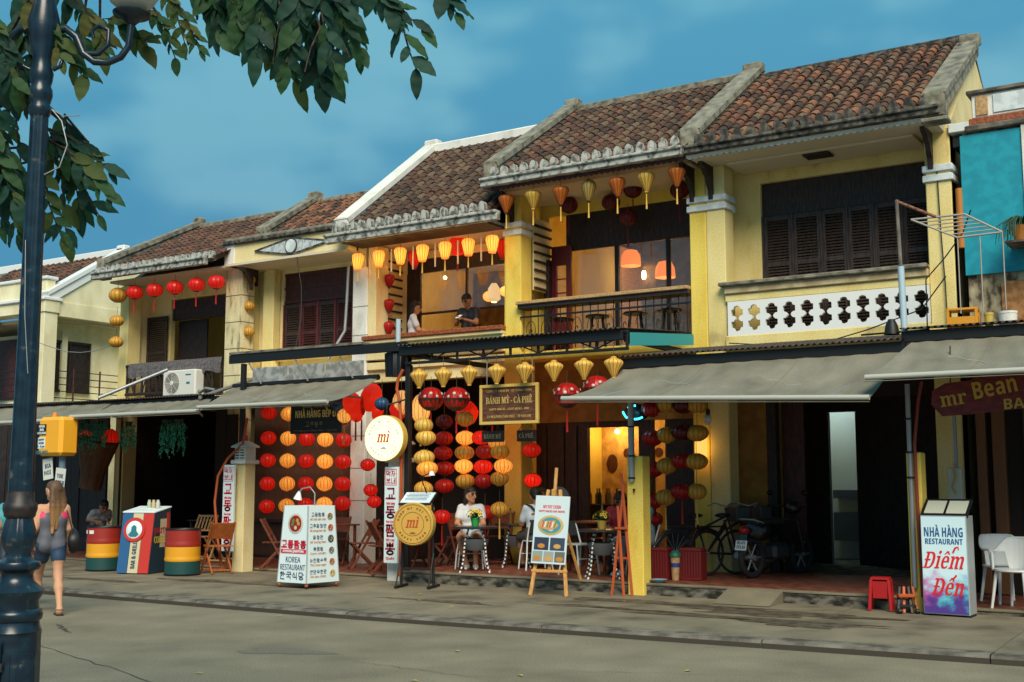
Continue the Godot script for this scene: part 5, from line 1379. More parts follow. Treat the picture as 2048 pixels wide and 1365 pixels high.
	lotus(Vector3(-2.72, 2.7, 0.9), 0.36, "orange-red lotus lantern behind the gold chains")
	for k in 3:
		lantern("round", "red", 0.25, Vector3(-5.6 + 0.08 * k, [1.95, 1.5, 1.3][k], 0.6), 0.26, 0.2, 0.2, 0.0, "red lantern in the gap right of the jointed pillar, %s" % ["uppermost", "middle one", "lowest"][k], "red lanterns right of the jointed pillar")
	# the lit tube lamp behind the right-hand chains
	var o := thing("tube_lantern", "lit upright tube lamp between the lantern chains under the wide awning", "lamp", Vector3(0.62, 2.18, 0.1))
	part(o, "shade", Mb.new().lathe([Vector2(0.07, -0.2), Vector2(0.09, -0.18), Vector2(0.09, 0.16), Vector2(0.05, 0.22)], 16), glow("tube_shade", Color(0.7, 0.5, 0.2), Color(1, 0.5, 0.1), 0.45))
	part(o, "bracket", Mb.new().span(-0.02, 0.02, 0.2, 0.24, -0.5, 0.02), M.steel)
	lamp_in(o, Vector3.ZERO, Color(1, 0.6, 0.2), 0.012)
	# cyan neon ring
	var n := thing("neon_sign", "small cyan neon squiggle glowing above the yellow post", "neon sign", Vector3(0.05, 2.68, 1.2))
	for s in [[0.2, 1.0], [1.5, 2.3], [3.0, 4.0], [4.3, 5.4]]:
		var p := []
		for k in 9:
			var a: float = lerpf(s[0], s[1], k / 8.0)
			p.append(Vector3(cos(a) * 0.2, sin(a) * 0.1, 0.02 * sin(a * 5)))
		part(n, "neon_tube", Mb.new().tube(p, 0.016, 0.016, 8), glow("cyan_neon", Color(0.1, 0.5, 0.6), Color(0.05, 0.75, 1.0), 0.9))
	part(n, "backing", Mb.new().ball(Vector3(0, 0, -0.05), Vector3(0.22, 0.13, 0.015)), M.steel)
	lamp_in(n, Vector3(0, 0, 0.12), Color(0.2, 0.8, 1.0), 0.02, 0.1)
	for k in 2:
		var b := thing("bare_bulb", ["white bulb hanging in front of the yellow garage wall", "white bulb hanging left of the orange box"][k], "bulb", [Vector3(1.0, 2.57, 0.7), Vector3(-12.0, 2.35, 2.0)][k])
		part(b, "glass", Mb.new().ball(Vector3.ZERO, Vector3(0.055, 0.09, 0.055)), M.white)
		part(b, "socket", Mb.new().lathe([Vector2(0.03, 0.06), Vector2(0.035, 0.14), Vector2(0.01, 0.16)], 10), M.steel)
		part(b, "flex", Mb.new().tube([Vector3(0, 0.16, 0), Vector3(0, 0.5, 0)], 0.006, 0.006, 5), M.steel)

# ---------------------------------------------------------------- signs
func board(p: Node3D, called: String, w: float, h: float, m: Material, at: Vector3, q := Basis(), t := 0.03) -> MeshInstance3D:
	return part(p, called, Mb.new().box(Vector3.ZERO, Vector3(w, h, t), 0.005), m, at, q)

func mi_sign(p: Node3D, r: float, face: Material, ink: Material, side: Material, lines: Array) -> void:
	part(p, "drum", Mb.new().lathe([Vector2(0, -0.07), Vector2(r - 0.01, -0.07), Vector2(r, -0.06), Vector2(r, 0.06), Vector2(r - 0.01, 0.07)], 48, Transform3D(Basis(Vector3.RIGHT, PI / 2), Vector3.ZERO), 0, 0.0, false), side)
	part(p, "face", Mb.new().lathe([Vector2(r - 0.012, 0.0), Vector2(0, 0.002)], 48, Transform3D(Basis(Vector3.RIGHT, PI / 2), Vector3(0, 0, 0.069))), face)
	for rr in [0.55, 0.9]:
		var c := []
		for k in 41: c.append(Vector3(cos(TAU * k / 40) * r * rr, sin(TAU * k / 40) * r * rr, 0.072))
		part(p, "printed_ring", Mb.new().tube(c, 0.004, 0.004, 4, false), ink)
	words(p, "mì", "serif-bold", r * 0.5, mt("mi_red", Color(0.45, 0.06, 0.01), 0.6), Transform3D(Basis(), Vector3(0, 0.02, 0.074)), r * 0.62, 0.25)
	for l in lines:   # lettering round the rim
		var s: String = l[0]
		for k in s.length():
			if s[k] == " ": continue
			var a: float = l[1] + (k - (s.length() - 1) * 0.5) * l[2]
			words(p, s[k], "sans-bold", r * 0.11, ink, Transform3D(Basis(Vector3.BACK, a - PI / 2 if l[2] < 0 else a + PI / 2), Vector3(cos(a) * r * 0.74, sin(a) * r * 0.74, 0.073)))
	part(p, "emblem", Mb.new().prism(PackedVector2Array([Vector2(-0.3, 0), Vector2(0.3, 0), Vector2(0.22, 0.12), Vector2(0, 0.18), Vector2(-0.22, 0.12)]), 0, 0.004, Transform3D(Basis().scaled(Vector3(r * 0.5, r * 0.5, 1)), Vector3(0, -r * 0.46, 0.071))), ink)

func dish(p: Node3D, x: Transform3D, r: float, food: Color, rim: Color) -> void:   # a printed picture of a filled bowl
	part(p, "printed_dish", Mb.new().lathe([Vector2(r, 0), Vector2(r * 0.96, 0.002), Vector2(0, 0.002)], 20, x * Transform3D(Basis(Vector3.RIGHT, PI / 2), Vector3.ZERO)), mt("rim%s" % rim.to_html(), rim, 0.6))
	part(p, "printed_dish", Mb.new().lathe([Vector2(r * 0.8, 0.003), Vector2(0, 0.003)], 18, x * Transform3D(Basis(Vector3.RIGHT, PI / 2), Vector3.ZERO)), mt("food%s" % food.to_html(), food, 0.6))
	for k in 5:
		var a := k * 2.4
		part(p, "printed_dish", Mb.new().lathe([Vector2(r * 0.2, 0.004), Vector2(0, 0.0045)], 8, x * Transform3D(Basis(Vector3.RIGHT, PI / 2), Vector3(cos(a) * r * 0.4, sin(a) * r * 0.4, 0))), mt("bit%d" % (k % 3), [Color(0.5, 0.28, 0.08), Color(0.1, 0.2, 0.04), Color(0.6, 0.5, 0.3)][k % 3], 0.6))

func signs() -> void:
	var red := mt("ink_red", Color(0.62, 0.01, 0.04), 0.6)
	var navy := mt("ink_navy", Color(0.02, 0.05, 0.12), 0.6)
	var gilt := mt("gilt", Color(0.6, 0.42, 0.12), 0.4)
	var ice := mt("sign_white_blue", Color(0.68, 0.8, 0.82), 0.5)
	# wooden cafe board hung from the truss
	var s := thing("cafe_board", "brown wooden cafe board in a pale yellow frame hung below the truss", "sign", Vector3(-1.42, 2.79, 2.4))
	board(s, "panel", 1.0, 0.58, worn("sign_wood", [[0.3, Color(0.07, 0.022, 0.01)], [0.7, Color(0.14, 0.05, 0.02)]], 0.6, Vector3(0.6, 3, 0.6), 0.1, 0.014, 71), Vector3.ZERO)
	for r in [[0, 0.275, 1.03, 0.045], [0, -0.275, 1.03, 0.045]]: board(s, "frame", r[2], r[3], mt("frame_yellow", Color(0.62, 0.42, 0.1), 0.5), Vector3(r[0], r[1], 0.012), Basis(), 0.05)
	for x in [-0.493, 0.493]: board(s, "frame", 0.045, 0.505, mt("frame_yellow", Color(0.62, 0.42, 0.1), 0.5), Vector3(x, 0, 0.011), Basis(), 0.05)
	words(s, "BÁNH MỲ - CÀ PHÊ", "serif-bold", 0.1, gilt, Transform3D(Basis(), Vector3(0, 0.06, 0.018)), 0.82)
	words(s, "CONG TY TNHH DV - DL THANH BINH", "sans", 0.035, gilt, Transform3D(Basis(), Vector3(0, 0.2, 0.018)), 0.8)
	words(s, "HAPPY SNACKS - LIGHT MEALS - BAR", "sans", 0.035, gilt, Transform3D(Basis(), Vector3(0, -0.07, 0.018)), 0.7)
	words(s, "23 NGUYEN THAI HOC - TP HOI AN", "sans", 0.04, gilt, Transform3D(Basis(), Vector3(0, -0.18, 0.018)), 0.78)
	for x in [-0.4, 0.4]: part(s, "hanger", Mb.new().tube([Vector3(x, 0.29, 0), Vector3(x, 0.7, 0)], 0.008, 0.008, 5), M.grey_pipe)
	for k in 2:
		var d := thing("small_board", "small dark hanging board reading %s under the wooden cafe board" % ["BÁNH MỲ", "CÀ PHÊ"][k], "sign", Vector3([-2.04, -1.43][k], 2.34, 1.9))
		board(d, "panel", [0.4, 0.34][k], 0.17, M.darkwood, Vector3.ZERO)
		words(d, ["BÁNH MỲ", "CÀ PHÊ"][k], "serif-bold", 0.07, mt("dull_gilt", Color(0.3, 0.24, 0.14), 0.5), Transform3D(Basis(), Vector3(0, 0, 0.018)), [0.32, 0.26][k])
		for x in [-0.15, 0.15]: part(d, "chain", Mb.new().tube([Vector3(x, 0.08, 0), Vector3(0, 0.26, 0)], 0.005, 0.005, 4), M.steel)
	# black restaurant board
	s = thing("restaurant_board", "black restaurant board with gold letters under the grey awning", "sign", Vector3(-6.04, 2.75, 1.5))
	board(s, "panel", 1.18, 0.52, mt("board_black", Color(0.006, 0.006, 0.006), 0.4), Vector3.ZERO)
	words(s, "NHÀ HÀNG BÊP Ô", "sans-bold", 0.13, mt("bright_gilt", Color(0.85, 0.62, 0.2), 0.4), Transform3D(Basis(), Vector3(0, 0.08, 0.018)), 0.96)
	part(s, "lettering", Mb.new().bar(Vector3(0.225, 0.185, 0.018), Vector3(0.265, 0.22, 0.018), 0.014, 0.004, Vector3.BACK), gilt)
	words(s, "KHÁNH THÀNH VIÊN B", "sans-bold", 0.05, mt("dull_gilt", Color(0.3, 0.24, 0.14), 0.5), Transform3D(Basis(), Vector3(0.05, 0.22, 0.018)), 0.7)
	hangul(s, "교동짬뽕", 0.1, mt("dull_gilt", Color(0.3, 0.24, 0.14), 0.5), Transform3D(Basis(), Vector3(-0.02, -0.1, 0.018)))
	words(s, "27 Nguyen Thai Hoc - Hoi An", "sans", 0.03, mt("dull_gilt", Color(0.3, 0.24, 0.14), 0.5), Transform3D(Basis(), Vector3(0, -0.21, 0.018)), 1.0)
	for x in [-0.5, 0.5]: part(s, "hanger", Mb.new().tube([Vector3(x, 0.26, 0), Vector3(x, 0.6, 0)], 0.008, 0.008, 5), M.steel)
	# round signs of the cafe
	s = thing("round_sign", "lit round drum sign with red lettering hung before the jointed pillar", "sign", Vector3(-3.58, 2.32, 2.6), 0.12)
	mi_sign(s, 0.36, glow("lit_face", Color(0.8, 0.74, 0.5), Color(1.0, 0.84, 0.48), 0.32), mt("pale_print", Color(0.3, 0.42, 0.5), 0.6), mt("drum_yellow", Color(0.6, 0.4, 0.08), 0.5), [["BANH MY HOI AN", PI / 2, -0.2], ["HAPPY FOOD", -PI / 2, 0.22]])
	part(s, "arm", Mb.new().tube([Vector3(0, 0.36, 0), Vector3(0.02, 0.52, 0), Vector3(0.25, 0.62, -0.2)], 0.014, 0.014, 8), M.steel)
	var al := AreaLight3D.new()
	al.name = "sign_glow"
	al.area_size = Vector2(0.6, 0.6)
	al.light_energy = 0.12
	al.light_color = Color(1.0, 0.93, 0.78)
	al.shadow_enabled = true
	al.position = Vector3(0, 0, 0.1)
	al.rotation.y = PI
	s.add_child(al)
	s = thing("round_sign", "unlit ochre round drum sign on the black stand by the step", "sign", Vector3(-2.55, 1.04, 3.2), 0.3)
	mi_sign(s, 0.31, mt("ochre_face", Color(0.58, 0.34, 0.06), 0.5), mt("brown_print", Color(0.22, 0.1, 0.02), 0.6), mt("drum_yellow", Color(0.6, 0.4, 0.08), 0.5), [["BANH MY HOI AN", PI / 2, -0.2], ["HAPPY FOOD", -PI / 2, 0.22]])
	s = thing("menu_stand", "black metal stand with a lit sloping menu tray above the ochre sign", "stand", Vector3(-2.6, 0.12, 3.05), 0.3)
	for x in [-0.25, 0.25]:
		part(s, "post", Mb.new().tube([Vector3(x, 0, 0), Vector3(x * 0.9, 1.2, 0)], 0.02, 0.02, 8), M.steel)
		part(s, "foot", Mb.new().span(x - 0.02, x + 0.02, 0.0, 0.035, -0.25, 0.25, 0.005), M.steel)
		part(s, "brace", Mb.new().tube([Vector3(x, 0.03, 0.22), Vector3(x, 0.5, 0)], 0.012, 0.012, 6), M.steel)
	part(s, "cross_bar", Mb.new().span(-0.25, 0.25, 0.25, 0.28, -0.015, 0.015), M.steel)
	board(s, "tray", 0.5, 0.36, M.steel, Vector3(0, 1.28, 0), Basis(Vector3.RIGHT, -1.1), 0.03)
	board(s, "menu_sheet", 0.46, 0.32, mt("menu_paper", Color(0.6, 0.72, 0.78), 0.4), Vector3(0, 1.298, 0.006), Basis(Vector3.RIGHT, -1.1), 0.006)
	for k in 5: part(s, "menu_line", Mb.new().box(Vector3(-0.02 * (k % 2), 0.1 - 0.045 * k, 0.005), Vector3(0.34, 0.012, 0.002)), navy, Vector3(0, 1.298, 0.006), Basis(Vector3.RIGHT, -1.1))
	part(s, "clip_lamp", Mb.new().tube([Vector3(0.1, 1.34, -0.12), Vector3(0.0, 1.6, -0.1), Vector3(0.2, 1.66, 0.02)], 0.01, 0.01, 6), M.steel)
	part(s, "lamp_head", Mb.new().lathe([Vector2(0, 0.05), Vector2(0.03, 0.04), Vector2(0.05, -0.02)], 12, Transform3D(Basis(), Vector3(0.22, 1.64, 0.03))), M.white)
	# two tall Korean banners
	for k in 2:
		s = thing("banner", ["tall white Korean banner beside the stub post with the vented cap", "tall white Korean banner behind the ochre round sign"][k], "banner", [Vector3(-7.19, 1.2, 2.4), Vector3(-3.53, 1.14, 2.5)][k], 0.0, "tall Korean banners")
		board(s, "panel", 0.26, 1.48, ice, Vector3.ZERO, Basis(), 0.05)
		var z := 0.028
		for r in [[0, 0.7, 0.22, 0.008], [0, 0.46, 0.22, 0.008]]: board(s, "red_rule", r[2], r[3], red, Vector3(r[0], r[1], z), Basis(), 0.004)
		for x in [-0.11, 0.11]: board(s, "red_rule", 0.008, 0.232, red, Vector3(x, 0.58, z), Basis(), 0.004)
		hangul(s, "먹자", 0.095, red, Transform3D(Basis(), Vector3(0, 0.635, z)))
		hangul(s, "보네", 0.095, red, Transform3D(Basis(), Vector3(0, 0.525, z)))
		for i in 4:
			hangul(s, "교동짬뽕"[i], 0.2, mt("ink_dark_red", Color(0.3, 0.01, 0.03), 0.6) if k == 1 else red, Transform3D(Basis(), Vector3(0, 0.32 - 0.28 * i, z)), false, 0.13)
			words(s, ["Nhà hàng", "Han Quoc", "Mỳ cay", "Quán"][i], "sans-bold", 0.04, red, Transform3D(Basis(), Vector3(0, 0.175 - 0.28 * i, z)), 0.17)
	# tapered Korean restaurant sign box
	s = thing("sign_box", "pale blue tapered Korean restaurant sign box with a red bowl and menu on the pavement", "sign", Vector3(-4.05, 0.12, 3.8))
	var c := [Vector2(-0.336, 0.3), Vector2(0.25, 0.31), Vector2(0.337, -0.31), Vector2(-0.25, -0.32)]   # plan: left, front corner, right, back (metres)
	var hh := 1.18
	var tp := func(i: int, y: float) -> Vector3:
		var f := lerpf(1.0, 0.8, y / hh)
		return Vector3(c[i].x * f, y, c[i].y * f)
	var bx := Mb.new()
	for i in 4: bx.face(tp.call(i, 0.07), tp.call((i + 1) % 4, 0.07), tp.call((i + 1) % 4, hh), tp.call(i, hh))
	bx.face(tp.call(0, hh), tp.call(1, hh), tp.call(2, hh), tp.call(3, hh))
	bx.face(tp.call(3, 0.07), tp.call(2, 0.07), tp.call(1, 0.07), tp.call(0, 0.07))
	part(s, "body", bx, ice)
	for i in 4: part(s, "edge", Mb.new().tube([tp.call(i, 0.07), tp.call(i, hh)], 0.01, 0.01, 6), mt("edge_alu", Color(0.5, 0.55, 0.56), 0.4, 0.5))
	for i in 4: part(s, "caster", Mb.new().ball(Vector3(c[i].x * 0.9, 0.035, c[i].y * 0.9), Vector3(0.03, 0.035, 0.03)), M.orange_wood)
	var fx := func(i: int, y: float, u: float) -> Transform3D:   # a frame on side i, u along it
		var a: Vector3 = tp.call(i, y); var b: Vector3 = tp.call(i + 1, y)
		var xx := (b - a).normalized()
		var up: Vector3 = (tp.call(i, hh).lerp(tp.call(i + 1, hh), 0.5) - tp.call(i, 0.07).lerp(tp.call(i + 1, 0.07), 0.5)).normalized()
		var zz := xx.cross(up).normalized()
		return Transform3D(Basis(xx, zz.cross(xx), zz), a.lerp(b, u) + zz * 0.004)
	dish(s, fx.call(0, 0.92, 0.52), 0.15, Color(0.25, 0.01, 0.005), Color(0.55, 0.5, 0.42))
	hangul(s, "교동짬뽕", 0.12, red, fx.call(0, 0.62, 0.5), false, 0.17)
	part(s, "red_strip", Mb.new().box(Vector3.ZERO, Vector3(0.5, 0.06, 0.004)), red, fx.call(0, 0.52, 0.5).origin, fx.call(0, 0.52, 0.5).basis)
	var sb: Transform3D = fx.call(0, 0.52, 0.5)
	words(s, "GYODONG JJAMPPONG", "sans-bold", 0.035, ice, sb.translated_local(Vector3(0, 0, 0.003)), 0.42)
	words(s, "KOREA", "sans", 0.085, navy, fx.call(0, 0.4, 0.5), 0.3)
	words(s, "RESTAURANT", "sans", 0.085, navy, fx.call(0, 0.29, 0.5), 0.5)
	hangul(s, "한국식당", 0.118, navy, fx.call(0, 0.17, 0.5), false, 0.1)
	var menu := ["교동짬뽕", "고추짜장면", "짜장면", "볶음밥", "사천탕수육", "군만두한판"]
	var foods := [Color(0.2, 0.12, 0.08), Color(0.5, 0.03, 0.02), Color(0.03, 0.04, 0.06), Color(0.1, 0.12, 0.2), Color(0.45, 0.06, 0.01), Color(0.6, 0.4, 0.15)]
	for i in 6:
		var y := 1.03 - 0.165 * i
		hangul(s, menu[i], 0.062, navy, fx.call(1, y + 0.02, 0.36), false, 0.1)
		words(s, ["Mì hai san cay", "Mì tuong den cay", "Mì tuong den", "Com chiên", "Thit chua ngot", "Há cao chiên"][i], "sans", 0.032, mt("ink_orange", Color(0.55, 0.2, 0.1), 0.6), fx.call(1, y - 0.045, 0.36), 0.3)
		dish(s, fx.call(1, y - 0.005, 0.8), 0.058, foods[i], Color(0.6, 0.6, 0.58) if i != 2 else Color(0.1, 0.13, 0.2))
	part(s, "gooseneck", Mb.new().tube([Vector3(0.1, hh - 0.02, 0.0), Vector3(0.1, hh + 0.18, 0.0), Vector3(0.02, hh + 0.27, 0.02), Vector3(-0.09, hh + 0.25, 0.06), Vector3(-0.13, hh + 0.2, 0.08)], 0.011, 0.011, 6), M.grey_pipe)
	part(s, "lamp_shade", Mb.new().lathe([Vector2(0.015, 0.06), Vector2(0.03, 0.03), Vector2(0.065, -0.06)], 16, Transform3D(Basis(Vector3.BACK, -0.25), Vector3(-0.15, hh + 0.15, 0.08))), M.white)
	# NHA HANG sign box on the right
	s = thing("sign_box", "lit blue and magenta restaurant sign box with red script by the right yellow post", "sign", Vector3(4.78, 0.12, 2.78), -0.06)
	var sw := 0.52
	var sh := 1.12
	part(s, "body", Mb.new().box(Vector3(0, sh / 2 + 0.02, -0.14), Vector3(sw, sh, 0.28), 0.006), mt("edge_alu", Color(0.5, 0.55, 0.56), 0.4, 0.5))
	var im := Image.create(128, 256, false, Image.FORMAT_RGB8)
	var nz := FastNoiseLite.new()
	nz.seed = 12
	nz.frequency = 0.018
	for y in 256:
		for x in 128:
			var v := y / 255.0
			var n := nz.get_noise_2d(x, y * 1.4)
			var k := lin(0.5, 0.66, 0.7)
			var t := smoothstep(0.52, 0.95, v + 0.2 * n)
			var b2 := lin(0.02, 0.27, 0.36).lerp(lin(0.33, 0.03, 0.2), smoothstep(-0.2, 0.25, n - (x / 128.0 - 0.5) * 0.8)).lerp(lin(0.07, 0.035, 0.2), smoothstep(0.78, 0.98, v + n * 0.2))
			im.set_pixel(x, y, k.lerp(b2, t))
	var pic := StandardMaterial3D.new()
	pic.resource_name = "printed_sheet"
	pic.albedo_texture = ImageTexture.create_from_image(im)
	pic.roughness = 0.35
	pic.emission_enabled = true
	pic.emission_texture = pic.albedo_texture
	pic.emission_operator = BaseMaterial3D.EMISSION_OP_MULTIPLY
	pic.emission = Color.WHITE
	pic.emission_energy_multiplier = 0.1
	var qm := QuadMesh.new()
	qm.size = Vector2(sw - 0.02, sh - 0.02)
	part(s, "printed_sheet", qm, pic, Vector3(0, sh / 2 + 0.02, 0.004))
	var blue := mt("ink_blue", Color(0.01, 0.09, 0.26), 0.6)
	words(s, "NHÀ HÀNG", "sans-bold", 0.11, blue, Transform3D(Basis(), Vector3(0, 0.95, 0.007)), 0.45)
	words(s, "RESTAURANT", "sans-bold", 0.065, blue, Transform3D(Basis(), Vector3(0, 0.845, 0.007)), 0.43)
	var script := mt("script_red", Color(0.7, 0.02, 0.02), 0.5)
	words(s, "Điêm", "serif-bold", 0.2, script, Transform3D(Basis(), Vector3(0.0, 0.63, 0.007)), 0.46, 0.3)
	words(s, "Đên", "serif-bold", 0.2, script, Transform3D(Basis(), Vector3(0.04, 0.33, 0.007)), 0.36, 0.3)
	for a in [[Vector3(0.1, 0.72, 0.01), Vector3(0.13, 0.78, 0.01)], [Vector3(0.09, 0.42, 0.01), Vector3(0.13, 0.47, 0.01)]]:
		part(s, "lettering", Mb.new().bar(a[0], a[1], 0.02, 0.004, Vector3.BACK), script)
	part(s, "lettering", Mb.new().tube([Vector3(0.13, 0.78, 0.009), Vector3(0.16, 0.79, 0.009), Vector3(0.165, 0.76, 0.009)], 0.008, 0.008, 5), script)
	board(s, "top_tray", sw + 0.02, 0.34, M.steel, Vector3(0, sh + 0.1, -0.16), Basis(Vector3.RIGHT, -0.95), 0.03)
	for x in [-0.12, 0.13]: board(s, "menu_sheet", 0.22, 0.24, mt("menu_cream", Color(0.5, 0.52, 0.42), 0.5), Vector3(x, sh + 0.116, -0.148), Basis(Vector3.RIGHT, -0.95), 0.008)
	for x in [-0.24, 0.24]: part(s, "foot", Mb.new().span(x - 0.02, x + 0.02, 0.0, 0.03, -0.26, -0.02), M.steel)
	# the red bar sign
	s = thing("bar_sign", "dark red wavy wooden bar sign with yellow lettering under the right awning", "sign", Vector3(5.35, 2.62, 2.9))
	var p := PackedVector2Array([Vector2(-0.62, -0.08), Vector2(-0.6, 0.08), Vector2(-0.45, 0.16), Vector2(-0.2, 0.18), Vector2(0.1, 0.25), Vector2(0.5, 0.3), Vector2(0.9, 0.3), Vector2(0.9, -0.2), Vector2(0.3, -0.16), Vector2(-0.1, -0.2), Vector2(-0.5, -0.22)])
	part(s, "panel", Mb.new().prism(p, -0.03, 0.0), worn("bar_red", [[0.3, Color(0.1, 0.006, 0.006)], [0.7, Color(0.19, 0.012, 0.01)]], 0.6, Vector3(0.8, 2, 0.8), 0.1, 0.014, 72))
	var yl := mt("bar_yellow", Color(0.5, 0.3, 0.03), 0.6)
	words(s, "mr", "serif-bold", 0.17, yl, Transform3D(Basis(Vector3.BACK, 0.12), Vector3(-0.37, -0.02, 0.004)), 0.3)
	words(s, "Bean", "sans-bold", 0.2, yl, Transform3D(Basis(Vector3.BACK, 0.17), Vector3(0.08, 0.09, 0.004)), 0.5)
	words(s, "BAR", "sans-bold", 0.12, yl, Transform3D(Basis(Vector3.BACK, 0.05), Vector3(0.33, -0.1, 0.004)), 0.34)
	for x in [-0.4, 0.5]: part(s, "hanger", Mb.new().tube([Vector3(x, 0.1, -0.02), Vector3(x, 0.6, -0.1)], 0.008, 0.008, 5), M.steel)
	# sandwich podium with stripes and a portrait medallion
	s = thing("podium_sign", "sloping striped podium sign with a round red medallion between the two barrels", "sign", Vector3(-8.3, 0.12, 3.25), 0.32)
	var bl := mt("paint_blue", Color(0.02, 0.1, 0.24), 0.5)
	var pp := PackedVector2Array([Vector2(-0.35, 0), Vector2(0.35, 0), Vector2(0.2, 1.0), Vector2(-0.3, 1.08)])
	part(s, "body", Mb.new().prism(pp, -0.3, 0.3, zy()), mt("paint_navy", Color(0.01, 0.04, 0.07), 0.5))
	var fq := Basis(Vector3.RIGHT, -0.149)
	for k in 3: part(s, "stripe", Mb.new().box(Vector3.ZERO, Vector3(0.19, 1.0, 0.012)), [bl, mt("paint_cream", Color(0.55, 0.5, 0.32), 0.5), mt("paint_red", Color(0.5, 0.03, 0.02), 0.5)][k], Vector3(-0.2 + 0.2 * k, 0.5, 0.282), fq)
	part(s, "medallion", Mb.new().lathe([Vector2(0, 0.02), Vector2(0.2, 0.02), Vector2(0.21, 0)], 32, Transform3D(Basis(Vector3.RIGHT, PI / 2), Vector3.ZERO)), mt("paint_red", Color(0.5, 0.03, 0.02), 0.5), Vector3(-0.04, 0.72, 0.26), fq)
	part(s, "medallion_face", Mb.new().lathe([Vector2(0, 0.024), Vector2(0.145, 0.024), Vector2(0.15, 0.02)], 32, Transform3D(Basis(Vector3.RIGHT, PI / 2), Vector3.ZERO)), ice, Vector3(-0.04, 0.72, 0.26), fq)
	part(s, "portrait", Mb.new().prism(PackedVector2Array([Vector2(-0.1, -0.09), Vector2(-0.05, -0.03), Vector2(-0.045, 0.05), Vector2(0.0, 0.08), Vector2(0.045, 0.05), Vector2(0.05, -0.02), Vector2(0.1, -0.08), Vector2(0.05, -0.12), Vector2(-0.05, -0.12)]), 0.024, 0.03), mt("print_teal", Color(0.02, 0.16, 0.2), 0.6), Vector3(-0.04, 0.72, 0.26), fq)
	words(s, "BAR & GRILL", "sans-bold", 0.08, navy, Transform3D(fq * Basis(Vector3.BACK, PI / 2), Vector3(0.0, 0.3, 0.325)), 0.45)
	for r in [["party", 0.72, Color(0.4, 0.02, 0.02)], ["COFFEE", 0.55, Color(0.55, 0.4, 0.03)]]:
		words(s, r[0], "serif-bold", 0.12, mt("side_%s" % r[0], r[2], 0.5), Transform3D(Basis(Vector3.UP, PI / 2), Vector3(0.304, r[1], 0.0)), 0.42)
	part(s, "side_panel", Mb.new().span(0.298, 0.302, 0.42, 0.9, -0.25, 0.02), mt("paint_cream", Color(0.55, 0.5, 0.32), 0.5))
	part(s, "side_panel", Mb.new().span(0.298, 0.303, 0.5, 1.0, -0.27, -0.18), mt("paint_red", Color(0.5, 0.03, 0.02), 0.5))
	part(s, "lid", Mb.new().box(Vector3(0, 1.055, -0.05), Vector3(0.62, 0.025, 0.54), 0.006, Basis(Vector3.RIGHT, 0.16)), ice)
	for k in 3: tag(part(self, "glass_jar", Mb.new().lathe([Vector2(0, 0), Vector2(0.035, 0), Vector2(0.035, 0.1), Vector2(0.025, 0.12), Vector2(0.025, 0.15), Vector2(0, 0.15)], 12), mt("jar_glass%d" % k, [Color(0.4, 0.45, 0.35), Color(0.5, 0.4, 0.2), Color(0.5, 0.5, 0.48)][k], 0.2), Vector3(-8.37 + 0.11 * k, 1.19, 3.12)), "small jar on the striped podium sign, %s" % ["at the medallion's side", "middle one of three", "at the red side panel"][k], "jar", "jars on the podium")
	# orange box on a pole with paper notices
	s = thing("notice_box", "orange metal box with a black notice on a pole left of the vines", "box", Vector3(-10.42, 0.1, 3.5))
	part(s, "case", Mb.new().box(Vector3(0, 2.36, 0), Vector3(0.66, 0.7, 0.4), 0.06), mt("box_orange", Color(0.85, 0.4, 0.02), 0.45))
	board(s, "notice", 0.24, 0.2, mt("board_black", Color(0.006, 0.006, 0.006), 0.4), Vector3(-0.2, 2.48, 0.203), Basis(), 0.008)
	for k in 3: words(s, ["OPEN", "BAR", "4 FLOOR"][k], "sans-bold", 0.045, ice, Transform3D(Basis(), Vector3(-0.2, 2.54 - 0.06 * k, 0.21)))
	board(s, "notice", 0.2, 0.2, ice, Vector3(-0.2, 2.24, 0.203), Basis(), 0.008)
	for k in 3: words(s, ["HAPPY", "HOUR", "5 - 9 pm"][k], "sans-bold", 0.04, navy, Transform3D(Basis(), Vector3(-0.2, 2.3 - 0.06 * k, 0.21)))
	words(s, "FREE WIFI", "sans-bold", 0.07, mt("print_teal", Color(0.02, 0.3, 0.4), 0.6), Transform3D(Basis(), Vector3(-0.18, 2.07, 0.205)), 0.34)
	part(s, "pole", Mb.new().tube([Vector3(0.12, 0, -0.02), Vector3(0.12, 2.05, -0.02)], 0.06, 0.06, 12), mt("pole_blue", Color(0.12, 0.2, 0.26), 0.5))
	for q in [[-0.28, 1.78, 0.14], [0.08, 1.6, -0.1]]:
		board(s, "paper_notice", 0.28, 0.38, mt("paper", Color(0.6, 0.63, 0.58), 0.8), Vector3(q[0] + 0.1, q[1], 0.06), Basis(Vector3.BACK, q[2]), 0.004)
		for k in 2: words(s, ["BIA", "HOI", "10K", "BEER"][k + (2 if q[0] > 0 else 0)], "sans-bold", 0.08, navy, Transform3D(Basis(Vector3.BACK, q[2]), Vector3(q[0] + 0.1, q[1] + 0.05 - 0.12 * k, 0.064)))
	tag(part(self, "warning_lamp", Mb.new().lathe([Vector2(0, 0.1), Vector2(0.04, 0.08), Vector2(0.05, 0), Vector2(0, 0)], 12), mt("amber", Color(0.7, 0.25, 0.02), 0.3), Vector3(-10.55, 2.81, 3.5)), "small amber lamp on top of the orange box", "lamp")
	# easel with the menu poster
	s = thing("easel", "pine artist's easel holding a pale menu poster on the pavement before the terrace", "easel", Vector3(-0.3, 0.12, 3.1), 0.18)
	part(s, "leg", Mb.new().bar(Vector3(-0.26, 0, 0.1), Vector3(-0.07, 1.42, -0.12), 0.05, 0.035, Vector3.BACK, 0.006), M.pine)
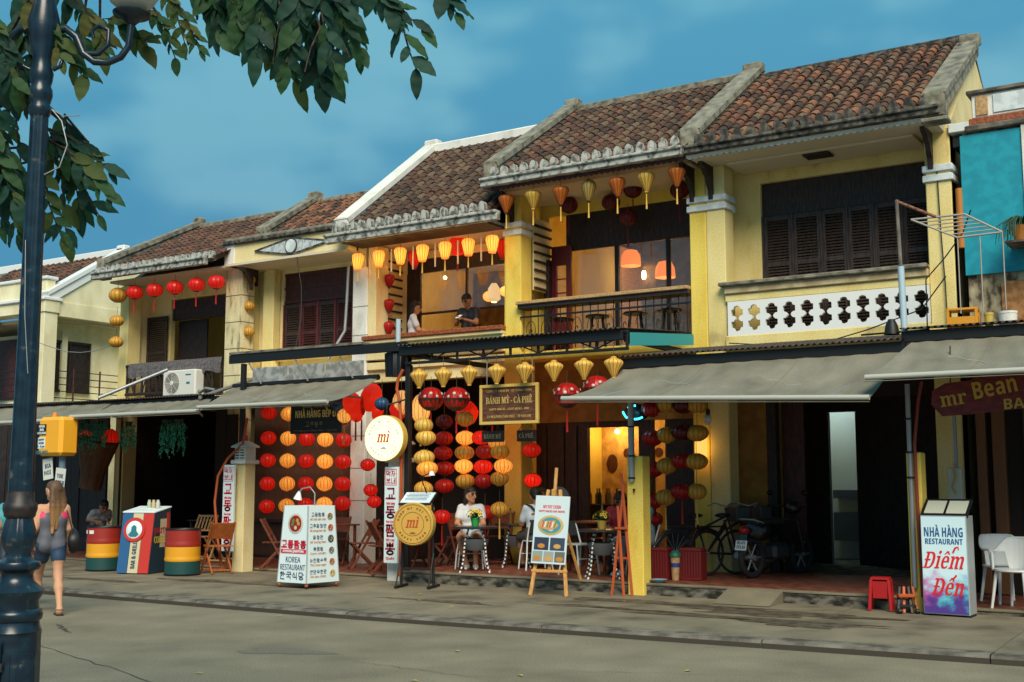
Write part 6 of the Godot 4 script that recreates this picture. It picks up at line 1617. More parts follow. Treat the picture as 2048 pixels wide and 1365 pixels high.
	part(s, "leg", Mb.new().bar(Vector3(0.26, 0, 0.1), Vector3(0.1, 1.42, -0.12), 0.05, 0.035, Vector3.BACK, 0.006), M.pine)
	part(s, "rear_leg", Mb.new().bar(Vector3(0.2, 0, -0.8), Vector3(0.02, 1.38, -0.14), 0.04, 0.03, Vector3.BACK, 0.006), M.pine)
	part(s, "mast", Mb.new().bar(Vector3(0.0, 0.35, 0.05), Vector3(0.03, 1.72, -0.17), 0.045, 0.03, Vector3.BACK, 0.006), M.pine)
	part(s, "cross_bar", Mb.new().box(Vector3(0, 0.33, 0.06), Vector3(0.52, 0.04, 0.03), 0.006), M.pine)
	part(s, "top_clamp", Mb.new().box(Vector3(0.02, 1.38, -0.08), Vector3(0.06, 0.1, 0.05), 0.01), M.pine)
	var eq := Basis(Vector3.RIGHT, -0.15) * Basis(Vector3.BACK, -0.03)
	board(s, "poster", 0.5, 0.92, mt("poster_white", Color(0.55, 0.66, 0.7), 0.5), Vector3(0.015, 0.88, 0.035), eq, 0.02)
	var pf := Transform3D(eq, Vector3(0.015, 0.88, 0.035)).translated_local(Vector3(0, 0, 0.012))
	words(s, "MY SOT CHIEN", "sans-bold", 0.045, red, pf.translated_local(Vector3(0, 0.31, 0)), 0.26)
	words(s, "HAPPY SNACKS AND DRINKS", "sans-bold", 0.028, red, pf.translated_local(Vector3(0, 0.25, 0)), 0.38)
	dish(s, pf.translated_local(Vector3(0.0, 0.06, 0)) * Transform3D(Basis.from_scale(Vector3(1.25, 0.9, 1)), Vector3.ZERO), 0.15, Color(0.05, 0.25, 0.33), Color(0.5, 0.36, 0.1))
	part(s, "printed_dish", Mb.new().lathe([Vector2(0.11, 0.006), Vector2(0, 0.007)], 18, Transform3D(Basis.from_scale(Vector3(1.2, 0.55, 1)), Vector3(-0.03, 0.06, 0)) * Transform3D(Basis(Vector3.RIGHT, PI / 2), Vector3.ZERO)), mt("bread", Color(0.55, 0.3, 0.12), 0.6), pf.origin, pf.basis)
	for k in 6: part(s, "printed_dish", Mb.new().bar(Vector3(-0.12 + 0.035 * k, 0.03, 0.009), Vector3(-0.1 + 0.035 * k, 0.11, 0.009), 0.014, 0.002, Vector3.BACK), [red, M.white, mt("herb", Color(0.05, 0.2, 0.03), 0.6)][k % 3], pf.origin, pf.basis)
	for k in 5:
		var w := 0.21 if k < 2 else 0.145
		var at := Vector3(-0.115 + 0.23 * k, -0.19, 0.0) if k < 2 else Vector3(-0.16 + 0.16 * (k - 2), -0.36, 0.0)
		part(s, "printed_photo", Mb.new().box(at, Vector3(w, 0.17 if k < 2 else 0.14, 0.003)), mt("photo%d" % k, [Color(0.02, 0.03, 0.06), Color(0.03, 0.05, 0.09), Color(0.25, 0.3, 0.26), Color(0.3, 0.32, 0.28), Color(0.12, 0.13, 0.11)][k], 0.5), pf.origin, pf.basis)
		part(s, "printed_photo", Mb.new().lathe([Vector2(0.045, 0.003), Vector2(0, 0.004)], 12, Transform3D(Basis.from_scale(Vector3(1.2, 0.7, 1)), at - Vector3(0, 0.03, 0)) * Transform3D(Basis(Vector3.RIGHT, PI / 2), Vector3.ZERO)), mt("crust%d" % (k % 2), [Color(0.5, 0.2, 0.03), Color(0.55, 0.3, 0.08)][k % 2], 0.5), pf.origin, pf.basis)

# ---------------------------------------------------------------- furniture
const TERR := 0.285

func folding_chair(label: String, at: Vector3, turn: float, m: Material, solid: bool) -> void:
	var o := thing("folding_chair", label, "chair", at, turn, "wooden folding chairs on the pavement")
	for s in [-1.0, 1.0]:
		part(o, "leg", Mb.new().bar(Vector3(0.2 * s, 0, 0.24), Vector3(0.2 * s, 0.86, -0.24), 0.025, 0.04, Vector3.BACK, 0.004), m)
		part(o, "leg", Mb.new().bar(Vector3(0.17 * s, 0, -0.24), Vector3(0.17 * s, 0.46, 0.2), 0.025, 0.04, Vector3.BACK, 0.004), m)
	for k in 6: part(o, "seat_slat", Mb.new().box(Vector3(0, 0.455, -0.17 + 0.07 * k), Vector3(0.4, 0.018, 0.058), 0.004), m)
	part(o, "foot_rail", Mb.new().box(Vector3(0, 0.05, 0.21), Vector3(0.38, 0.03, 0.025), 0.004), m)
	part(o, "foot_rail", Mb.new().box(Vector3(0, 0.06, -0.2), Vector3(0.32, 0.03, 0.025), 0.004), m)
	var q := Basis(Vector3.RIGHT, -0.5)
	if solid:
		part(o, "backrest", Mb.new().box(Vector3(0, 0.71, -0.155), Vector3(0.37, 0.3, 0.014), 0.005, q), m)
	else:
		for y in [0.57, 0.84]: part(o, "back_rail", Mb.new().box(Vector3(0, y, -0.24 * (y - 0.43) / 0.43), Vector3(0.38, 0.04, 0.02), 0.004, q), m)
		for k in 5: part(o, "back_slat", Mb.new().bar(Vector3(-0.14 + 0.07 * k, 0.58, -0.085), Vector3(-0.14 + 0.07 * k, 0.83, -0.225), 0.035, 0.012, Vector3.BACK, 0.003), m)

func wood_table(label: String, at: Vector3, m: Material) -> void:
	var o := thing("wooden_table", label, "table", at, rng.randf_range(-0.1, 0.1), "wooden tables on the pavement")
	for k in 5: part(o, "top_plank", Mb.new().box(Vector3(0, 0.74, -0.28 + 0.14 * k), Vector3(0.75, 0.025, 0.132), 0.005), m)
	for s in [[-1, -1], [1, -1], [1, 1], [-1, 1]]: part(o, "leg", Mb.new().box(Vector3(0.31 * s[0], 0.365, 0.28 * s[1]), Vector3(0.045, 0.725, 0.045), 0.005), m)

func metal_table(label: String, at: Vector3) -> void:
	var o := thing("round_table", label, "table", at, 0.3, "round metal cafe tables")
	part(o, "tabletop", Mb.new().lathe([Vector2(0, 0.655), Vector2(0.33, 0.655), Vector2(0.345, 0.665), Vector2(0.345, 0.685), Vector2(0.33, 0.69), Vector2(0, 0.69)], 32), mt("table_steel", Color(0.06, 0.07, 0.08), 0.3, 0.6))
	for k in 4:
		var a := TAU * k / 4 + 0.5
		var d := Vector3(cos(a), 0, sin(a))
		var b := Mb.new()
		b.tinted = true
		for i in 22:   # black and white cane winding
			b.col = Color(0.7, 0.7, 0.68) if i % 2 else Color(0.012, 0.012, 0.012)
			var f := func(t: float) -> Vector3: return d * (0.12 + 0.2 * t * t + 0.12 * sin((1 - t) * 3.0) * (1 - t)) + Vector3(0, 0.655 * (1 - t), 0)
			b.tube([f.call(i / 22.0), f.call((i + 0.5) / 22.0), f.call((i + 1) / 22.0)], 0.014, 0.014, 7, false)
		part(o, "leg", b, tinted_mat())
	part(o, "skirt", Mb.new().lathe([Vector2(0.15, 0.33), Vector2(0.2, 0.42), Vector2(0.22, 0.5)], 20), mt("skirt_grey", Color(0.09, 0.1, 0.11), 0.6))

func tinted_mat() -> StandardMaterial3D:
	var m := mt("painted_colours", Color.WHITE, 0.6)
	m.vertex_color_use_as_albedo = true
	return m

func metal_chair(label: String, at: Vector3, turn: float) -> void:
	var o := thing("metal_chair", label, "chair", at, turn, "white metal cafe chairs")
	part(o, "seat", Mb.new().lathe([Vector2(0, 0.43), Vector2(0.19, 0.43), Vector2(0.205, 0.44), Vector2(0.2, 0.455), Vector2(0, 0.45)], 24), mt("seat_pad", Color(0.45, 0.5, 0.5), 0.4))
	for s in [-1.0, 1.0]:
		part(o, "leg", Mb.new().tube([Vector3(0.22 * s, 0, 0.2), Vector3(0.2 * s, 0.25, 0.17), Vector3(0.17 * s, 0.44, 0.12)], 0.013, 0.013, 8), M.white)
		part(o, "leg", Mb.new().tube([Vector3(0.22 * s, 0, -0.22), Vector3(0.19 * s, 0.25, -0.17), Vector3(0.18 * s, 0.45, -0.15), Vector3(0.17 * s, 0.62, -0.2), Vector3(0.16 * s, 0.74, -0.24)], 0.013, 0.013, 8), M.white)
	part(o, "stretcher", Mb.new().tube([Vector3(-0.2, 0.24, 0.17), Vector3(0.2, 0.24, 0.17)], 0.008, 0.008, 6), M.white)
	part(o, "backrest", Mb.new().box(Vector3(0, 0.67, -0.22), Vector3(0.33, 0.22, 0.012), 0.005, Basis(Vector3.RIGHT, -0.28)), mt("dark_mesh", Color(0.03, 0.035, 0.04), 0.6))

func plastic_chair(label: String, at: Vector3, turn: float) -> void:
	var o := thing("plastic_chair", label, "chair", at, turn, "white plastic tub chairs")
	var b := Mb.new()
	var g := func(i: int, j: int) -> Vector3:   # a curved back that wraps into the arms
		var a := lerpf(-2.0, 2.0, i / 20.0)
		var v := j / 4.0
		var top := 0.82 - 0.16 * smoothstep(0.7, 1.6, absf(a))
		return Vector3(sin(a) * (0.25 + 0.04 * v), lerpf(0.66 if absf(a) > 0.85 else 0.44, top, v), -cos(a) * (0.22 + 0.05 * v) )
	for side in [0.0, 0.012]:
		for i in 20:
			for j in 4:
				var o2 := Vector3(0, 0, side)
				b.face(g.call(i, j) + o2, g.call(i + 1, j) + o2, g.call(i + 1, j + 1) + o2, g.call(i, j + 1) + o2)
	part(o, "back_and_arms", b, M.white)
	var rim := []
	for i in 21: rim.append(g.call(i, 4))
	part(o, "rim", Mb.new().tube(rim, 0.018, 0.018, 8), M.white)
	part(o, "seat", Mb.new().lathe([Vector2(0, 0.425), Vector2(0.22, 0.43), Vector2(0.27, 0.445), Vector2(0.265, 0.465), Vector2(0.2, 0.452), Vector2(0, 0.445)], 24), M.white)
	for s in [[-1, -1], [1, -1], [1, 1], [-1, 1]]: part(o, "leg", Mb.new().tube([Vector3(0.17 * s[0], 0.44, 0.17 * s[1]), Vector3(0.22 * s[0], 0, 0.22 * s[1])], 0.022, 0.017, 8), M.white)
	for s in [-1.0, 1.0]: part(o, "arm_post", Mb.new().tube([Vector3(0.24 * s, 0.44, 0.12), Vector3(0.26 * s, 0.66, 0.1)], 0.017, 0.017, 8), M.white)

func flower_pot(label: String, at: Vector3, hue: Color) -> void:
	var o := thing("flower_pot", label, "flower pot", at, 0.0, "pots of yellow flowers on the cafe tables")
	part(o, "pot", Mb.new().lathe([Vector2(0, 0), Vector2(0.05, 0), Vector2(0.07, 0.11), Vector2(0.076, 0.11), Vector2(0.076, 0.125), Vector2(0, 0.12)], 20), mt("pot%s" % hue.to_html(), hue, 0.5))
	var leaf := Mb.new()
	for k in 40:
		var d := Vector3(rng.randf_range(-1, 1), rng.randf_range(0.2, 1.2), rng.randf_range(-1, 1)).normalized()
		leaf.tube([Vector3(0, 0.11, 0), Vector3(0, 0.12, 0) + d * 0.09, Vector3(0, 0.11, 0) + d * 0.12], 0.004, 0.012, 4)
	part(o, "leaves", leaf, mt("pot_leaves", Color(0.02, 0.07, 0.015), 0.7), Vector3.ZERO, Basis(), "stuff")
	for k in 22:
		var d := Vector3(rng.randf_range(-1, 1), rng.randf_range(0.1, 1.1), rng.randf_range(-1, 1)).normalized()
		var q := Basis(Quaternion(Vector3.UP, d))
		var b := Mb.new()
		for i in 8:
			var a := TAU * i / 8
			var w := Vector3(cos(a), 0, sin(a))
			var s := Vector3(-sin(a), 0, cos(a))
			b.face(Vector3(0, 0, 0), w * 0.018 - s * 0.009 + Vector3(0, 0.004, 0), w * 0.032 + Vector3(0, 0.001, 0), w * 0.018 + s * 0.009 + Vector3(0, 0.004, 0))
		var fl := part(o, "flower", shared("petals%d" % (k % 3), b), mt("petal_yellow", Color(0.75, 0.52, 0.04), 0.6), Vector3(0, 0.15, 0) + d * 0.125 * Vector3(1.05, 0.9, 1.05), q)
		part(fl, "flower_eye", shared("flower_eye", Mb.new().ball(Vector3(0, 0.004, 0), Vector3(0.009, 0.006, 0.009), 8)), mt("flower_brown", Color(0.1, 0.04, 0.01), 0.8))

func bar_stool(label: String, at: Vector3, m: Material) -> void:
	var o := thing("bar_stool", label, "stool", at, 0.2, "stools on the balcony bar")
	part(o, "seat", Mb.new().lathe([Vector2(0, 0.56), Vector2(0.2, 0.56), Vector2(0.21, 0.58), Vector2(0.19, 0.6), Vector2(0, 0.605)], 20), M.steel)
	for k in 4:
		var a := TAU * k / 4 + 0.4
		part(o, "leg", Mb.new().tube([Vector3(cos(a) * 0.12, 0.57, sin(a) * 0.12), Vector3(cos(a) * 0.2, 0, sin(a) * 0.2)], 0.016, 0.014, 6), m)

func furniture() -> void:
	for c in [["pale slatted folding chair behind the first barrel", Vector3(-10.3, 0.15, 1.75), 2.6], ["pale slatted folding chair right of the podium sign", Vector3(-9.35, 0.15, 1.0), 0.3], ["pale slatted folding chair behind the orange one", Vector3(-8.55, 0.15, 1.15), 0.2]]:
		folding_chair(c[0], c[1], c[2], M.tan_wood, false)
	folding_chair("bright orange folding chair seen from its side, left of the vented stub post", Vector3(-7.05, 0.12, 2.75), -2.0, worn("orange_stain", [[0.3, Color(0.3, 0.075, 0.015)], [0.7, Color(0.45, 0.13, 0.03)]], 0.5, Vector3(2, 2, 2), 0.1), true)
	var rw := worn("dark_red_wood", [[0.3, Color(0.11, 0.025, 0.012)], [0.7, Color(0.2, 0.05, 0.02)]], 0.45, Vector3(2, 2, 2), 0.1)
	for c in [["dark red folding chair between the stub post and the pale sign box", Vector3(-6.6, 0.155, 1.85), 2.2], ["dark red folding chair right of the pale sign box, nearest the road", Vector3(-4.3, 0.155, 1.75), 2.5], ["dark red folding chair at the second table, before the jointed pillar", Vector3(-5.1, 0.155, 1.3), -0.7], ["dark red folding chair at the back of the lantern curtain", Vector3(-6.4, 0.155, 0.5), 0.4], ["dark red folding chair far back, right of the jointed pillar", Vector3(-4.9, 0.155, 0.2), 0.0], ["dark red folding chair behind the ochre round sign", Vector3(-3.75, 0.155, 0.7), -1.2]]:
		folding_chair(c[0], c[1], c[2], rw, true)
	folding_chair("dark red folding chair in the cafe behind the seated woman", Vector3(-2.95, TERR, 0.35), 0.3, rw, true)
	folding_chair("dark red folding chair in the cafe before the dark shop front", Vector3(-1.15, TERR, 0.15), -0.5, rw, true)
	folding_chair("dark red folding chair in the cafe left of the yellow pillar's foot", Vector3(-3.3, TERR, 0.9), 1.1, rw, true)
	wood_table("dark red table in the cafe before the dark shop front", Vector3(-0.95, TERR, 0.65), rw)
	for k in 3: tag(part(self, "glass_bottle", Mb.new().lathe([Vector2(0, 0), Vector2(0.035, 0), Vector2(0.035, 0.14), Vector2(0.013, 0.2), Vector2(0.013, 0.25), Vector2(0, 0.25)], 12), mt("bottle_glass%d" % k, [Color(0.02, 0.05, 0.02), Color(0.2, 0.1, 0.02), Color(0.25, 0.22, 0.1)][k], 0.15), [Vector3(-2.15, TERR + 0.69, 0.75), Vector3(-2.4, TERR + 0.69, 0.85), Vector3(-0.85, TERR + 0.755, 0.6)][k]), ["dark green bottle on the dark round table", "brown bottle on the dark round table", "pale bottle on the dark red cafe table"][k], "bottle")
	wood_table("dark red table before the lantern curtain", Vector3(-6.0, 0.155, 1.1), rw)
	wood_table("dark red table right of the jointed pillar", Vector3(-4.5, 0.155, 0.9), rw)
	wood_table("dark table among the pale folding chairs", Vector3(-9.7, 0.15, 0.4), M.darkwood)
	metal_table("round metal table with a green flower pot, legs wound black and white", Vector3(-2.3, TERR, 2.0))
	metal_table("round metal table with a second flower pot, right of the easel", Vector3(-0.1, TERR, 2.0))
	metal_table("dark round table between the seated woman and man", Vector3(-2.35, TERR, 0.75))
	metal_chair("white metal chair under the seated woman", Vector3(-2.8, TERR, 1.4), 0.5)
	metal_chair("white metal chair under the man with the sling bag", Vector3(-1.8, TERR, 1.05), -2.3)
	metal_chair("white metal chair left of the second flower table", Vector3(-0.7, TERR, 1.6), 1.3)
	metal_chair("white metal chair beside the yellow post", Vector3(0.15, TERR, 1.25), -0.9)
	flower_pot("green pot of yellow flowers on the left round table", Vector3(-2.3, TERR + 0.69, 2.0), Color(0.02, 0.3, 0.06))
	flower_pot("ochre pot of yellow flowers on the right round table", Vector3(-0.1, TERR + 0.69, 2.0), Color(0.5, 0.33, 0.05))
	for k in 4:
		bar_stool("round-topped stool behind the balcony counter, %s from the left" % ORD[k], Vector3([-2.2, -1.5, -0.78, -0.15][k], 3.87, -0.5), mt("stool_red", Color(0.2, 0.01, 0.012), 0.4) if k == 0 else M.steel)
	plastic_chair("white plastic tub chair nearest the pavement, right of the blue sign box", Vector3(5.38, 0.15, 1.75), -0.35)
	plastic_chair("white plastic tub chair standing further back behind the other", Vector3(5.12, 0.15, 1.05), 0.7)
	plastic_chair("white plastic tub chair deep in the dark bar", Vector3(5.9, 0.15, 0.6), 2.4)

# ---------------------------------------------------------------- vehicles
func wheel(p: Node3D, at: Vector3, r: float, t: float, spokes: int, m: Material) -> void:
	var c := []
	for k in 33: c.append(Vector3(0, sin(TAU * k / 32) * r, cos(TAU * k / 32) * r))
	var w := part(p, "wheel", Mb.new().tube([Vector3(-0.05, 0, 0), Vector3(0.05, 0, 0)], t * 0.9, t * 0.9, 10), M.grey_pipe, at)
	part(w, "tyre", Mb.new().tube(c, t, t, 8, false), mt("rubber", Color(0.015, 0.015, 0.016), 0.8))
	var sp := Mb.new()
	for k in spokes:
		var a := TAU * k / spokes
		sp.tube([Vector3(0.02 * (k % 2), 0, 0), Vector3(0, sin(a) * r, cos(a) * r)], 0.003 if spokes > 8 else 0.014, -1.0, 4, false)
	part(w, "spokes", sp, m)

func bicycle(label: String, at: Vector3, turn: float, tint: Color) -> void:
	var o := thing("bicycle", label, "bicycle", at, turn, "bicycles parked in the garage")
	var m := mt("bike%s" % tint.to_html(), tint, 0.4, 0.3)
	wheel(o, Vector3(0, 0.33, 0.52), 0.31, 0.02, 18, M.grey_pipe)
	wheel(o, Vector3(0, 0.33, -0.5), 0.31, 0.02, 18, M.grey_pipe)
	var fr := Mb.new()
	for s in [[Vector3(0, 0.3, 0), Vector3(0, 0.8, -0.15)], [Vector3(0, 0.3, 0), Vector3(0, 0.82, 0.37)], [Vector3(0, 0.66, -0.12), Vector3(0, 0.86, 0.36)], [Vector3(0, 0.33, -0.5), Vector3(0, 0.3, 0)], [Vector3(0, 0.33, -0.5), Vector3(0, 0.7, -0.13)], [Vector3(0, 0.33, 0.52), Vector3(0, 0.98, 0.34)]]: fr.tube(s, 0.017, 0.017, 7)
	part(o, "frame", fr, m)
	part(o, "saddle", Mb.new().ball(Vector3(0, 0.87, -0.18), Vector3(0.075, 0.035, 0.14)), M.steel)
	part(o, "handlebar", Mb.new().tube([Vector3(-0.27, 1.0, 0.2), Vector3(-0.24, 1.05, 0.3), Vector3(0, 1.0, 0.36), Vector3(0.24, 1.05, 0.3), Vector3(0.27, 1.0, 0.2)], 0.013, 0.013, 7), M.grey_pipe)
	part(o, "basket", Mb.new().span(-0.16, 0.16, 0.78, 1.0, 0.44, 0.68, 0.02), mt("basket_wire", Color(0.05, 0.05, 0.05), 0.6))
	part(o, "rack", Mb.new().span(-0.06, 0.06, 0.7, 0.72, -0.62, -0.2), M.steel)
	part(o, "mudguard", Mb.new().tube([Vector3(0, 0.45, -0.84), Vector3(0, 0.64, -0.68), Vector3(0, 0.69, -0.5), Vector3(0, 0.62, -0.3)], 0.025, 0.025, 6), m)

func vehicles() -> void:
	bicycle("dark bicycle leaning by the yellow wall under the lantern chains", Vector3(0.95, TERR, 0.75), 2.5, Color(0.03, 0.03, 0.035))
	bicycle("second dark bicycle, between the other one and the motorbike", Vector3(1.2, TERR, 0.35), 2.7, Color(0.04, 0.012, 0.012))
	var o := thing("motorbike", "dark motorbike parked nose-in, showing a red tail light and white plate", "motorbike", Vector3(1.85, TERR, 0.25), PI - 0.25)
	var bk := mt("bike_black", Color(0.012, 0.012, 0.014), 0.25)
	wheel(o, Vector3(0, 0.29, -0.62), 0.25, 0.045, 6, M.grey_pipe)
	wheel(o, Vector3(0, 0.29, 0.62), 0.25, 0.04, 6, M.grey_pipe)
	part(o, "tail_body", Mb.new().ball(Vector3(0, 0.66, -0.4), Vector3(0.15, 0.14, 0.42)), bk)
	part(o, "engine", Mb.new().box(Vector3(0, 0.36, 0), Vector3(0.22, 0.24, 0.4), 0.05), mt("engine_grey", Color(0.06, 0.06, 0.06), 0.5, 0.5))
	part(o, "leg_shield", Mb.new().box(Vector3(0, 0.58, 0.38), Vector3(0.36, 0.5, 0.06), 0.025, Basis(Vector3.RIGHT, -0.3)), bk)
	part(o, "seat", Mb.new().box(Vector3(0, 0.8, -0.28), Vector3(0.24, 0.09, 0.68), 0.035), mt("vinyl", Color(0.02, 0.02, 0.02), 0.5))
	part(o, "fork", Mb.new().tube([Vector3(0, 0.29, 0.62), Vector3(0, 0.95, 0.42)], 0.035, 0.03, 8), M.steel)
	part(o, "handlebar", Mb.new().tube([Vector3(-0.34, 1.02, 0.28), Vector3(-0.1, 1.0, 0.4), Vector3(0.1, 1.0, 0.4), Vector3(0.34, 1.02, 0.28)], 0.018, 0.018, 8), M.steel)
	part(o, "headlamp_cowl", Mb.new().ball(Vector3(0, 0.98, 0.44), Vector3(0.13, 0.1, 0.12)), bk)
	part(o, "tail_light", Mb.new().ball(Vector3(0, 0.68, -0.8), Vector3(0.1, 0.06, 0.06)), mt("tail_red", Color(0.35, 0.008, 0.006), 0.15))
	part(o, "grab_rail", Mb.new().tube([Vector3(-0.13, 0.78, -0.5), Vector3(-0.12, 0.83, -0.72), Vector3(0.12, 0.83, -0.72), Vector3(0.13, 0.78, -0.5)], 0.014, 0.014, 6), M.grey_pipe)
	var pl := part(o, "number_plate", Mb.new().box(Vector3.ZERO, Vector3(0.19, 0.14, 0.006)), M.white, Vector3(0, 0.47, -0.87), Basis(Vector3.RIGHT, 0.25))
	for k in 2: words(pl, ["92-H1", "215.43"][k], "sans-bold", 0.045, M.steel, Transform3D(Basis(Vector3.UP, PI), Vector3(0, 0.035 - 0.06 * k, -0.004)), 0.15)
	part(o, "mudguard", Mb.new().box(Vector3(0, 0.5, -0.83), Vector3(0.12, 0.3, 0.02), 0.008, Basis(Vector3.RIGHT, 0.25)), bk)
	part(o, "exhaust", Mb.new().tube([Vector3(0.15, 0.22, 0.1), Vector3(0.16, 0.26, -0.4), Vector3(0.17, 0.32, -0.75)], 0.03, 0.045, 10), M.grey_pipe)
	for s in [-1.0, 1.0]:
		part(o, "mirror", Mb.new().ball(Vector3(0.3 * s, 1.2, 0.3), Vector3(0.06, 0.04, 0.015)), bk)
		part(o, "mirror_stem", Mb.new().tube([Vector3(0.22 * s, 1.03, 0.33), Vector3(0.29 * s, 1.18, 0.31)], 0.008, 0.008, 5), M.steel)

# ---------------------------------------------------------------- smaller things
func clutter() -> void:
	# painted barrels
	for k in 2:
		var o := thing("barrel", ["oil drum painted red, yellow and green, standing behind the walking woman", "oil drum painted red, yellow and green, right of the podium sign"][k], "barrel", [Vector3(-9.3, 0.12, 3.3), Vector3(-7.35, 0.12, 3.25)][k], 1.2 * k, "painted oil drums")
		var ht := 0.74
		var r := 0.288
		var bands := [[0.0, 0.3, mt("drum_green", Color(0.008, 0.06, 0.055), 0.5)], [0.3, 0.62, mt("drum_yellow2", Color(0.72, 0.33, 0.012), 0.5)], [0.62, 1.0, mt("drum_red", Color(0.3, 0.02, 0.012), 0.5)]]
		for b in bands:
			var f := []
			for i in 9:
				var y: float = lerpf(b[0], b[1], i / 8.0)
				var bump := 0.0
				for c in [0.34, 0.66]: bump += 0.012 * exp(-pow((y - c) / 0.02, 2.0))
				f.append(Vector2(r + bump, y * ht))
			part(o, "painted_band", Mb.new().lathe(f, 40), b[2])
		part(o, "lid", Mb.new().lathe([Vector2(r, ht - 0.01), Vector2(r + 0.012, ht), Vector2(r + 0.008, ht + 0.015), Vector2(r - 0.02, ht + 0.01), Vector2(r - 0.03, ht - 0.01), Vector2(0, ht - 0.01)], 40), M.steel)
		part(o, "bottom_rim", Mb.new().lathe([Vector2(r, 0.02), Vector2(r + 0.012, 0.012), Vector2(r + 0.01, 0), Vector2(0, 0)], 40), M.steel)
		if k == 0:
			for x in [-0.5, 0.1]: part(o, "label", Mb.new().box(Vector3(sin(x) * (r + 0.003), 0.66, cos(x) * (r + 0.003)), Vector3(0.1, 0.06, 0.006), 0.0, Basis(Vector3.UP, x)), M.white)
	# posts in front of the shops
	for k in 2:
		var o := thing("yellow_post", ["yellow square post with a grey pipe, at the corner of the terrace", "slim yellow post with a grey pipe and red hose, by the blue sign box"][k], "post", [Vector3(0.67, 0.1, 2.42), Vector3(4.4, 0.1, 2.42)][k], 0.0, "yellow posts along the step")
		part(o, "shaft", Mb.new().box(Vector3(0, 0.95, -0.06), Vector3(0.24 if k == 0 else 0.17, 1.9, 0.24), 0.012), M.yellow)
		part(o, "pipe", Mb.new().tube([Vector3(-0.03, 1.55, 0.085), Vector3(-0.03, 2.72, 0.085)], 0.042 if k == 0 else 0.03, -1.0, 12), M.grey_pipe)
		for y in [1.6, 1.9, 2.3]: part(o, "clamp", Mb.new().lathe([Vector2(0.047, -0.012), Vector2(0.05, 0), Vector2(0.047, 0.012)], 12, Transform3D(Basis(), Vector3(-0.03, y, 0.085))), M.steel)
		if k == 1:
			part(o, "pipe", Mb.new().tube([Vector3(-0.03, 0.3, 0.085), Vector3(-0.03, 1.55, 0.085)], 0.03, 0.03, 10), M.grey_pipe)
			part(o, "hose", Mb.new().tube([Vector3(0.05, 0.2, 0.08), Vector3(0.04, 1.2, 0.1), Vector3(0.03, 2.0, 0.09), Vector3(0.08, 2.5, 0.05), Vector3(0.12, 2.75, 0.0)], 0.02, 0.02, 8), mt("hose_red", Color(0.25, 0.03, 0.015), 0.5))
		else:
			part(o, "hook", Mb.new().lathe([Vector2(0, -0.05), Vector2(0.012, 0), Vector2(0.02, 0.03), Vector2(0, 0.04)], 8, Transform3D(Basis(), Vector3(0.0, 1.42, 0.08))), M.redwood)
	for k in 2:
		var o := thing("stub_post", ["cream stub post with a vented pagoda cap and red knob", "stub post with a grey vented cap behind the round cafe signs"][k], "post", [Vector3(-7.08, 0.1, 2.15), Vector3(-3.62, 0.1, 2.2)][k], 0.0, "stub posts with vented caps")
		part(o, "shaft", Mb.new().box(Vector3(0, 0.93, 0), Vector3(0.26, 1.86, 0.26), 0.012), M.cream if k == 0 else M.whitewash)
		part(o, "cornice", Mb.new().box(Vector3(0, 1.89, 0), Vector3(0.36, 0.07, 0.36), 0.015), M.whitewash)
		part(o, "lamp_box", Mb.new().box(Vector3(0, 2.03, 0), Vector3(0.26, 0.22, 0.26), 0.01), M.whitewash)
		for i in 4:
			for x in [-0.06, 0.06]: part(o, "vent_slot", Mb.new().box(Vector3(x, 1.96 + 0.045 * i, 0.131), Vector3(0.09, 0.018, 0.006)), M.steel)
		part(o, "roof_cap", Mb.new().lathe([Vector2(0.25, 0), Vector2(0.24, 0.03), Vector2(0.1, 0.1), Vector2(0.05, 0.12)], 4, Transform3D(Basis(Vector3.UP, PI / 4), Vector3(0, 2.14, 0)), 0, 0.0, false), M.whitewash)
		part(o, "knob", Mb.new().ball(Vector3(0, 2.3, 0), Vector3(0.05, 0.06, 0.05)), mt("knob_red", Color(0.5, 0.08, 0.06), 0.5))
	var hose := mt("hose_orange", Color(0.42, 0.075, 0.014), 0.5)
	tag(part(self, "orange_hose", Mb.new().tube([Vector3(-7.2, 0.13, 2.5), Vector3(-7.34, 0.7, 2.5), Vector3(-7.45, 1.3, 2.48), Vector3(-7.42, 1.75, 2.45), Vector3(-7.25, 2.05, 2.4), Vector3(-7.0, 2.3, 2.3), Vector3(-6.95, 2.75, 2.25)], 0.022, 0.022, 8), hose), "orange hose bowed out beside the Korean banner of the vented stub post", "hose")
	tag(part(self, "orange_hose", Mb.new().tube([Vector3(-3.42, 0.2, 2.42), Vector3(-3.42, 2.4, 2.42), Vector3(-3.46, 2.9, 2.42), Vector3(-3.52, 3.1, 2.42), Vector3(-3.5, 3.25, 2.42), Vector3(-3.4, 3.4, 2.42)], 0.026, 0.026, 8), hose), "orange-red conduit running up the black cafe post", "conduit")
	# folded orange easel leaning on the yellow post
	var e := thing("folded_easel", "orange folded wooden trestle leaning against the yellow terrace post", "trestle", Vector3(0.5, 0.12, 2.62))
	for s in [[Vector3(-0.1, 0, 0.05), Vector3(0.02, 1.5, -0.12)], [Vector3(0.2, 0, 0.03), Vector3(-0.03, 1.65, -0.13)], [Vector3(0.1, 0, 0.08), Vector3(-0.06, 1.2, -0.08)]]: part(e, "bar", Mb.new().bar(s[0], s[1], 0.035, 0.025, Vector3.BACK, 0.004), hose)
	for y in [0.5, 0.9]: part(e, "cross_bar", Mb.new().box(Vector3(0.02, y, -0.02), Vector3(0.2, 0.03, 0.02), 0.004), hose)
	# things under the wide awning
	var cr := mt("crate_red", Color(0.16, 0.008, 0.008), 0.5)
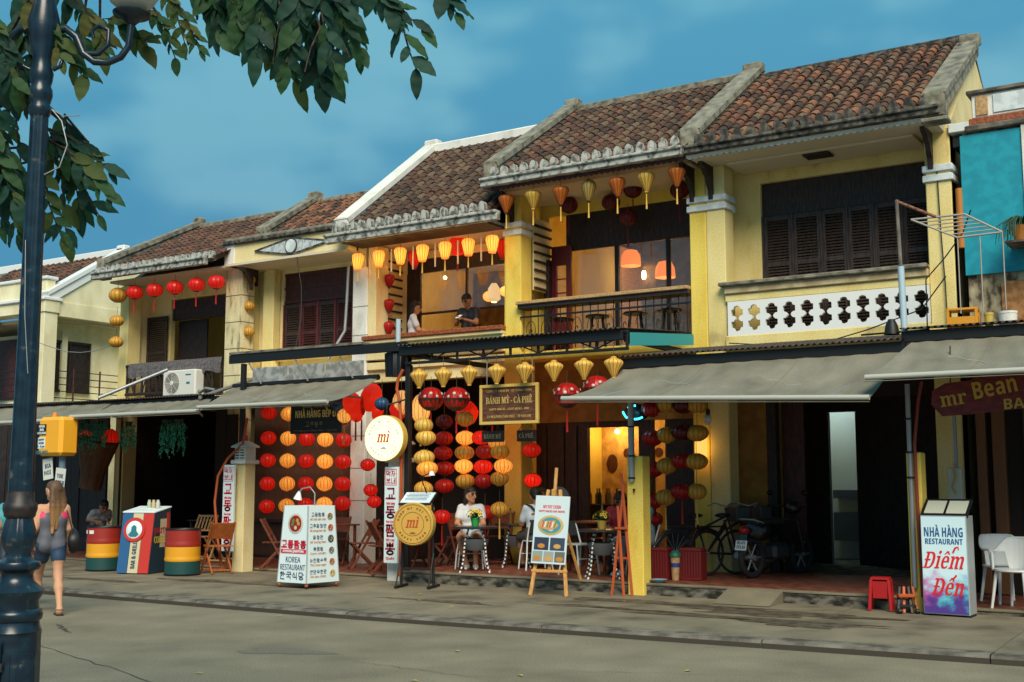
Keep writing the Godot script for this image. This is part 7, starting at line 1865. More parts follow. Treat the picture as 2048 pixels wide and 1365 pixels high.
	for k in 2:
		var o := thing("basket", ["dark red plastic basket behind the yellow post", "dark red plastic basket near the bicycles"][k], "basket", [Vector3(0.68, TERR, 1.75), Vector3(1.1, TERR, 1.55)][k], 0.1, "dark red baskets on the terrace")
		for y in [0.02, 0.42]: part(o, "rim", Mb.new().span(-0.16, 0.16, y - 0.02, y + 0.02, -0.13, 0.13, 0.012), cr)
		for i in 8:
			for z in [-0.12, 0.12]: part(o, "slat", Mb.new().span(-0.15 + i * 0.04, -0.122 + i * 0.04, 0.04, 0.4, z - 0.006, z + 0.006), cr)
		for i in 6:
			for x in [-0.15, 0.15]: part(o, "slat", Mb.new().span(x - 0.006, x + 0.006, 0.04, 0.4, -0.11 + i * 0.04, -0.082 + i * 0.04), cr)
		part(o, "lining", Mb.new().span(-0.135, 0.135, 0.03, 0.39, -0.105, 0.105), mt("crate_lining", Color(0.1, 0.006, 0.006), 0.7))
	var cup := thing("drink_cup", "tall paper cup with a blue band and green lid between the red baskets", "cup", Vector3(0.92, TERR, 1.75))
	part(cup, "body", Mb.new().lathe([Vector2(0, 0), Vector2(0.05, 0), Vector2(0.07, 0.32), Vector2(0, 0.32)], 16), M.tan_wood)
	part(cup, "band", Mb.new().lathe([Vector2(0.0625, 0.18), Vector2(0.0665, 0.24)], 16), mt("band_blue", Color(0.02, 0.06, 0.25), 0.5))
	part(cup, "lid", Mb.new().lathe([Vector2(0.08, 0.32), Vector2(0.085, 0.35), Vector2(0.04, 0.41), Vector2(0, 0.41)], 16), mt("lid_green", Color(0.01, 0.12, 0.08), 0.5))
	tag(part(self, "bowl", Mb.new().lathe([Vector2(0, 0), Vector2(0.05, 0.0), Vector2(0.12, 0.05), Vector2(0.11, 0.05), Vector2(0.04, 0.012), Vector2(0, 0.012)], 20), mt("bowl_blue", Color(0.2, 0.4, 0.5), 0.4), Vector3(0.92, TERR, 2.28)), "pale blue bowl on the terrace edge right of the yellow post", "bowl")
	# red plastic stool on the pavement
	var st := thing("plastic_stool", "small red plastic stool standing on the pavement left of the blue sign box", "stool", Vector3(3.98, 0.12, 2.55), 0.15)
	var rp := mt("plastic_red", Color(0.38, 0.012, 0.014), 0.35)
	part(st, "seat", Mb.new().box(Vector3(0, 0.38, 0), Vector3(0.22, 0.03, 0.22), 0.012), rp)
	for s in [[-1, -1], [1, -1], [1, 1], [-1, 1]]: part(st, "leg", Mb.new().bar(Vector3(0.125 * s[0], 0, 0.125 * s[1]), Vector3(0.1 * s[0], 0.37, 0.1 * s[1]), 0.04, 0.04, Vector3.BACK, 0.008), rp)
	for k in 4:
		var q := Basis(Vector3.UP, k * PI / 2)
		part(st, "side", Mb.new().box(q * Vector3(0, 0.25, 0.108), Vector3(0.17, 0.2, 0.012), 0.004, q * Basis(Vector3.RIGHT, 0.07)), rp)
		part(st, "hole", Mb.new().box(q * Vector3(0, 0.31, 0.113), Vector3(0.07, 0.025, 0.006), 0.0, q * Basis(Vector3.RIGHT, 0.07)), M.steel)
	var pu := thing("floor_jack", "low orange and black folded trolley between the red stool and blue sign box", "trolley", Vector3(4.3, 0.12, 2.66), 0.5)
	for k in 4: part(pu, "strut", Mb.new().bar(Vector3(-0.12 + 0.08 * k, 0, 0.08 - 0.04 * (k % 2)), Vector3(-0.06 + 0.05 * k, 0.3, -0.06), 0.035, 0.03, Vector3.BACK, 0.006), hose if k % 2 else M.steel)
	for y in [0.08, 0.2]: part(pu, "plate", Mb.new().box(Vector3(0, y, 0), Vector3(0.2, 0.04, 0.12), 0.01), M.steel if y < 0.1 else hose)
	for s in [-1.0, 1.0]: part(pu, "caster", Mb.new().tube([Vector3(0.1 * s - 0.02, 0.03, 0.1), Vector3(0.1 * s + 0.02, 0.03, 0.1)], 0.03, 0.03, 10), M.steel)
	var mb := thing("meter_box", "pale electricity meter box with a yellow cable beside the brown door posts", "box", Vector3(4.6, 1.58, 1.2))
	part(mb, "case", Mb.new().box(Vector3.ZERO, Vector3(0.17, 0.5, 0.12), 0.012), mt("meter_cream", Color(0.5, 0.5, 0.4), 0.5))
	part(mb, "cable", Mb.new().tube([Vector3(0, 0.3, 0.07), Vector3(0.02, 0.12, 0.075), Vector3(-0.03, 0.0, 0.075), Vector3(0.01, -0.08, 0.075)], 0.012, 0.012, 6), mt("cable_yellow", Color(0.5, 0.3, 0.03), 0.5))
	part(mb, "back_plate", Mb.new().span(-0.02, 0.02, -1.4, 1.2, -0.1, -0.062), M.grey_pipe)
	# air conditioner and cloths on the first balcony
	var ac := thing("air_conditioner", "white air conditioner unit with a round fan grille below the balcony cloths", "air conditioner", Vector3(-10.98, 3.42, 0.1))
	part(ac, "case", Mb.new().box(Vector3(0, 0.27, 0), Vector3(0.98, 0.54, 0.32), 0.025), mt("ac_white", Color(0.66, 0.66, 0.6), 0.5))
	part(ac, "fan_recess", Mb.new().lathe([Vector2(0.215, 0.004), Vector2(0.0, 0.004)], 32, Transform3D(Basis(Vector3.RIGHT, PI / 2), Vector3(-0.2, 0.27, 0.158))), mt("fan_dark", Color(0.12, 0.12, 0.11), 0.7))
	for k in 7:
		var c := []
		for i in 33: c.append(Vector3(cos(TAU * i / 32) * 0.032 * (k + 1), sin(TAU * i / 32) * 0.032 * (k + 1), 0))
		part(ac, "grille_ring", Mb.new().tube(c, 0.004, 0.004, 4, false), mt("ac_white", Color(0.66, 0.66, 0.6), 0.5), Vector3(-0.2, 0.27, 0.17))
	for k in 8: part(ac, "grille_spoke", Mb.new().tube([Vector3.ZERO, Vector3(cos(TAU * k / 8), sin(TAU * k / 8), 0) * 0.225], 0.004, 0.004, 4), mt("ac_white", Color(0.66, 0.66, 0.6), 0.5), Vector3(-0.2, 0.27, 0.172))
	part(ac, "fan_hub", Mb.new().lathe([Vector2(0, 0.01), Vector2(0.045, 0.008), Vector2(0.05, 0)], 16, Transform3D(Basis(Vector3.RIGHT, PI / 2), Vector3(-0.2, 0.27, 0.172))), mt("ac_white", Color(0.66, 0.66, 0.6), 0.5))
	part(ac, "badge", Mb.new().box(Vector3(0.28, 0.43, 0.162), Vector3(0.16, 0.025, 0.004)), mt("ink_blue", Color(0.01, 0.09, 0.26), 0.6))
	part(ac, "badge", Mb.new().box(Vector3(0.28, 0.26, 0.162), Vector3(0.1, 0.045, 0.004)), mt("print_teal", Color(0.02, 0.3, 0.4), 0.6))
	for x in [-0.35, 0.35]: part(ac, "bracket", Mb.new().span(x - 0.02, x + 0.02, -0.03, 0.0, -0.25, 0.2), M.steel)
	part(ac, "duct", Mb.new().tube([Vector3(0.49, 0.1, 0.05), Vector3(0.65, 0.05, 0.15), Vector3(0.85, 0.12, 0.2), Vector3(1.05, 0.08, 0.15)], 0.03, 0.03, 8), M.grey_pipe)
	for k in 6:
		var b := Mb.new()
		var w := 0.5
		var g := func(i: int, j: int) -> Vector3:
			var x := (i / 8.0 - 0.5) * w
			var y: float = [0.0, 0.0, -0.1, -0.22, -0.3 - 0.03 * sin(k * 2.0 + i * 0.6)][j]
			return Vector3(x + 0.01 * sin(j * 2.0 + k), y, [-0.06, 0.03, 0.045, 0.05 + 0.012 * sin(i * 1.7 + k), 0.05 + 0.02 * sin(i * 1.7 + k)][j])
		for i in 8:
			for j in 4: b.face(g.call(i, j + 1), g.call(i + 1, j + 1), g.call(i + 1, j), g.call(i, j))
		tag(part(self, "drying_cloth", b, worn("grey_cloth", [[0.3, Color(0.075, 0.07, 0.075)], [0.7, Color(0.14, 0.13, 0.135)]], 0.95, Vector3.ONE * 2.0), Vector3(-12.55 + 0.47 * k, 4.195 + 0.004 * (k % 2), 0.03)), "grey cloth hung over the wooden balcony rail, %s from the left" % ORD[k], "cloth", "grey cloths over the balcony rail")
	# hanging vines
	var vm := mt("vine_green", Color(0.02, 0.24, 0.13), 0.6)
	for v in [[-10.95, 2.78, 0.5], [-10.55, 2.75, 0.42], [-9.75, 2.7, 0.42], [-8.7, 2.7, 0.5], [-8.4, 2.7, 0.46]]:
		var o := thing("hanging_vine", "trailing green vine hung under the awning, %s" % {-10.95: "nearest the orange box", -10.55: "second from the orange box", -9.75: "single one in the middle", -8.7: "left one of the dense pair", -8.4: "right one of the dense pair"}[v[0]], "plant", Vector3(v[0], v[1], 2.5), 0.0, "trailing vines under the awning")
		part(o, "pot", Mb.new().lathe([Vector2(0, -0.03), Vector2(0.05, -0.03), Vector2(0.07, 0.05), Vector2(0, 0.05)], 12), M.steel)
		var b := Mb.new()
		for s in 9:
			var a := TAU * s / 9
			var l: float = v[2] * rng.randf_range(0.7, 1.25)
			var d := Vector3(cos(a), 0, sin(a))
			var p := [Vector3(0, 0.05, 0), d * 0.08 + Vector3(0, 0.06, 0)]
			for k in 6: p.append(d * (0.1 + 0.03 * sin(k + a * 3)) + Vector3(0, -l * (k + 1) / 6.0, 0))
			b.tube(p, 0.004, 0.003, 4)
			for k in 16:
				var q := Basis.from_euler(Vector3(rng.randf_range(-0.8, 0.8), rng.randf() * TAU, rng.randf_range(-0.5, 0.5)))
				var at := d * (0.1 + rng.randf_range(-0.02, 0.04)) + Vector3(0, -l * (k + 0.5) / 16.0, 0)
				var r := rng.randf_range(0.022, 0.042)
				b.face(at, at + q * Vector3(r * 0.7, -r * 0.4, 0.005), at + q * Vector3(0, -r * 1.6, 0), at + q * Vector3(-r * 0.7, -r * 0.4, 0.005))
		part(o, "leaves", b, vm, Vector3.ZERO, Basis(), "stuff")
	var bk := thing("fish_trap", "big brown woven basket hung tilted in the dark left shop", "basket", Vector3(-12.1, 2.0, 1.4), 0.0)
	part(bk, "weave", Mb.new().lathe([Vector2(0.22, -0.5), Vector2(0.24, -0.2), Vector2(0.34, 0.2), Vector2(0.42, 0.5)], 32, Transform3D(Basis(Vector3.BACK, -0.2)), 16, 0.05), worn("wicker", [[0.3, Color(0.07, 0.03, 0.012)], [0.7, Color(0.14, 0.06, 0.025)]], 0.8, Vector3(2, 6, 2), 0.3))
	part(bk, "rim", Mb.new().lathe([Vector2(0.4, 0.48), Vector2(0.44, 0.5), Vector2(0.4, 0.52)], 32, Transform3D(Basis(Vector3.BACK, -0.2))), M.darkwood)
	for k in 3:
		lantern("round", "red", 0.2, Vector3(-13.4 + 0.75 * k, 2.5, 1.2), 0.34, 0.42, 0.1, 0.0, "red lamp shade in the dark left shop, %s" % ["at the frame's edge", "between lamp post and orange box", "behind the orange box"][k], "red lamp shades in the left shop")
	tag(part(self, "standing_fan", Mb.new().lathe([Vector2(0, 0.03), Vector2(0.17, 0.02), Vector2(0.18, 0), Vector2(0, -0.03)], 24, Transform3D(Basis(Vector3.RIGHT, PI / 2), Vector3(0, 0.86, 0.05))).tube([Vector3(0, 0, 0), Vector3(0, 0.86, 0)], 0.015, 0.015, 8).lathe([Vector2(0.16, 0), Vector2(0.16, 0.02), Vector2(0, 0.03)], 20), mt("fan_grey", Color(0.1, 0.1, 0.1), 0.5, 0.3), Vector3(-1.3, TERR + 0.25, 1.1)), "grey standing fan behind the top of the easel", "fan")
	# on the iron roof at the right
	var yc := thing("crate", "yellow-orange plastic bottle crate on the iron roof under the turquoise sheet", "crate", Vector3(4.62, 3.72, 0.4), 0.1)
	var yo := mt("crate_orange", Color(0.72, 0.3, 0.012), 0.45)
	for y in [0.015, 0.24]: part(yc, "rim", Mb.new().span(-0.2, 0.2, y - 0.015, y + 0.02, -0.14, 0.14, 0.008), yo)
	for s in [[-1, -1], [1, -1], [1, 1], [-1, 1]]: part(yc, "corner", Mb.new().box(Vector3(0.18 * s[0], 0.13, 0.125 * s[1]), Vector3(0.04, 0.24, 0.03), 0.006), yo)
	for z in [-0.13, 0.13]: part(yc, "side", Mb.new().span(-0.17, 0.17, 0.02, 0.14, z - 0.006, z + 0.006), yo)
	for x in [-0.19, 0.19]: part(yc, "side", Mb.new().span(x - 0.006, x + 0.006, 0.02, 0.16, -0.12, 0.12), yo)
	for k in 2: tag(part(self, "paint_tub", Mb.new().lathe([Vector2(0, 0), Vector2(0.05 + 0.06 * k, 0), Vector2(0.06 + 0.06 * k, 0.15), Vector2(0.065 + 0.06 * k, 0.15), Vector2(0.065 + 0.06 * k, 0.18), Vector2(0, 0.18)], 20), mt("tub_yellow", Color(0.55, 0.42, 0.08), 0.5) if k == 0 else M.whitewash, Vector3(4.95 + 0.24 * k, 3.72, 0.4)), ["small yellow paint tub beside the yellow-orange crate", "white paint tub on the iron roof, right of the small yellow one"][k], "tub")
	tag(part(self, "turned_bowl", Mb.new().lathe([Vector2(0.1, 0), Vector2(0.08, 0.12), Vector2(0.04, 0.2), Vector2(0, 0.2)], 16).tube([Vector3(-0.4, 0.02, 0), Vector3(0.5, 0.02, 0.1)], 0.014, 0.014, 6), M.steel, Vector3(3.95, 3.56, 1.5)), "dark upturned bowl lying on an iron rod on the garage roof", "bowl")
	var pl := thing("potted_plant", "drooping green plant in an orange pot before the turquoise sheet", "plant", Vector3(5.42, 4.83, 0.4))
	part(pl, "pot", Mb.new().lathe([Vector2(0, 0), Vector2(0.1, 0), Vector2(0.14, 0.18), Vector2(0.15, 0.2), Vector2(0, 0.19)], 16), mt("pot_orange", Color(0.55, 0.2, 0.03), 0.6))
	var lb := Mb.new()
	for k in 60:
		var d := Vector3(rng.randf_range(-1, 1), 0, rng.randf_range(-1, 1)).normalized()
		var r := rng.randf_range(0.1, 0.32)
		lb.tube([Vector3(0, 0.18, 0), d * r * 0.5 + Vector3(0, 0.32, 0), d * r + Vector3(0, 0.22, 0), d * r * 1.1 + Vector3(0, 0.22 - r * 0.8, 0)], 0.012, 0.004, 4)
	part(pl, "leaves", lb, mt("pot_plant_green", Color(0.02, 0.075, 0.04), 0.6), Vector3.ZERO, Basis(), "stuff")
	part(pl, "shelf", Mb.new().span(-0.2, 0.6, -0.03, 0.0, -0.4, 0.15), M.kerb)
	# drying rack and its mast
	var dr := thing("drying_rack", "rusty mast with a slanted grey drying rack before the last yellow pillar", "rack", Vector3(4.3, 3.2, 2.3))
	part(dr, "mast", Mb.new().tube([Vector3(0, 1.0, 0), Vector3(-0.02, 1.95, 0)], 0.025, 0.022, 8), M.kerb)
	part(dr, "mast_sleeve", Mb.new().tube([Vector3(0.02, -0.2, 0), Vector3(0, 1.1, 0)], 0.04, 0.04, 10), mt("pole_pale_blue", Color(0.4, 0.52, 0.6), 0.5))
	part(dr, "stay", Mb.new().tube([Vector3(-0.02, 1.93, 0), Vector3(0.4, 1.72, -0.2)], 0.02, 0.02, 6), worn("rust_bar", [[0.3, Color(0.12, 0.04, 0.025)], [0.7, Color(0.3, 0.14, 0.09)]], 0.8, Vector3.ONE * 4))
	var rb := [Vector3(-0.12, 1.92, -1.1), Vector3(0.56, 1.91, -1.1), Vector3(1.01, 1.62, -1.1), Vector3(0.46, 1.61, -1.1)]
	for k in 4: part(dr, "frame_bar", Mb.new().tube([rb[k], rb[(k + 1) % 4]], 0.014, 0.014, 6), mt("bar_pale", Color(0.36, 0.33, 0.28), 0.5))
	for k in 5: part(dr, "rung", Mb.new().tube([rb[0].lerp(rb[3], (k + 1) / 6.0), rb[1].lerp(rb[2], (k + 1) / 6.0)], 0.009, 0.009, 5), mt("bar_pale", Color(0.36, 0.33, 0.28), 0.5))
	for k in 3: part(dr, "upright", Mb.new().tube([rb[2].lerp(rb[3], k / 2.0), rb[2].lerp(rb[3], k / 2.0) - Vector3(0, 1.0, 0)], 0.009, 0.009, 5), mt("bar_pale", Color(0.36, 0.33, 0.28), 0.5))
	# loose cables
	var cb := mt("cable_black", Color(0.015, 0.015, 0.016), 0.6)
	var runs := [[Vector3(1.2, 3.74, 0.3), Vector3(2.6, 3.62, 0.4), Vector3(4.2, 3.95, 0.9), Vector3(4.55, 4.35, 1.0), "sagging black cable along the foot of the pierced white panel"], [Vector3(4.1, 3.8, 0.2), Vector3(4.2, 4.4, 0.6), Vector3(4.75, 4.95, 0.8), Vector3(4.9, 5.2, 1.0), "thin cable looped from the last pillar to the drying rack"], [Vector3(-6.6, 5.75, 0.05), Vector3(-6.62, 5.1, 0.06), Vector3(-6.64, 4.5, 0.08), Vector3(-6.85, 3.95, 0.3), "pale conduit down the white pillar beside the red-brown shutters"], [Vector3(-7.7, 6.0, 0.3), Vector3(-7.55, 5.4, 0.32), Vector3(-7.5, 4.8, 0.35), Vector3(-7.45, 3.95, 0.6), "thin wire hanging in front of the red-brown shutters"], [Vector3(-5.05, 4.15, 0.4), Vector3(-5.0, 4.05, 0.9), Vector3(-4.6, 3.95, 1.5), Vector3(-3.4, 3.85, 2.3), "cable lying on the iron sheet below the lit dining balcony"], [Vector3(4.28, 6.1, 0.02), Vector3(4.3, 5.2, 0.03), Vector3(4.33, 4.4, 0.03), Vector3(4.34, 3.7, 0.04), "thin cable running down the last yellow pillar"], [Vector3(-16.2, 5.0, 0.3), Vector3(-14.6, 4.55, 0.35), Vector3(-13.5, 4.5, 0.4), Vector3(-12.9, 4.6, 0.4), "pale cable strung between the ivory house and the first pillar"]]
	for r in runs: tag(part(self, "cable", Mb.new().tube([r[0], r[0].lerp(r[1], 0.5) - Vector3(0, 0.02, 0), r[1], r[1].lerp(r[2], 0.5) - Vector3(0, 0.03, 0), r[2], r[2].lerp(r[3], 0.5), r[3]], 0.03 if "conduit" in r[4] else 0.009, -1.0, 6), M.grey_pipe if "pale" in r[4] else cb), r[4], "cable")
	tag(part(self, "pipe_stub", Mb.new().tube([Vector3(0, 0, 0), Vector3(0.0, 0.5, 0)], 0.045, 0.045, 12), mt("pole_pale_blue", Color(0.4, 0.52, 0.6), 0.5), Vector3(-5.02, 4.05, 0.5)), "pale blue upright pipe end before the orange counter board", "pipe")

# ---------------------------------------------------------------- people
const SKIN := Color(0.5, 0.24, 0.13)
const SKIN2 := Color(0.33, 0.15, 0.08)

func hand(caps: Array, w: Vector3, d: Vector3, side: Vector3, c: Color, curl := 0.5) -> void:   # from the wrist along d; side points to the thumb
	var nrm := d.cross(side).normalized()
	for k in 3: caps.append([w + side * (0.016 * (k - 1)) + d * 0.015, w + side * (0.024 * (k - 1)) + d * 0.075, 0.016, 0.014, c])
	for k in 4:
		var a := w + side * (0.03 - 0.02 * k) + d * 0.085
		var l: float = [0.036, 0.042, 0.038, 0.03][k]
		var d1 := (d * cos(curl * 0.5) + nrm * sin(curl * 0.5)).normalized()
		var d2 := (d * cos(curl * 1.3) + nrm * sin(curl * 1.3)).normalized()
		caps.append([a, a + d1 * l, 0.0095, 0.0088, c])
		caps.append([a + d1 * l, a + d1 * l + d2 * l * 0.8, 0.0088, 0.0075, c])
	var t := w + side * 0.03 + d * 0.03
	caps.append([t, t + (side * 0.6 + d * 0.8).normalized() * 0.035, 0.012, 0.0105, c])
	caps.append([t + (side * 0.6 + d * 0.8).normalized() * 0.035, t + (side * 0.5 + d * 0.9 + nrm * 0.3).normalized() * 0.065, 0.0105, 0.0085, c])

# J: joints in the figure's own frame, +z forward, +x its left. cols: skin, top, bottom, hair, shoes. wear: what covers which limb.
func person(label: String, at: Vector3, turn: float, J: Dictionary, cols: Array, wear: Dictionary, cell := 0.014) -> Node3D:
	var o := thing("person", label, "person", at, turn, "people at the shops")
	var sk: Color = cols[0]; var top: Color = cols[1]; var bot: Color = cols[2]
	var b := Mb.new()
	b.tinted = true
	var c := []
	var up: Vector3 = (J.chest - J.hip).normalized()
	var sx: Vector3 = (J.shl - J.shr).normalized()
	var fw := sx.cross(up).normalized()
	for s in [-1.0, 1.0]:
		c.append([J.hip + sx * 0.075 * s, J.hip + sx * 0.07 * s + up * 0.1, 0.1, 0.09, top if wear.has("long_top") else bot])
		c.append([J.hip + sx * 0.06 * s + up * 0.11, J.chest + sx * 0.075 * s, 0.085, 0.095, top])
		c.append([J.chest + sx * 0.07 * s, J.chest + sx * 0.09 * s + up * 0.1, 0.095, 0.07, top if not wear.has("bare_back") else sk, 0.0 if not wear.has("bare_back") else -0.02])
	if wear.has("bust"):
		for s in [-1.0, 1.0]: c.append([J.chest + sx * 0.07 * s + fw * 0.05, J.chest + sx * 0.07 * s + fw * 0.06 - up * 0.02, 0.065, 0.06, top])
	if wear.has("band"): for s in [-1.0, 1.0]: c.append([J.chest + sx * 0.13 * s - fw * 0.01 + up * 0.05, J.chest + sx * 0.1 * s - fw * 0.03 + up * 0.025, 0.05, 0.05, wear.band, 0.004])
	c.append([J.shr - sx * -0.03, J.shl - sx * 0.03, 0.055, 0.055, top if not wear.has("bare_back") else sk])
	c.append([J.chest + up * 0.12, J.neck + (J.head - J.neck) * 0.4, 0.05, 0.044, sk])
	for s in ["l", "r"]:
		var sh: Vector3 = J["sh" + s]; var el: Vector3 = J["el" + s]; var wr: Vector3 = J["wr" + s]
		var slv: float = wear.get("sleeve", 0.0)
		if slv > 0.0: c.append([sh, sh.lerp(el, slv), 0.056, 0.055, top])
		c.append([sh.lerp(el, maxf(slv - 0.1, 0.0)), el, 0.043, 0.035, sk])
		c.append([el, wr, 0.036, 0.025, sk])
		var hp: Vector3 = J["hip"] + sx * (0.085 if s == "l" else -0.085)
		var kn: Vector3 = J["kn" + s]; var an: Vector3 = J["an" + s]
		var cut: float = wear.get("short", 1.0)
		if cut >= 1.0:
			c.append([hp, kn, 0.088, 0.06, bot])
			c.append([kn, kn.lerp(an, wear.get("cuff", 0.9)), 0.06, 0.05, bot])
		else:
			c.append([hp, hp.lerp(kn, cut), 0.093, 0.086, bot])
			c.append([hp.lerp(kn, cut - 0.05), kn, 0.076, 0.052, sk])
		c.append([kn, kn.lerp(an, 0.35) - (kn - hp).normalized().cross(sx).normalized() * 0.0, 0.05, 0.052, sk])
		c.append([kn.lerp(an, 0.35), an, 0.05, 0.033, sk])
		var ft: Vector3 = J["ft" + s]
		c.append([an + Vector3(0, -0.02, 0), an.lerp(ft, 0.2) + Vector3(0, -0.035, 0), 0.033, 0.03, sk if wear.has("sandal") else cols[4]])
		c.append([an.lerp(ft, 0.1) + Vector3(0, -0.035, 0), ft, 0.032, 0.024, sk if wear.has("sandal") else cols[4]])
	nets(b, c, 0.045, cell)
	# head, with a face
	var h := []
	var hd: Vector3 = J.head
	var look: Vector3 = J.get("look", fw)
	look = look.normalized()
	var hr := Vector3.UP.cross(look).normalized()
	var hu := look.cross(hr)
	var P := func(x: float, y: float, z: float) -> Vector3: return hd + hr * x + hu * y + look * z
	h.append([P.call(0, 0.03, -0.02), P.call(0, 0.02, 0.02), 0.088, 0.078, sk])
	h.append([P.call(0, -0.02, 0.03), P.call(0, -0.085, 0.05), 0.064, 0.034, sk])
	h.append([P.call(-0.045, -0.05, 0.0), P.call(0, -0.09, 0.045), 0.035, 0.03, sk])
	h.append([P.call(0.045, -0.05, 0.0), P.call(0, -0.09, 0.045), 0.035, 0.03, sk])
	h.append([P.call(0, 0.01, 0.09), P.call(0, -0.032, 0.112), 0.011, 0.015, sk])
	for s in [-1.0, 1.0]:
		h.append([P.call(0.078 * s, -0.005, -0.01), P.call(0.082 * s, -0.035, -0.005), 0.02, 0.014, sk])
		h.append([P.call(0.02 * s, 0.035, 0.093), P.call(0.045 * s, 0.034, 0.078), 0.008, 0.007, cols[3] * 0.8, 0.006])
		h.append([P.call(0.033 * s, 0.01, 0.085), P.call(0.036 * s, 0.01, 0.084), 0.013, 0.013, Color(0.03, 0.02, 0.015), 0.002])
		h.append([P.call(0, -0.062, 0.092), P.call(0.024 * s, -0.06, 0.08), 0.009, 0.006, sk * Color(0.8, 0.45, 0.42), 0.004])
	h.append([P.call(0, -0.08, -0.01), J.neck, 0.045, 0.048, sk])
	nets(b, h, 0.014, 0.008)
	for s in ["l", "r"]:
		var g := []
		var wr: Vector3 = J["wr" + s]
		var d: Vector3 = (J.get("hand" + s, wr - J["el" + s]) as Vector3).normalized()
		var sd: Vector3 = d.cross(fw.cross(d) if absf(d.dot(fw)) < 0.95 else up).normalized()
		sd = (fw - d * fw.dot(d)).normalized() if absf(d.dot(fw)) < 0.9 else (up - d * up.dot(d)).normalized()
		hand(g, wr, d, sd, sk, 0.6)
		nets(b, g, 0.006, 0.0065)
	var m := mt("figure_colours", Color.WHITE, 0.62)
	m.vertex_color_use_as_albedo = true
	part(o, "body", b, m)
	# hair
	var hb := Mb.new()
	hb.tinted = true
	var hc: Color = cols[3]
	var q := [[P.call(0, 0.045, -0.03), P.call(0, 0.055, 0.01), 0.094, 0.08, hc], [P.call(0, 0.0, -0.05), P.call(0, -0.03, -0.055), 0.078, 0.06, hc]]
	if wear.has("long"):
		for k in 7:
			var x := 0.075 * (k - 3) / 3.0
			q.append([P.call(x, 0.02, -0.07), P.call(x * 1.1, -0.11, -0.09), 0.035, 0.04, hc * (1.0 + 0.15 * (k % 3))])
			q.append([P.call(x * 1.1, -0.11, -0.09), P.call(x * 1.15, -0.2, -0.1), 0.04, 0.04, hc * (1.5 + 0.5 * (k % 3))])
			q.append([P.call(x * 1.15, -0.2, -0.1), P.call(x * 1.25 + 0.025 * (k % 2), -0.42 - 0.05 * (k % 3), -0.11), 0.04, 0.02, Color(hc.r * 3.2, hc.g * 3.2, hc.b * 2.4) * (0.8 + 0.2 * (k % 3))])
	if wear.has("bob"):
		for s in [-1.0, 1.0]: q.append([P.call(0.07 * s, 0.02, -0.03), P.call(0.08 * s, -0.12, -0.05), 0.035, 0.03, hc])
		q.append([P.call(0, 0.0, -0.07), P.call(0, -0.12, -0.08), 0.06, 0.04, hc])
	nets(hb, q, 0.02, 0.011)
	part(o, "hair", hb, m)
	return o

func standing(sw: float) -> Dictionary:
	return {hip = Vector3(0, 0.86, 0), chest = Vector3(0, 1.17, 0.0), neck = Vector3(0, 1.37, 0.0), head = Vector3(0, 1.53, 0.02), shl = Vector3(0.165, 1.31, 0), shr = Vector3(-0.165, 1.31, 0),
		ell = Vector3(0.215, 1.06, -0.05), elr = Vector3(-0.215, 1.06, 0.02), wrl = Vector3(0.22, 0.85, 0.05), wrr = Vector3(-0.22, 0.86, 0.12), knl = Vector3(0.09, 0.47, 0.03 + sw), knr = Vector3(-0.09, 0.47, 0.03 - sw * 0.3), anl = Vector3(0.085, 0.075, sw * 1.5), anr = Vector3(-0.085, 0.085, -sw), ftl = Vector3(0.1, 0.025, sw * 1.5 + 0.16), ftr = Vector3(-0.1, 0.025, -sw + 0.15)}

func sitting(seat: float) -> Dictionary:
	return {hip = Vector3(0, seat + 0.1, -0.05), chest = Vector3(0, seat + 0.4, -0.05), neck = Vector3(0, seat + 0.58, -0.03), head = Vector3(0, seat + 0.73, 0.0), shl = Vector3(0.165, seat + 0.53, -0.04), shr = Vector3(-0.165, seat + 0.53, -0.04),
		ell = Vector3(0.21, seat + 0.28, 0.06), elr = Vector3(-0.21, seat + 0.28, 0.06), wrl = Vector3(0.12, seat + 0.25, 0.28), wrr = Vector3(-0.12, seat + 0.25, 0.28), knl = Vector3(0.12, seat + 0.08, 0.38), knr = Vector3(-0.12, seat + 0.08, 0.38), anl = Vector3(0.12, 0.08, 0.36), anr = Vector3(-0.13, 0.08, 0.3), ftl = Vector3(0.14, 0.03, 0.52), ftr = Vector3(-0.15, 0.03, 0.46)}

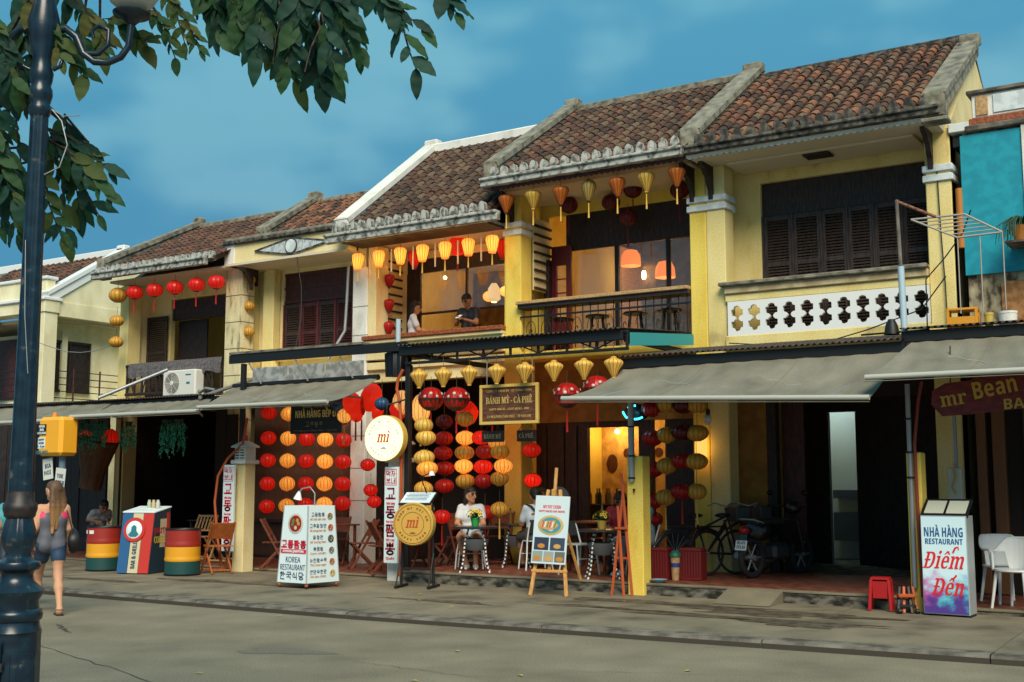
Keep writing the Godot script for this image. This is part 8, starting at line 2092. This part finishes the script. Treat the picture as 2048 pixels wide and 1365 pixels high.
func people() -> void:
	# walking away along the kerb, head turned
	var j := standing(0.3)
	j.look = Vector3(0.55, 0.0, 0.85)
	j.wrl = Vector3(0.25, 0.84, 0.0)
	j.handl = Vector3(0.05, -1, 0.1)
	var w := person("person walking in a grey vest, denim shorts and sandals with long fair hair", Vector3(-5.05, 0.0, 7.47), -2.05, j, [Color(0.56, 0.29, 0.17), Color(0.1, 0.105, 0.13), Color(0.018, 0.05, 0.1), Color(0.1, 0.052, 0.024), Color(0.03, 0.02, 0.02)], {bust = 1, bare_back = 1, long_top = 1, band = Color(0.7, 0.03, 0.12), short = 0.4, sandal = 1, long = 1}, 0.012)
	for s in [[j.anl, j.ftl], [j.anr, j.ftr]]:
		var d: Vector3 = (s[1] - s[0]); d.y = 0
		d = d.normalized()
		var a: Vector3 = s[0]; var f: Vector3 = s[1]
		var sb := Mb.new()
		sb.box(Vector3((a.x + f.x) / 2, 0.008, (a.z + f.z) / 2 + 0.02), Vector3(0.085, 0.018, 0.26), 0.006)
		for k in 2:
			var c := []
			var mid: Vector3 = a.lerp(f, 0.05 + 0.6 * k) if k else a + Vector3(0, -0.01, 0)
			for i in 13: c.append(mid + Vector3(cos(TAU * i / 12) * 0.042, sin(TAU * i / 12) * (0.035 if k else 0.0), 0 if k else sin(TAU * i / 12) * 0.042))
			sb.tube(c, 0.006, 0.006, 5)
		part(w, "sandal", sb, mt("sandal_black", Color(0.02, 0.012, 0.012), 0.6))
	var bag := Mb.new().ball(Vector3(-0.26, 0.9, -0.04), Vector3(0.07, 0.16, 0.13))
	tag(part(self, "shoulder_bag", bag.tube([Vector3(-0.24, 1.0, 0.06), Vector3(-0.2, 1.2, 0.08), Vector3(-0.13, 1.38, 0.02), Vector3(-0.17, 1.25, -0.09), Vector3(-0.24, 1.0, -0.12)], 0.009, 0.009, 5), mt("bag_black", Color(0.008, 0.008, 0.009), 0.5), Vector3(-5.05, 0, 7.47), Basis(Vector3.UP, -2.05)), "black shoulder bag on the walking person's side", "bag")
	part(w, "bracelet", Mb.new().lathe([Vector2(0.03, -0.01), Vector2(0.032, 0), Vector2(0.03, 0.01)], 12, Transform3D(Basis(), j.wrl + Vector3(-0.002, 0.02, 0))), mt("bracelet", Color(0.5, 0.4, 0.25), 0.4))
	j = standing(-0.2)
	person("person in a teal top mostly hidden behind the lamp post", Vector3(-6.02, 0.0, 7.32), -2.3, j, [SKIN, Color(0.05, 0.3, 0.33), Color(0.02, 0.03, 0.05), Color(0.06, 0.03, 0.015), Color(0.4, 0.03, 0.05)], {short = 0.5, sleeve = 0.5, bob = 1}, 0.016)
	j = standing(0.15)
	person("person with brown hair half cut off beyond the lamp post", Vector3(-6.45, 0.0, 7.75), -2.2, j, [SKIN, Color(0.16, 0.05, 0.03), Color(0.03, 0.03, 0.04), Color(0.1, 0.04, 0.018), Color(0.03, 0.02, 0.02)], {sleeve = 0.6, long = 1}, 0.018)
	# seated in the cafe
	j = sitting(0.42)
	j.look = Vector3(0.75, 0.0, 0.7)
	j.knr = Vector3(-0.13, 0.5, 0.36); j.anr = Vector3(-0.02, 0.08, 0.36); j.ftr = Vector3(-0.02, 0.03, 0.52)
	person("person seated in a white off-shoulder top behind the green flower pot", Vector3(-2.8, TERR, 1.4), 0.5, j, [SKIN, Color(0.62, 0.66, 0.68), Color(0.35, 0.45, 0.52), Color(0.012, 0.009, 0.008), Color(0.7, 0.7, 0.68)], {bust = 1, sleeve = 0.55, short = 0.5, bob = 1})
	j = sitting(0.42)
	j.look = Vector3(-0.2, -0.35, 0.9)
	j.knl = Vector3(0.16, 0.5, 0.36); j.knr = Vector3(-0.2, 0.5, 0.33)
	var mn := person("person seen from behind in a white T-shirt with a black sling strap", Vector3(-1.8, TERR, 1.05), -2.35, j, [SKIN2, Color(0.6, 0.68, 0.74), Color(0.09, 0.085, 0.08), Color(0.01, 0.008, 0.007), Color(0.02, 0.02, 0.02)], {sleeve = 0.65, short = 0.85})
	part(mn, "sling_strap", Mb.new().tube([Vector3(0.17, 1.01, -0.06), Vector3(0.1, 0.98, -0.155), Vector3(-0.02, 0.82, -0.165), Vector3(-0.13, 0.62, -0.15), Vector3(-0.19, 0.56, -0.06)], 0.016, 0.016, 6), mt("bag_black", Color(0.008, 0.008, 0.009), 0.5))
	part(mn, "shirt_print", Mb.new().ball(Vector3(0.07, 0.86, -0.148), Vector3(0.035, 0.022, 0.008)), mt("print_orange", Color(0.6, 0.16, 0.01), 0.6))
	j = sitting(0.42)
	person("person in grey trousers seated behind the yellow post, knees showing", Vector3(0.2, TERR, 1.25), -0.9, j, [SKIN2, Color(0.2, 0.45, 0.5), Color(0.3, 0.33, 0.34), Color(0.02, 0.015, 0.012), Color(0.25, 0.4, 0.5)], {sleeve = 0.6, cuff = 0.6}, 0.016)
	j = sitting(0.4)
	j.look = Vector3(0, -0.5, 0.8)
	j.head += Vector3(0, -0.05, 0.06)
	person("person in a red top bent over behind the second flower pot", Vector3(-0.45, TERR, 0.75), 0.4, j, [SKIN2, Color(0.4, 0.015, 0.03), Color(0.02, 0.02, 0.025), Color(0.02, 0.012, 0.01), Color(0.03, 0.03, 0.03)], {sleeve = 0.6, bob = 1}, 0.016)
	j = sitting(0.42)
	j.look = Vector3(0.3, -0.1, 0.9)
	person("person in grey shorts seated behind the dark round table, legs showing", Vector3(-2.15, TERR, 0.2), 0.1, j, [SKIN2, Color(0.035, 0.04, 0.05), Color(0.2, 0.19, 0.17), Color(0.012, 0.008, 0.006), Color(0.2, 0.05, 0.03)], {sleeve = 0.6, short = 0.6}, 0.016)
	tag(part(self, "counter_stool", Mb.new().lathe([Vector2(0.17, 0), Vector2(0.14, 0.3), Vector2(0.17, 0.42), Vector2(0, 0.43)], 16), M.darkwood, Vector3(-2.15, TERR, 0.15)), "dark round stool under the person in grey shorts", "stool")
	# up on the lit balcony
	j = sitting(0.42)
	j.look = Vector3(-0.1, -0.45, 0.85)
	j.head += Vector3(0, -0.03, 0.05)
	j.wrl = Vector3(0.08, 0.74, 0.3); j.wrr = Vector3(-0.02, 0.74, 0.3)
	person("person in a black shirt reading a phone at the upstairs counter", Vector3(-4.35, 3.86, -0.72), 0.1, j, [SKIN2, Color(0.008, 0.01, 0.018), Color(0.02, 0.02, 0.03), Color(0.006, 0.005, 0.005), Color(0.02, 0.02, 0.02)], {sleeve = 0.6}, 0.014)
	tag(part(self, "phone", Mb.new().box(Vector3.ZERO, Vector3(0.075, 0.012, 0.15), 0.004, Basis(Vector3.RIGHT, 0.5)), M.white, Vector3(-4.28, 4.64, -0.33)), "white phone held by the person in the black shirt", "phone")
	j = sitting(0.42)
	j.look = Vector3(0, -0.2, 1)
	person("person in a white top with dark hair, back turned at the upstairs counter", Vector3(-5.55, 3.8, -0.7), 2.2, j, [SKIN, Color(0.6, 0.6, 0.62), Color(0.03, 0.03, 0.05), Color(0.008, 0.006, 0.006), Color(0.03, 0.03, 0.03)], {sleeve = 0.6, bob = 1}, 0.016)
	# in the dark left shop
	j = sitting(0.45)
	j.chest += Vector3(0, -0.06, 0.16); j.neck += Vector3(0, -0.14, 0.27); j.head += Vector3(0, -0.18, 0.38); j.shl += Vector3(0, -0.1, 0.24); j.shr += Vector3(0, -0.1, 0.24)
	person("person in a pale grey shirt leaning forward in the dark left shop", Vector3(-12.3, 0.15, 1.1), 1.2, j, [SKIN2, Color(0.3, 0.32, 0.36), Color(0.02, 0.03, 0.04), Color(0.008, 0.007, 0.007), Color(0.03, 0.03, 0.03)], {sleeve = 0.6}, 0.018)
	tag(part(self, "counter_stool", Mb.new().lathe([Vector2(0.16, 0), Vector2(0.17, 0.42), Vector2(0.19, 0.45), Vector2(0, 0.46)], 16), M.redwood, Vector3(-12.35, 0.15, 1.05)), "dark round stool under the person leaning forward", "stool")
	for k in 3: tag(part(self, "counter_stool", Mb.new().lathe([Vector2(0.17, 0), Vector2(0.14, 0.3), Vector2(0.17, 0.42), Vector2(0, 0.43)], 16), M.darkwood, [Vector3(-4.38, 3.86, -0.78), Vector3(-5.55, 3.8, -0.75), Vector3(-0.47, TERR, 0.7)][k]), "dark round stool under the person %s" % ["in the black shirt upstairs", "in the white top upstairs", "in the red top"][k], "stool")

# ---------------------------------------------------------------- street lamp and tree
func street_lamp() -> void:
	var o := thing("street_lamp", "tall blue-black cast iron street lamp with a fluted pole and curled arms", "street lamp", Vector3(2.6, 0, 13.25))
	var m := worn("lamp_paint", [[0.2, Color(0.004, 0.012, 0.022)], [0.6, Color(0.007, 0.022, 0.038)], [0.8, Color(0.01, 0.03, 0.048)], [0.86, Color(0.1, 0.085, 0.065)]], 0.28, Vector3.ONE * 1.0, 0.04, 0.02, 81)
	var rusty := worn("lamp_rust", [[0.3, Color(0.008, 0.012, 0.016)], [0.6, Color(0.03, 0.016, 0.014)], [0.85, Color(0.06, 0.03, 0.02)]], 0.5, Vector3.ONE * 1.5, 0.06, 0.02, 82)
	part(o, "pedestal", Mb.new().lathe([Vector2(0.19, 0), Vector2(0.19, 0.12), Vector2(0.16, 0.16), Vector2(0.135, 0.2), Vector2(0.128, 0.88), Vector2(0.132, 0.9)], 8, Transform3D(Basis(Vector3.UP, 0.2), Vector3.ZERO), 0, 0.0, false), m)
	for k in 8:
		var q := Basis(Vector3.UP, TAU * (k + 0.5) / 8 + 0.2)
		part(o, "pedestal_panel", Mb.new().span(-0.035, 0.035, 0.25, 0.8, 0.119, 0.126, 0.003), m, Vector3.ZERO, q)
	part(o, "access_door", Mb.new().span(-0.055, 0.055, 0.3, 0.86, 0.125, 0.137, 0.004), m, Vector3.ZERO, Basis(Vector3.UP, 0.15))
	for y in [0.42, 0.74]: part(o, "hinge", Mb.new().tube([Vector3(0.06, y - 0.02, 0.13), Vector3(0.06, y + 0.02, 0.13)], 0.01, 0.01, 8), rusty, Vector3.ZERO, Basis(Vector3.UP, 0.15))
	part(o, "moulded_base", Mb.new().lathe([Vector2(0.132, 0.9), Vector2(0.12, 0.93), Vector2(0.118, 0.95), Vector2(0.13, 0.96), Vector2(0.134, 0.985), Vector2(0.128, 1.005), Vector2(0.112, 1.012), Vector2(0.11, 1.05), Vector2(0.132, 1.085), Vector2(0.137, 1.1), Vector2(0.11, 1.125), Vector2(0.085, 1.15), Vector2(0.078, 1.18), Vector2(0.085, 1.2), Vector2(0.108, 1.208), Vector2(0.116, 1.225), Vector2(0.108, 1.245), Vector2(0.08, 1.252), Vector2(0.068, 1.27)], 32), m)
	part(o, "vase", Mb.new().lathe([Vector2(0.068, 1.27), Vector2(0.062, 1.29), Vector2(0.085, 1.335), Vector2(0.089, 1.37), Vector2(0.082, 1.41), Vector2(0.07, 1.45), Vector2(0.066, 1.465)], 48, Transform3D(), 12, 0.06), m)
	part(o, "collar", Mb.new().lathe([Vector2(0.066, 1.465), Vector2(0.076, 1.475), Vector2(0.078, 1.49), Vector2(0.084, 1.51), Vector2(0.084, 1.535), Vector2(0.07, 1.55), Vector2(0.065, 1.6)], 32), rusty)
	part(o, "fluted_pole", Mb.new().lathe([Vector2(0.064, 1.59), Vector2(0.058, 2.0), Vector2(0.052, 2.8), Vector2(0.047, 3.5), Vector2(0.046, 3.6)], 64, Transform3D(), 12, 0.07), m)
	part(o, "upper_collar", Mb.new().lathe([Vector2(0.046, 3.58), Vector2(0.056, 3.6), Vector2(0.058, 3.63), Vector2(0.05, 3.65), Vector2(0.055, 3.67), Vector2(0.062, 3.7), Vector2(0.06, 3.73), Vector2(0.05, 3.75), Vector2(0.057, 3.78), Vector2(0.062, 3.82), Vector2(0.052, 3.85), Vector2(0.05, 3.9), Vector2(0.07, 4.0), Vector2(0.085, 4.1), Vector2(0.06, 4.2), Vector2(0.05, 4.5), Vector2(0.03, 4.8), Vector2(0, 4.85)], 32), m)
	var rt := Vector3(0.84, 0, -0.54)
	for s in [-1.0, 1.0]:
		var d: Vector3 = rt * s
		part(o, "arm", Mb.new().tube([d * 0.05 + Vector3(0, 4.05, 0), d * 0.12 + Vector3(0, 4.07, 0), d * 0.18 + Vector3(0, 4.02, 0), d * 0.22 + Vector3(0, 3.93, 0), d * 0.28 + Vector3(0, 3.885, 0), d * 0.35 + Vector3(0, 3.88, 0), d * 0.42 + Vector3(0, 3.91, 0), d * 0.46 + Vector3(0, 3.97, 0), d * 0.47 + Vector3(0, 4.09, 0)], 0.022, 0.018, 10), m)
		part(o, "scroll", Mb.new().tube([d * 0.22 + Vector3(0, 3.93, 0), d * 0.3 + Vector3(0, 3.93, 0), d * 0.35 + Vector3(0, 3.98, 0), d * 0.35 + Vector3(0, 4.06, 0), d * 0.3 + Vector3(0, 4.09, 0), d * 0.26 + Vector3(0, 4.06, 0), d * 0.27 + Vector3(0, 4.02, 0)], 0.016, 0.01, 8), m)
		part(o, "lamp_dish", Mb.new().lathe([Vector2(0.02, 0), Vector2(0.05, 0.03), Vector2(0.095, 0.05), Vector2(0.1, 0.065), Vector2(0.06, 0.075), Vector2(0, 0.08)], 24, Transform3D(Basis(), d * 0.47 + Vector3(0, 4.09, 0))), m)
		part(o, "globe", Mb.new().ball(d * 0.47 + Vector3(0, 4.34, 0), Vector3(0.16, 0.18, 0.16), 20), mt("globe", Color(0.6, 0.6, 0.55), 0.3))
		part(o, "curl", Mb.new().tube([d * 0.06 + Vector3(0, 3.84, 0), d * 0.1 + Vector3(0, 3.86, 0), d * 0.11 + Vector3(0, 3.9, 0), d * 0.08 + Vector3(0, 3.92, 0)], 0.012, 0.008, 7), m)
	tag(part(self, "loose_wire", Mb.new().tube([Vector3(2.66, 3.62, 13.22), Vector3(2.72, 3.55, 13.2), Vector3(2.75, 3.42, 13.18), Vector3(2.72, 3.3, 13.2), Vector3(2.65, 3.26, 13.24)], 0.004, 0.004, 5).tube([Vector3(2.66, 3.62, 13.22), Vector3(2.72, 3.58, 13.19), Vector3(2.8, 3.58, 13.15)], 0.003, 0.003, 4).tube([Vector3(2.62, 2.9, 13.31), Vector3(2.66, 2.5, 13.32), Vector3(2.68, 2.2, 13.3)], 0.003, 0.003, 4), M.grey_pipe), "thin loose wire sprung from the collar of the street lamp", "wire")

func leaf_mesh(k: int) -> ArrayMesh:
	var key := "leaf%d" % k
	if meshes.has(key): return meshes[key]
	var b := Mb.new()
	var w: float = [0.19, 0.22, 0.25][k]
	var n := 9
	var P := func(i: int, s: float) -> Vector3:
		var t := i / float(n)
		var ww: float = w * pow(sin(PI * pow(t, 0.8)), 0.8) * (1.0 + 0.05 * sin(i * 2.4 + k)) if i > 0 and i < n else 0.0
		return Vector3(s * ww, 0.06 * absf(s) - 0.22 * t * t * [0.6, 1.0, 0.3][k] + 0.02 * sin(i * 2.0 + s * 2.0 + k), t)
	var N := func(i: int, s: float) -> Vector3:
		var du: Vector3 = P.call(mini(i + 1, n), 0.0) - P.call(maxi(i - 1, 0), 0.0)
		return du.cross(Vector3(1, 0.25 * s, 0)).normalized()
	for i in n:
		for s in [-1.0, 1.0]:
			for h in 2:
				var q := []
				for e in [[i, h], [i + 1, h], [i + 1, h + 1], [i, h + 1]]:
					q.append(P.call(e[0], s * e[1] * 0.5)); q.append(N.call(e[0], s * e[1] * 0.5))
				b.tri(q[0], q[2], q[4], q[1], q[3], q[5])
				b.tri(q[0], q[4], q[6], q[1], q[5], q[7])
	return shared(key, b)

const TWIGS := [
	[Vector3(2.18, 4.17, 13.20), Vector3(2.16, 3.64, 13.13), Vector3(2.11, 3.17, 13.10)], [Vector3(2.35, 4.24, 13.22), Vector3(2.28, 3.75, 13.19), Vector3(2.30, 3.14, 13.09)], [Vector3(2.00, 3.59, 13.11), Vector3(2.04, 3.36, 13.05), Vector3(1.99, 3.08, 13.04)],
	[Vector3(2.28, 3.99, 13.35), Vector3(2.29, 3.66, 13.29), Vector3(2.35, 3.36, 13.21)], [Vector3(2.32, 3.63, 13.03), Vector3(2.42, 3.50, 12.95), Vector3(2.56, 3.11, 12.80)], [Vector3(2.24, 3.56, 12.95), Vector3(2.31, 3.36, 12.88), Vector3(2.31, 2.99, 12.83)],
	[Vector3(2.38, 3.39, 13.08), Vector3(2.41, 3.17, 13.03), Vector3(2.46, 2.98, 12.97)], [Vector3(2.35, 3.60, 13.00), Vector3(2.49, 3.53, 12.91), Vector3(2.63, 3.38, 12.80)], [Vector3(2.42, 3.53, 13.07), Vector3(2.58, 3.39, 12.95), Vector3(2.70, 3.20, 12.85)],
	[Vector3(2.54, 4.15, 13.20), Vector3(2.60, 4.03, 13.15), Vector3(2.71, 3.84, 13.05)], [Vector3(2.56, 4.22, 13.32), Vector3(2.65, 4.08, 13.24), Vector3(2.69, 3.88, 13.19)], [Vector3(2.63, 4.23, 12.92), Vector3(2.76, 4.21, 12.83), Vector3(2.84, 4.07, 12.76)],
	[Vector3(2.64, 4.24, 13.03), Vector3(2.71, 4.13, 12.97), Vector3(2.71, 4.02, 12.95)], [Vector3(2.65, 4.48, 12.70), Vector3(2.77, 4.30, 12.60), Vector3(2.82, 4.07, 12.53)], [Vector3(2.79, 4.48, 12.61), Vector3(2.90, 4.28, 12.51), Vector3(2.94, 4.12, 12.46)],
	[Vector3(2.68, 4.41, 12.79), Vector3(2.79, 4.32, 12.71), Vector3(2.86, 4.21, 12.65)], [Vector3(2.75, 4.51, 12.64), Vector3(2.84, 4.39, 12.57), Vector3(2.87, 4.16, 12.51)], [Vector3(3.86, 4.03, 13.30), Vector3(3.92, 3.84, 13.23), Vector3(3.90, 3.65, 13.22)],
	[Vector3(4.01, 3.98, 13.31), Vector3(4.07, 3.82, 13.25), Vector3(4.05, 3.67, 13.24)], [Vector3(4.22, 3.99, 13.30), Vector3(4.24, 3.76, 13.25), Vector3(4.19, 3.51, 13.25)], [Vector3(4.09, 4.03, 13.27), Vector3(4.12, 3.82, 13.22), Vector3(4.17, 3.61, 13.15)],
	[Vector3(4.42, 3.94, 13.28), Vector3(4.44, 3.67, 13.23), Vector3(4.37, 3.41, 13.24)], [Vector3(4.31, 3.75, 13.09), Vector3(4.36, 3.56, 13.03), Vector3(4.36, 3.40, 13.00)], [Vector3(4.54, 3.94, 13.21), Vector3(4.52, 3.67, 13.18), Vector3(4.56, 3.37, 13.11)],
	[Vector3(4.52, 4.03, 12.99), Vector3(4.49, 3.80, 12.98), Vector3(4.53, 3.52, 12.91)], [Vector3(4.14, 3.79, 13.08), Vector3(4.15, 3.60, 13.05), Vector3(4.20, 3.45, 12.99)], [Vector3(3.86, 4.07, 13.30), Vector3(3.84, 3.93, 13.29), Vector3(3.92, 3.79, 13.22)],
	[Vector3(4.32, 3.99, 13.23), Vector3(4.31, 3.85, 13.22), Vector3(4.41, 3.62, 13.12)], [Vector3(4.53, 3.99, 13.10), Vector3(4.51, 3.80, 13.09), Vector3(4.56, 3.58, 13.02)], [Vector3(4.62, 3.98, 12.92), Vector3(4.69, 3.86, 12.86), Vector3(4.80, 3.75, 12.77)],
	[Vector3(4.68, 3.87, 12.86), Vector3(4.72, 3.73, 12.82), Vector3(4.76, 3.55, 12.77)], [Vector3(4.80, 4.03, 12.69), Vector3(4.84, 3.95, 12.65), Vector3(4.88, 3.86, 12.62)], [Vector3(4.61, 3.96, 12.92), Vector3(4.65, 3.89, 12.89), Vector3(4.71, 3.84, 12.84)],
	[Vector3(2.33, 3.74, 13.40), Vector3(2.35, 3.42, 13.34), Vector3(2.43, 3.15, 13.25)],
	[Vector3(2.24, 3.45, 13.29), Vector3(2.30, 3.23, 13.23), Vector3(2.35, 2.99, 13.16)],
	[Vector3(2.45, 4.12, 13.50), Vector3(2.50, 3.97, 13.44), Vector3(2.55, 3.73, 13.37)],
	[Vector3(2.00, 3.47, 12.97), Vector3(2.06, 3.27, 12.91), Vector3(2.09, 3.16, 12.87)],
	[Vector3(2.34, 3.73, 12.91), Vector3(2.37, 3.44, 12.85), Vector3(2.38, 3.19, 12.81)],
	[Vector3(2.45, 4.39, 13.05), Vector3(2.56, 4.28, 12.97), Vector3(2.50, 4.03, 12.97)],
	[Vector3(2.40, 4.41, 13.21), Vector3(2.34, 4.19, 13.22), Vector3(2.38, 4.00, 13.16)],
	[Vector3(2.10, 4.17, 13.24), Vector3(2.19, 3.98, 13.16), Vector3(2.27, 3.81, 13.09)],
	[Vector3(4.05, 4.03, 13.29), Vector3(4.02, 3.84, 13.29), Vector3(4.10, 3.63, 13.20)],
	[Vector3(4.43, 3.99, 13.16), Vector3(4.49, 3.71, 13.08), Vector3(4.55, 3.48, 13.01)],
	[Vector3(4.25, 3.94, 13.27), Vector3(4.30, 3.67, 13.20), Vector3(4.25, 3.45, 13.20)],
	[Vector3(4.44, 3.85, 13.26), Vector3(4.51, 3.58, 13.17), Vector3(4.44, 3.38, 13.19)],
]

func tree() -> void:
	var o := thing("tree", "leafy tree overhanging the street lamp from outside the frame's top corner", "tree", Vector3(1.5, 0, 14.1))
	var bark := worn("bark", [[0.3, Color(0.03, 0.022, 0.016)], [0.7, Color(0.09, 0.07, 0.05)]], 0.95, Vector3.ONE * 2, 0.8, 0.02, 91)
	wpart(o, "trunk", Mb.new().tube([Vector3(1.45, -0.05, 14.15), Vector3(1.5, 1.5, 14.1), Vector3(1.58, 3.2, 13.95), Vector3(1.75, 4.7, 13.95), Vector3(1.85, 6.0, 14.0)], 0.2, 0.11, 14), bark)
	var hubs := [[Vector3(1.62, 3.6, 13.94), Vector3(1.8, 3.9, 13.4), Vector3(2.1, 4.0, 13.2), Vector3(2.35, 3.6, 12.75)], [Vector3(1.75, 4.6, 13.95), Vector3(2.3, 4.75, 13.4), Vector3(2.91, 4.7, 13.16), Vector3(3.4, 4.55, 12.95)], [Vector3(1.8, 5.1, 13.97), Vector3(3.0, 5.1, 13.5), Vector3(4.05, 4.5, 13.11), Vector3(4.6, 4.3, 12.95), Vector3(5.1, 4.2, 12.8)]]
	for h in hubs: wpart(o, "limb", Mb.new().tube(h, 0.055, 0.012, 8), bark)
	var lm := []
	var lc := [Color(0.008, 0.03, 0.02), Color(0.012, 0.045, 0.03), Color(0.022, 0.06, 0.022), Color(0.045, 0.07, 0.02), Color(0.07, 0.075, 0.02)]
	for k in 5:
		var m := mt("leaf_green%d" % k, lc[k], 0.65)
		m.backlight_enabled = true
		m.metallic_specular = 0.3
		m.backlight = (lc[k] * 2.2).linear_to_srgb()
		lm.append(m)
	var cnt := 0
	for ti in TWIGS.size():
		var lift := Vector3(0, 0.11, 0) if ti in [17, 18, 19, 20, 21, 22, 23, 24, 25, 26, 27, 28, 41, 42, 43, 44] else Vector3.ZERO
		var p := [TWIGS[ti][0] + lift, TWIGS[ti][1] + lift, TWIGS[ti][2] + lift]
		var near := 1e9
		var root: Vector3 = p[0]
		for h in hubs:
			for q in h:
				if q.distance_to(p[0]) < near: near = q.distance_to(p[0]); root = q
		var path := [root, p[0], p[0].lerp(p[1], 0.5) + Vector3(0.01, 0.015, 0), p[1], p[1].lerp(p[2], 0.5) + Vector3(-0.01, 0.01, 0), p[2]]
		var tw := wpart(o, "twig", Mb.new().tube(path, 0.009, 0.003, 5), bark)
		var big := 0.14 if ti < 17 else 0.145
		if ti >= 29 and ti < 33: big = 0.13
		if ti >= 33: big = 0.15
		if ti >= 13 and ti < 17: big = 0.1
		var nl := 11 if ti < 17 else 17
		if ti >= 29 and ti < 33: nl = 7
		for k in nl:
			if cnt >= 560: break
			cnt += 1
			var t := (k + 0.6) / nl
			var at: Vector3 = p[0].lerp(p[1], t * 2.0) if t < 0.5 else p[1].lerp(p[2], t * 2.0 - 1.0)
			var dir: Vector3 = (p[2] - p[0]).normalized()
			var sd := dir.cross(Vector3(-0.54, 0.1, -0.84)).normalized() * (1.0 if k % 2 else -1.0)
			var f := (dir * rng.randf_range(0.3, 0.8) + sd * (rng.randf_range(0.3, 0.9) if k < nl - 1 else 0.0) + Vector3(0, -0.4, 0) + Vector3(rng.randf_range(-0.25, 0.25), 0, rng.randf_range(-0.25, 0.25))).normalized()
			var u := Vector3(rng.randf_range(-0.5, 0.5) + 0.5, rng.randf_range(0.1, 0.7), rng.randf_range(-0.3, 0.5) + 0.6)
			var x := u.cross(f).normalized()
			var s := big * rng.randf_range(0.6, 1.25)
			var mi := (rng.randi() % 4) if ti < 17 or ti >= 33 else (rng.randi() % 3)
			if ti >= 9 and ti < 17 or ti >= 25 and ti < 26: mi = 2 + rng.randi() % 3
			part(tw, "leaf", leaf_mesh(rng.randi() % 3), lm[mi], at, Basis(x, f.cross(x), f) * Basis.from_scale(Vector3.ONE * s))
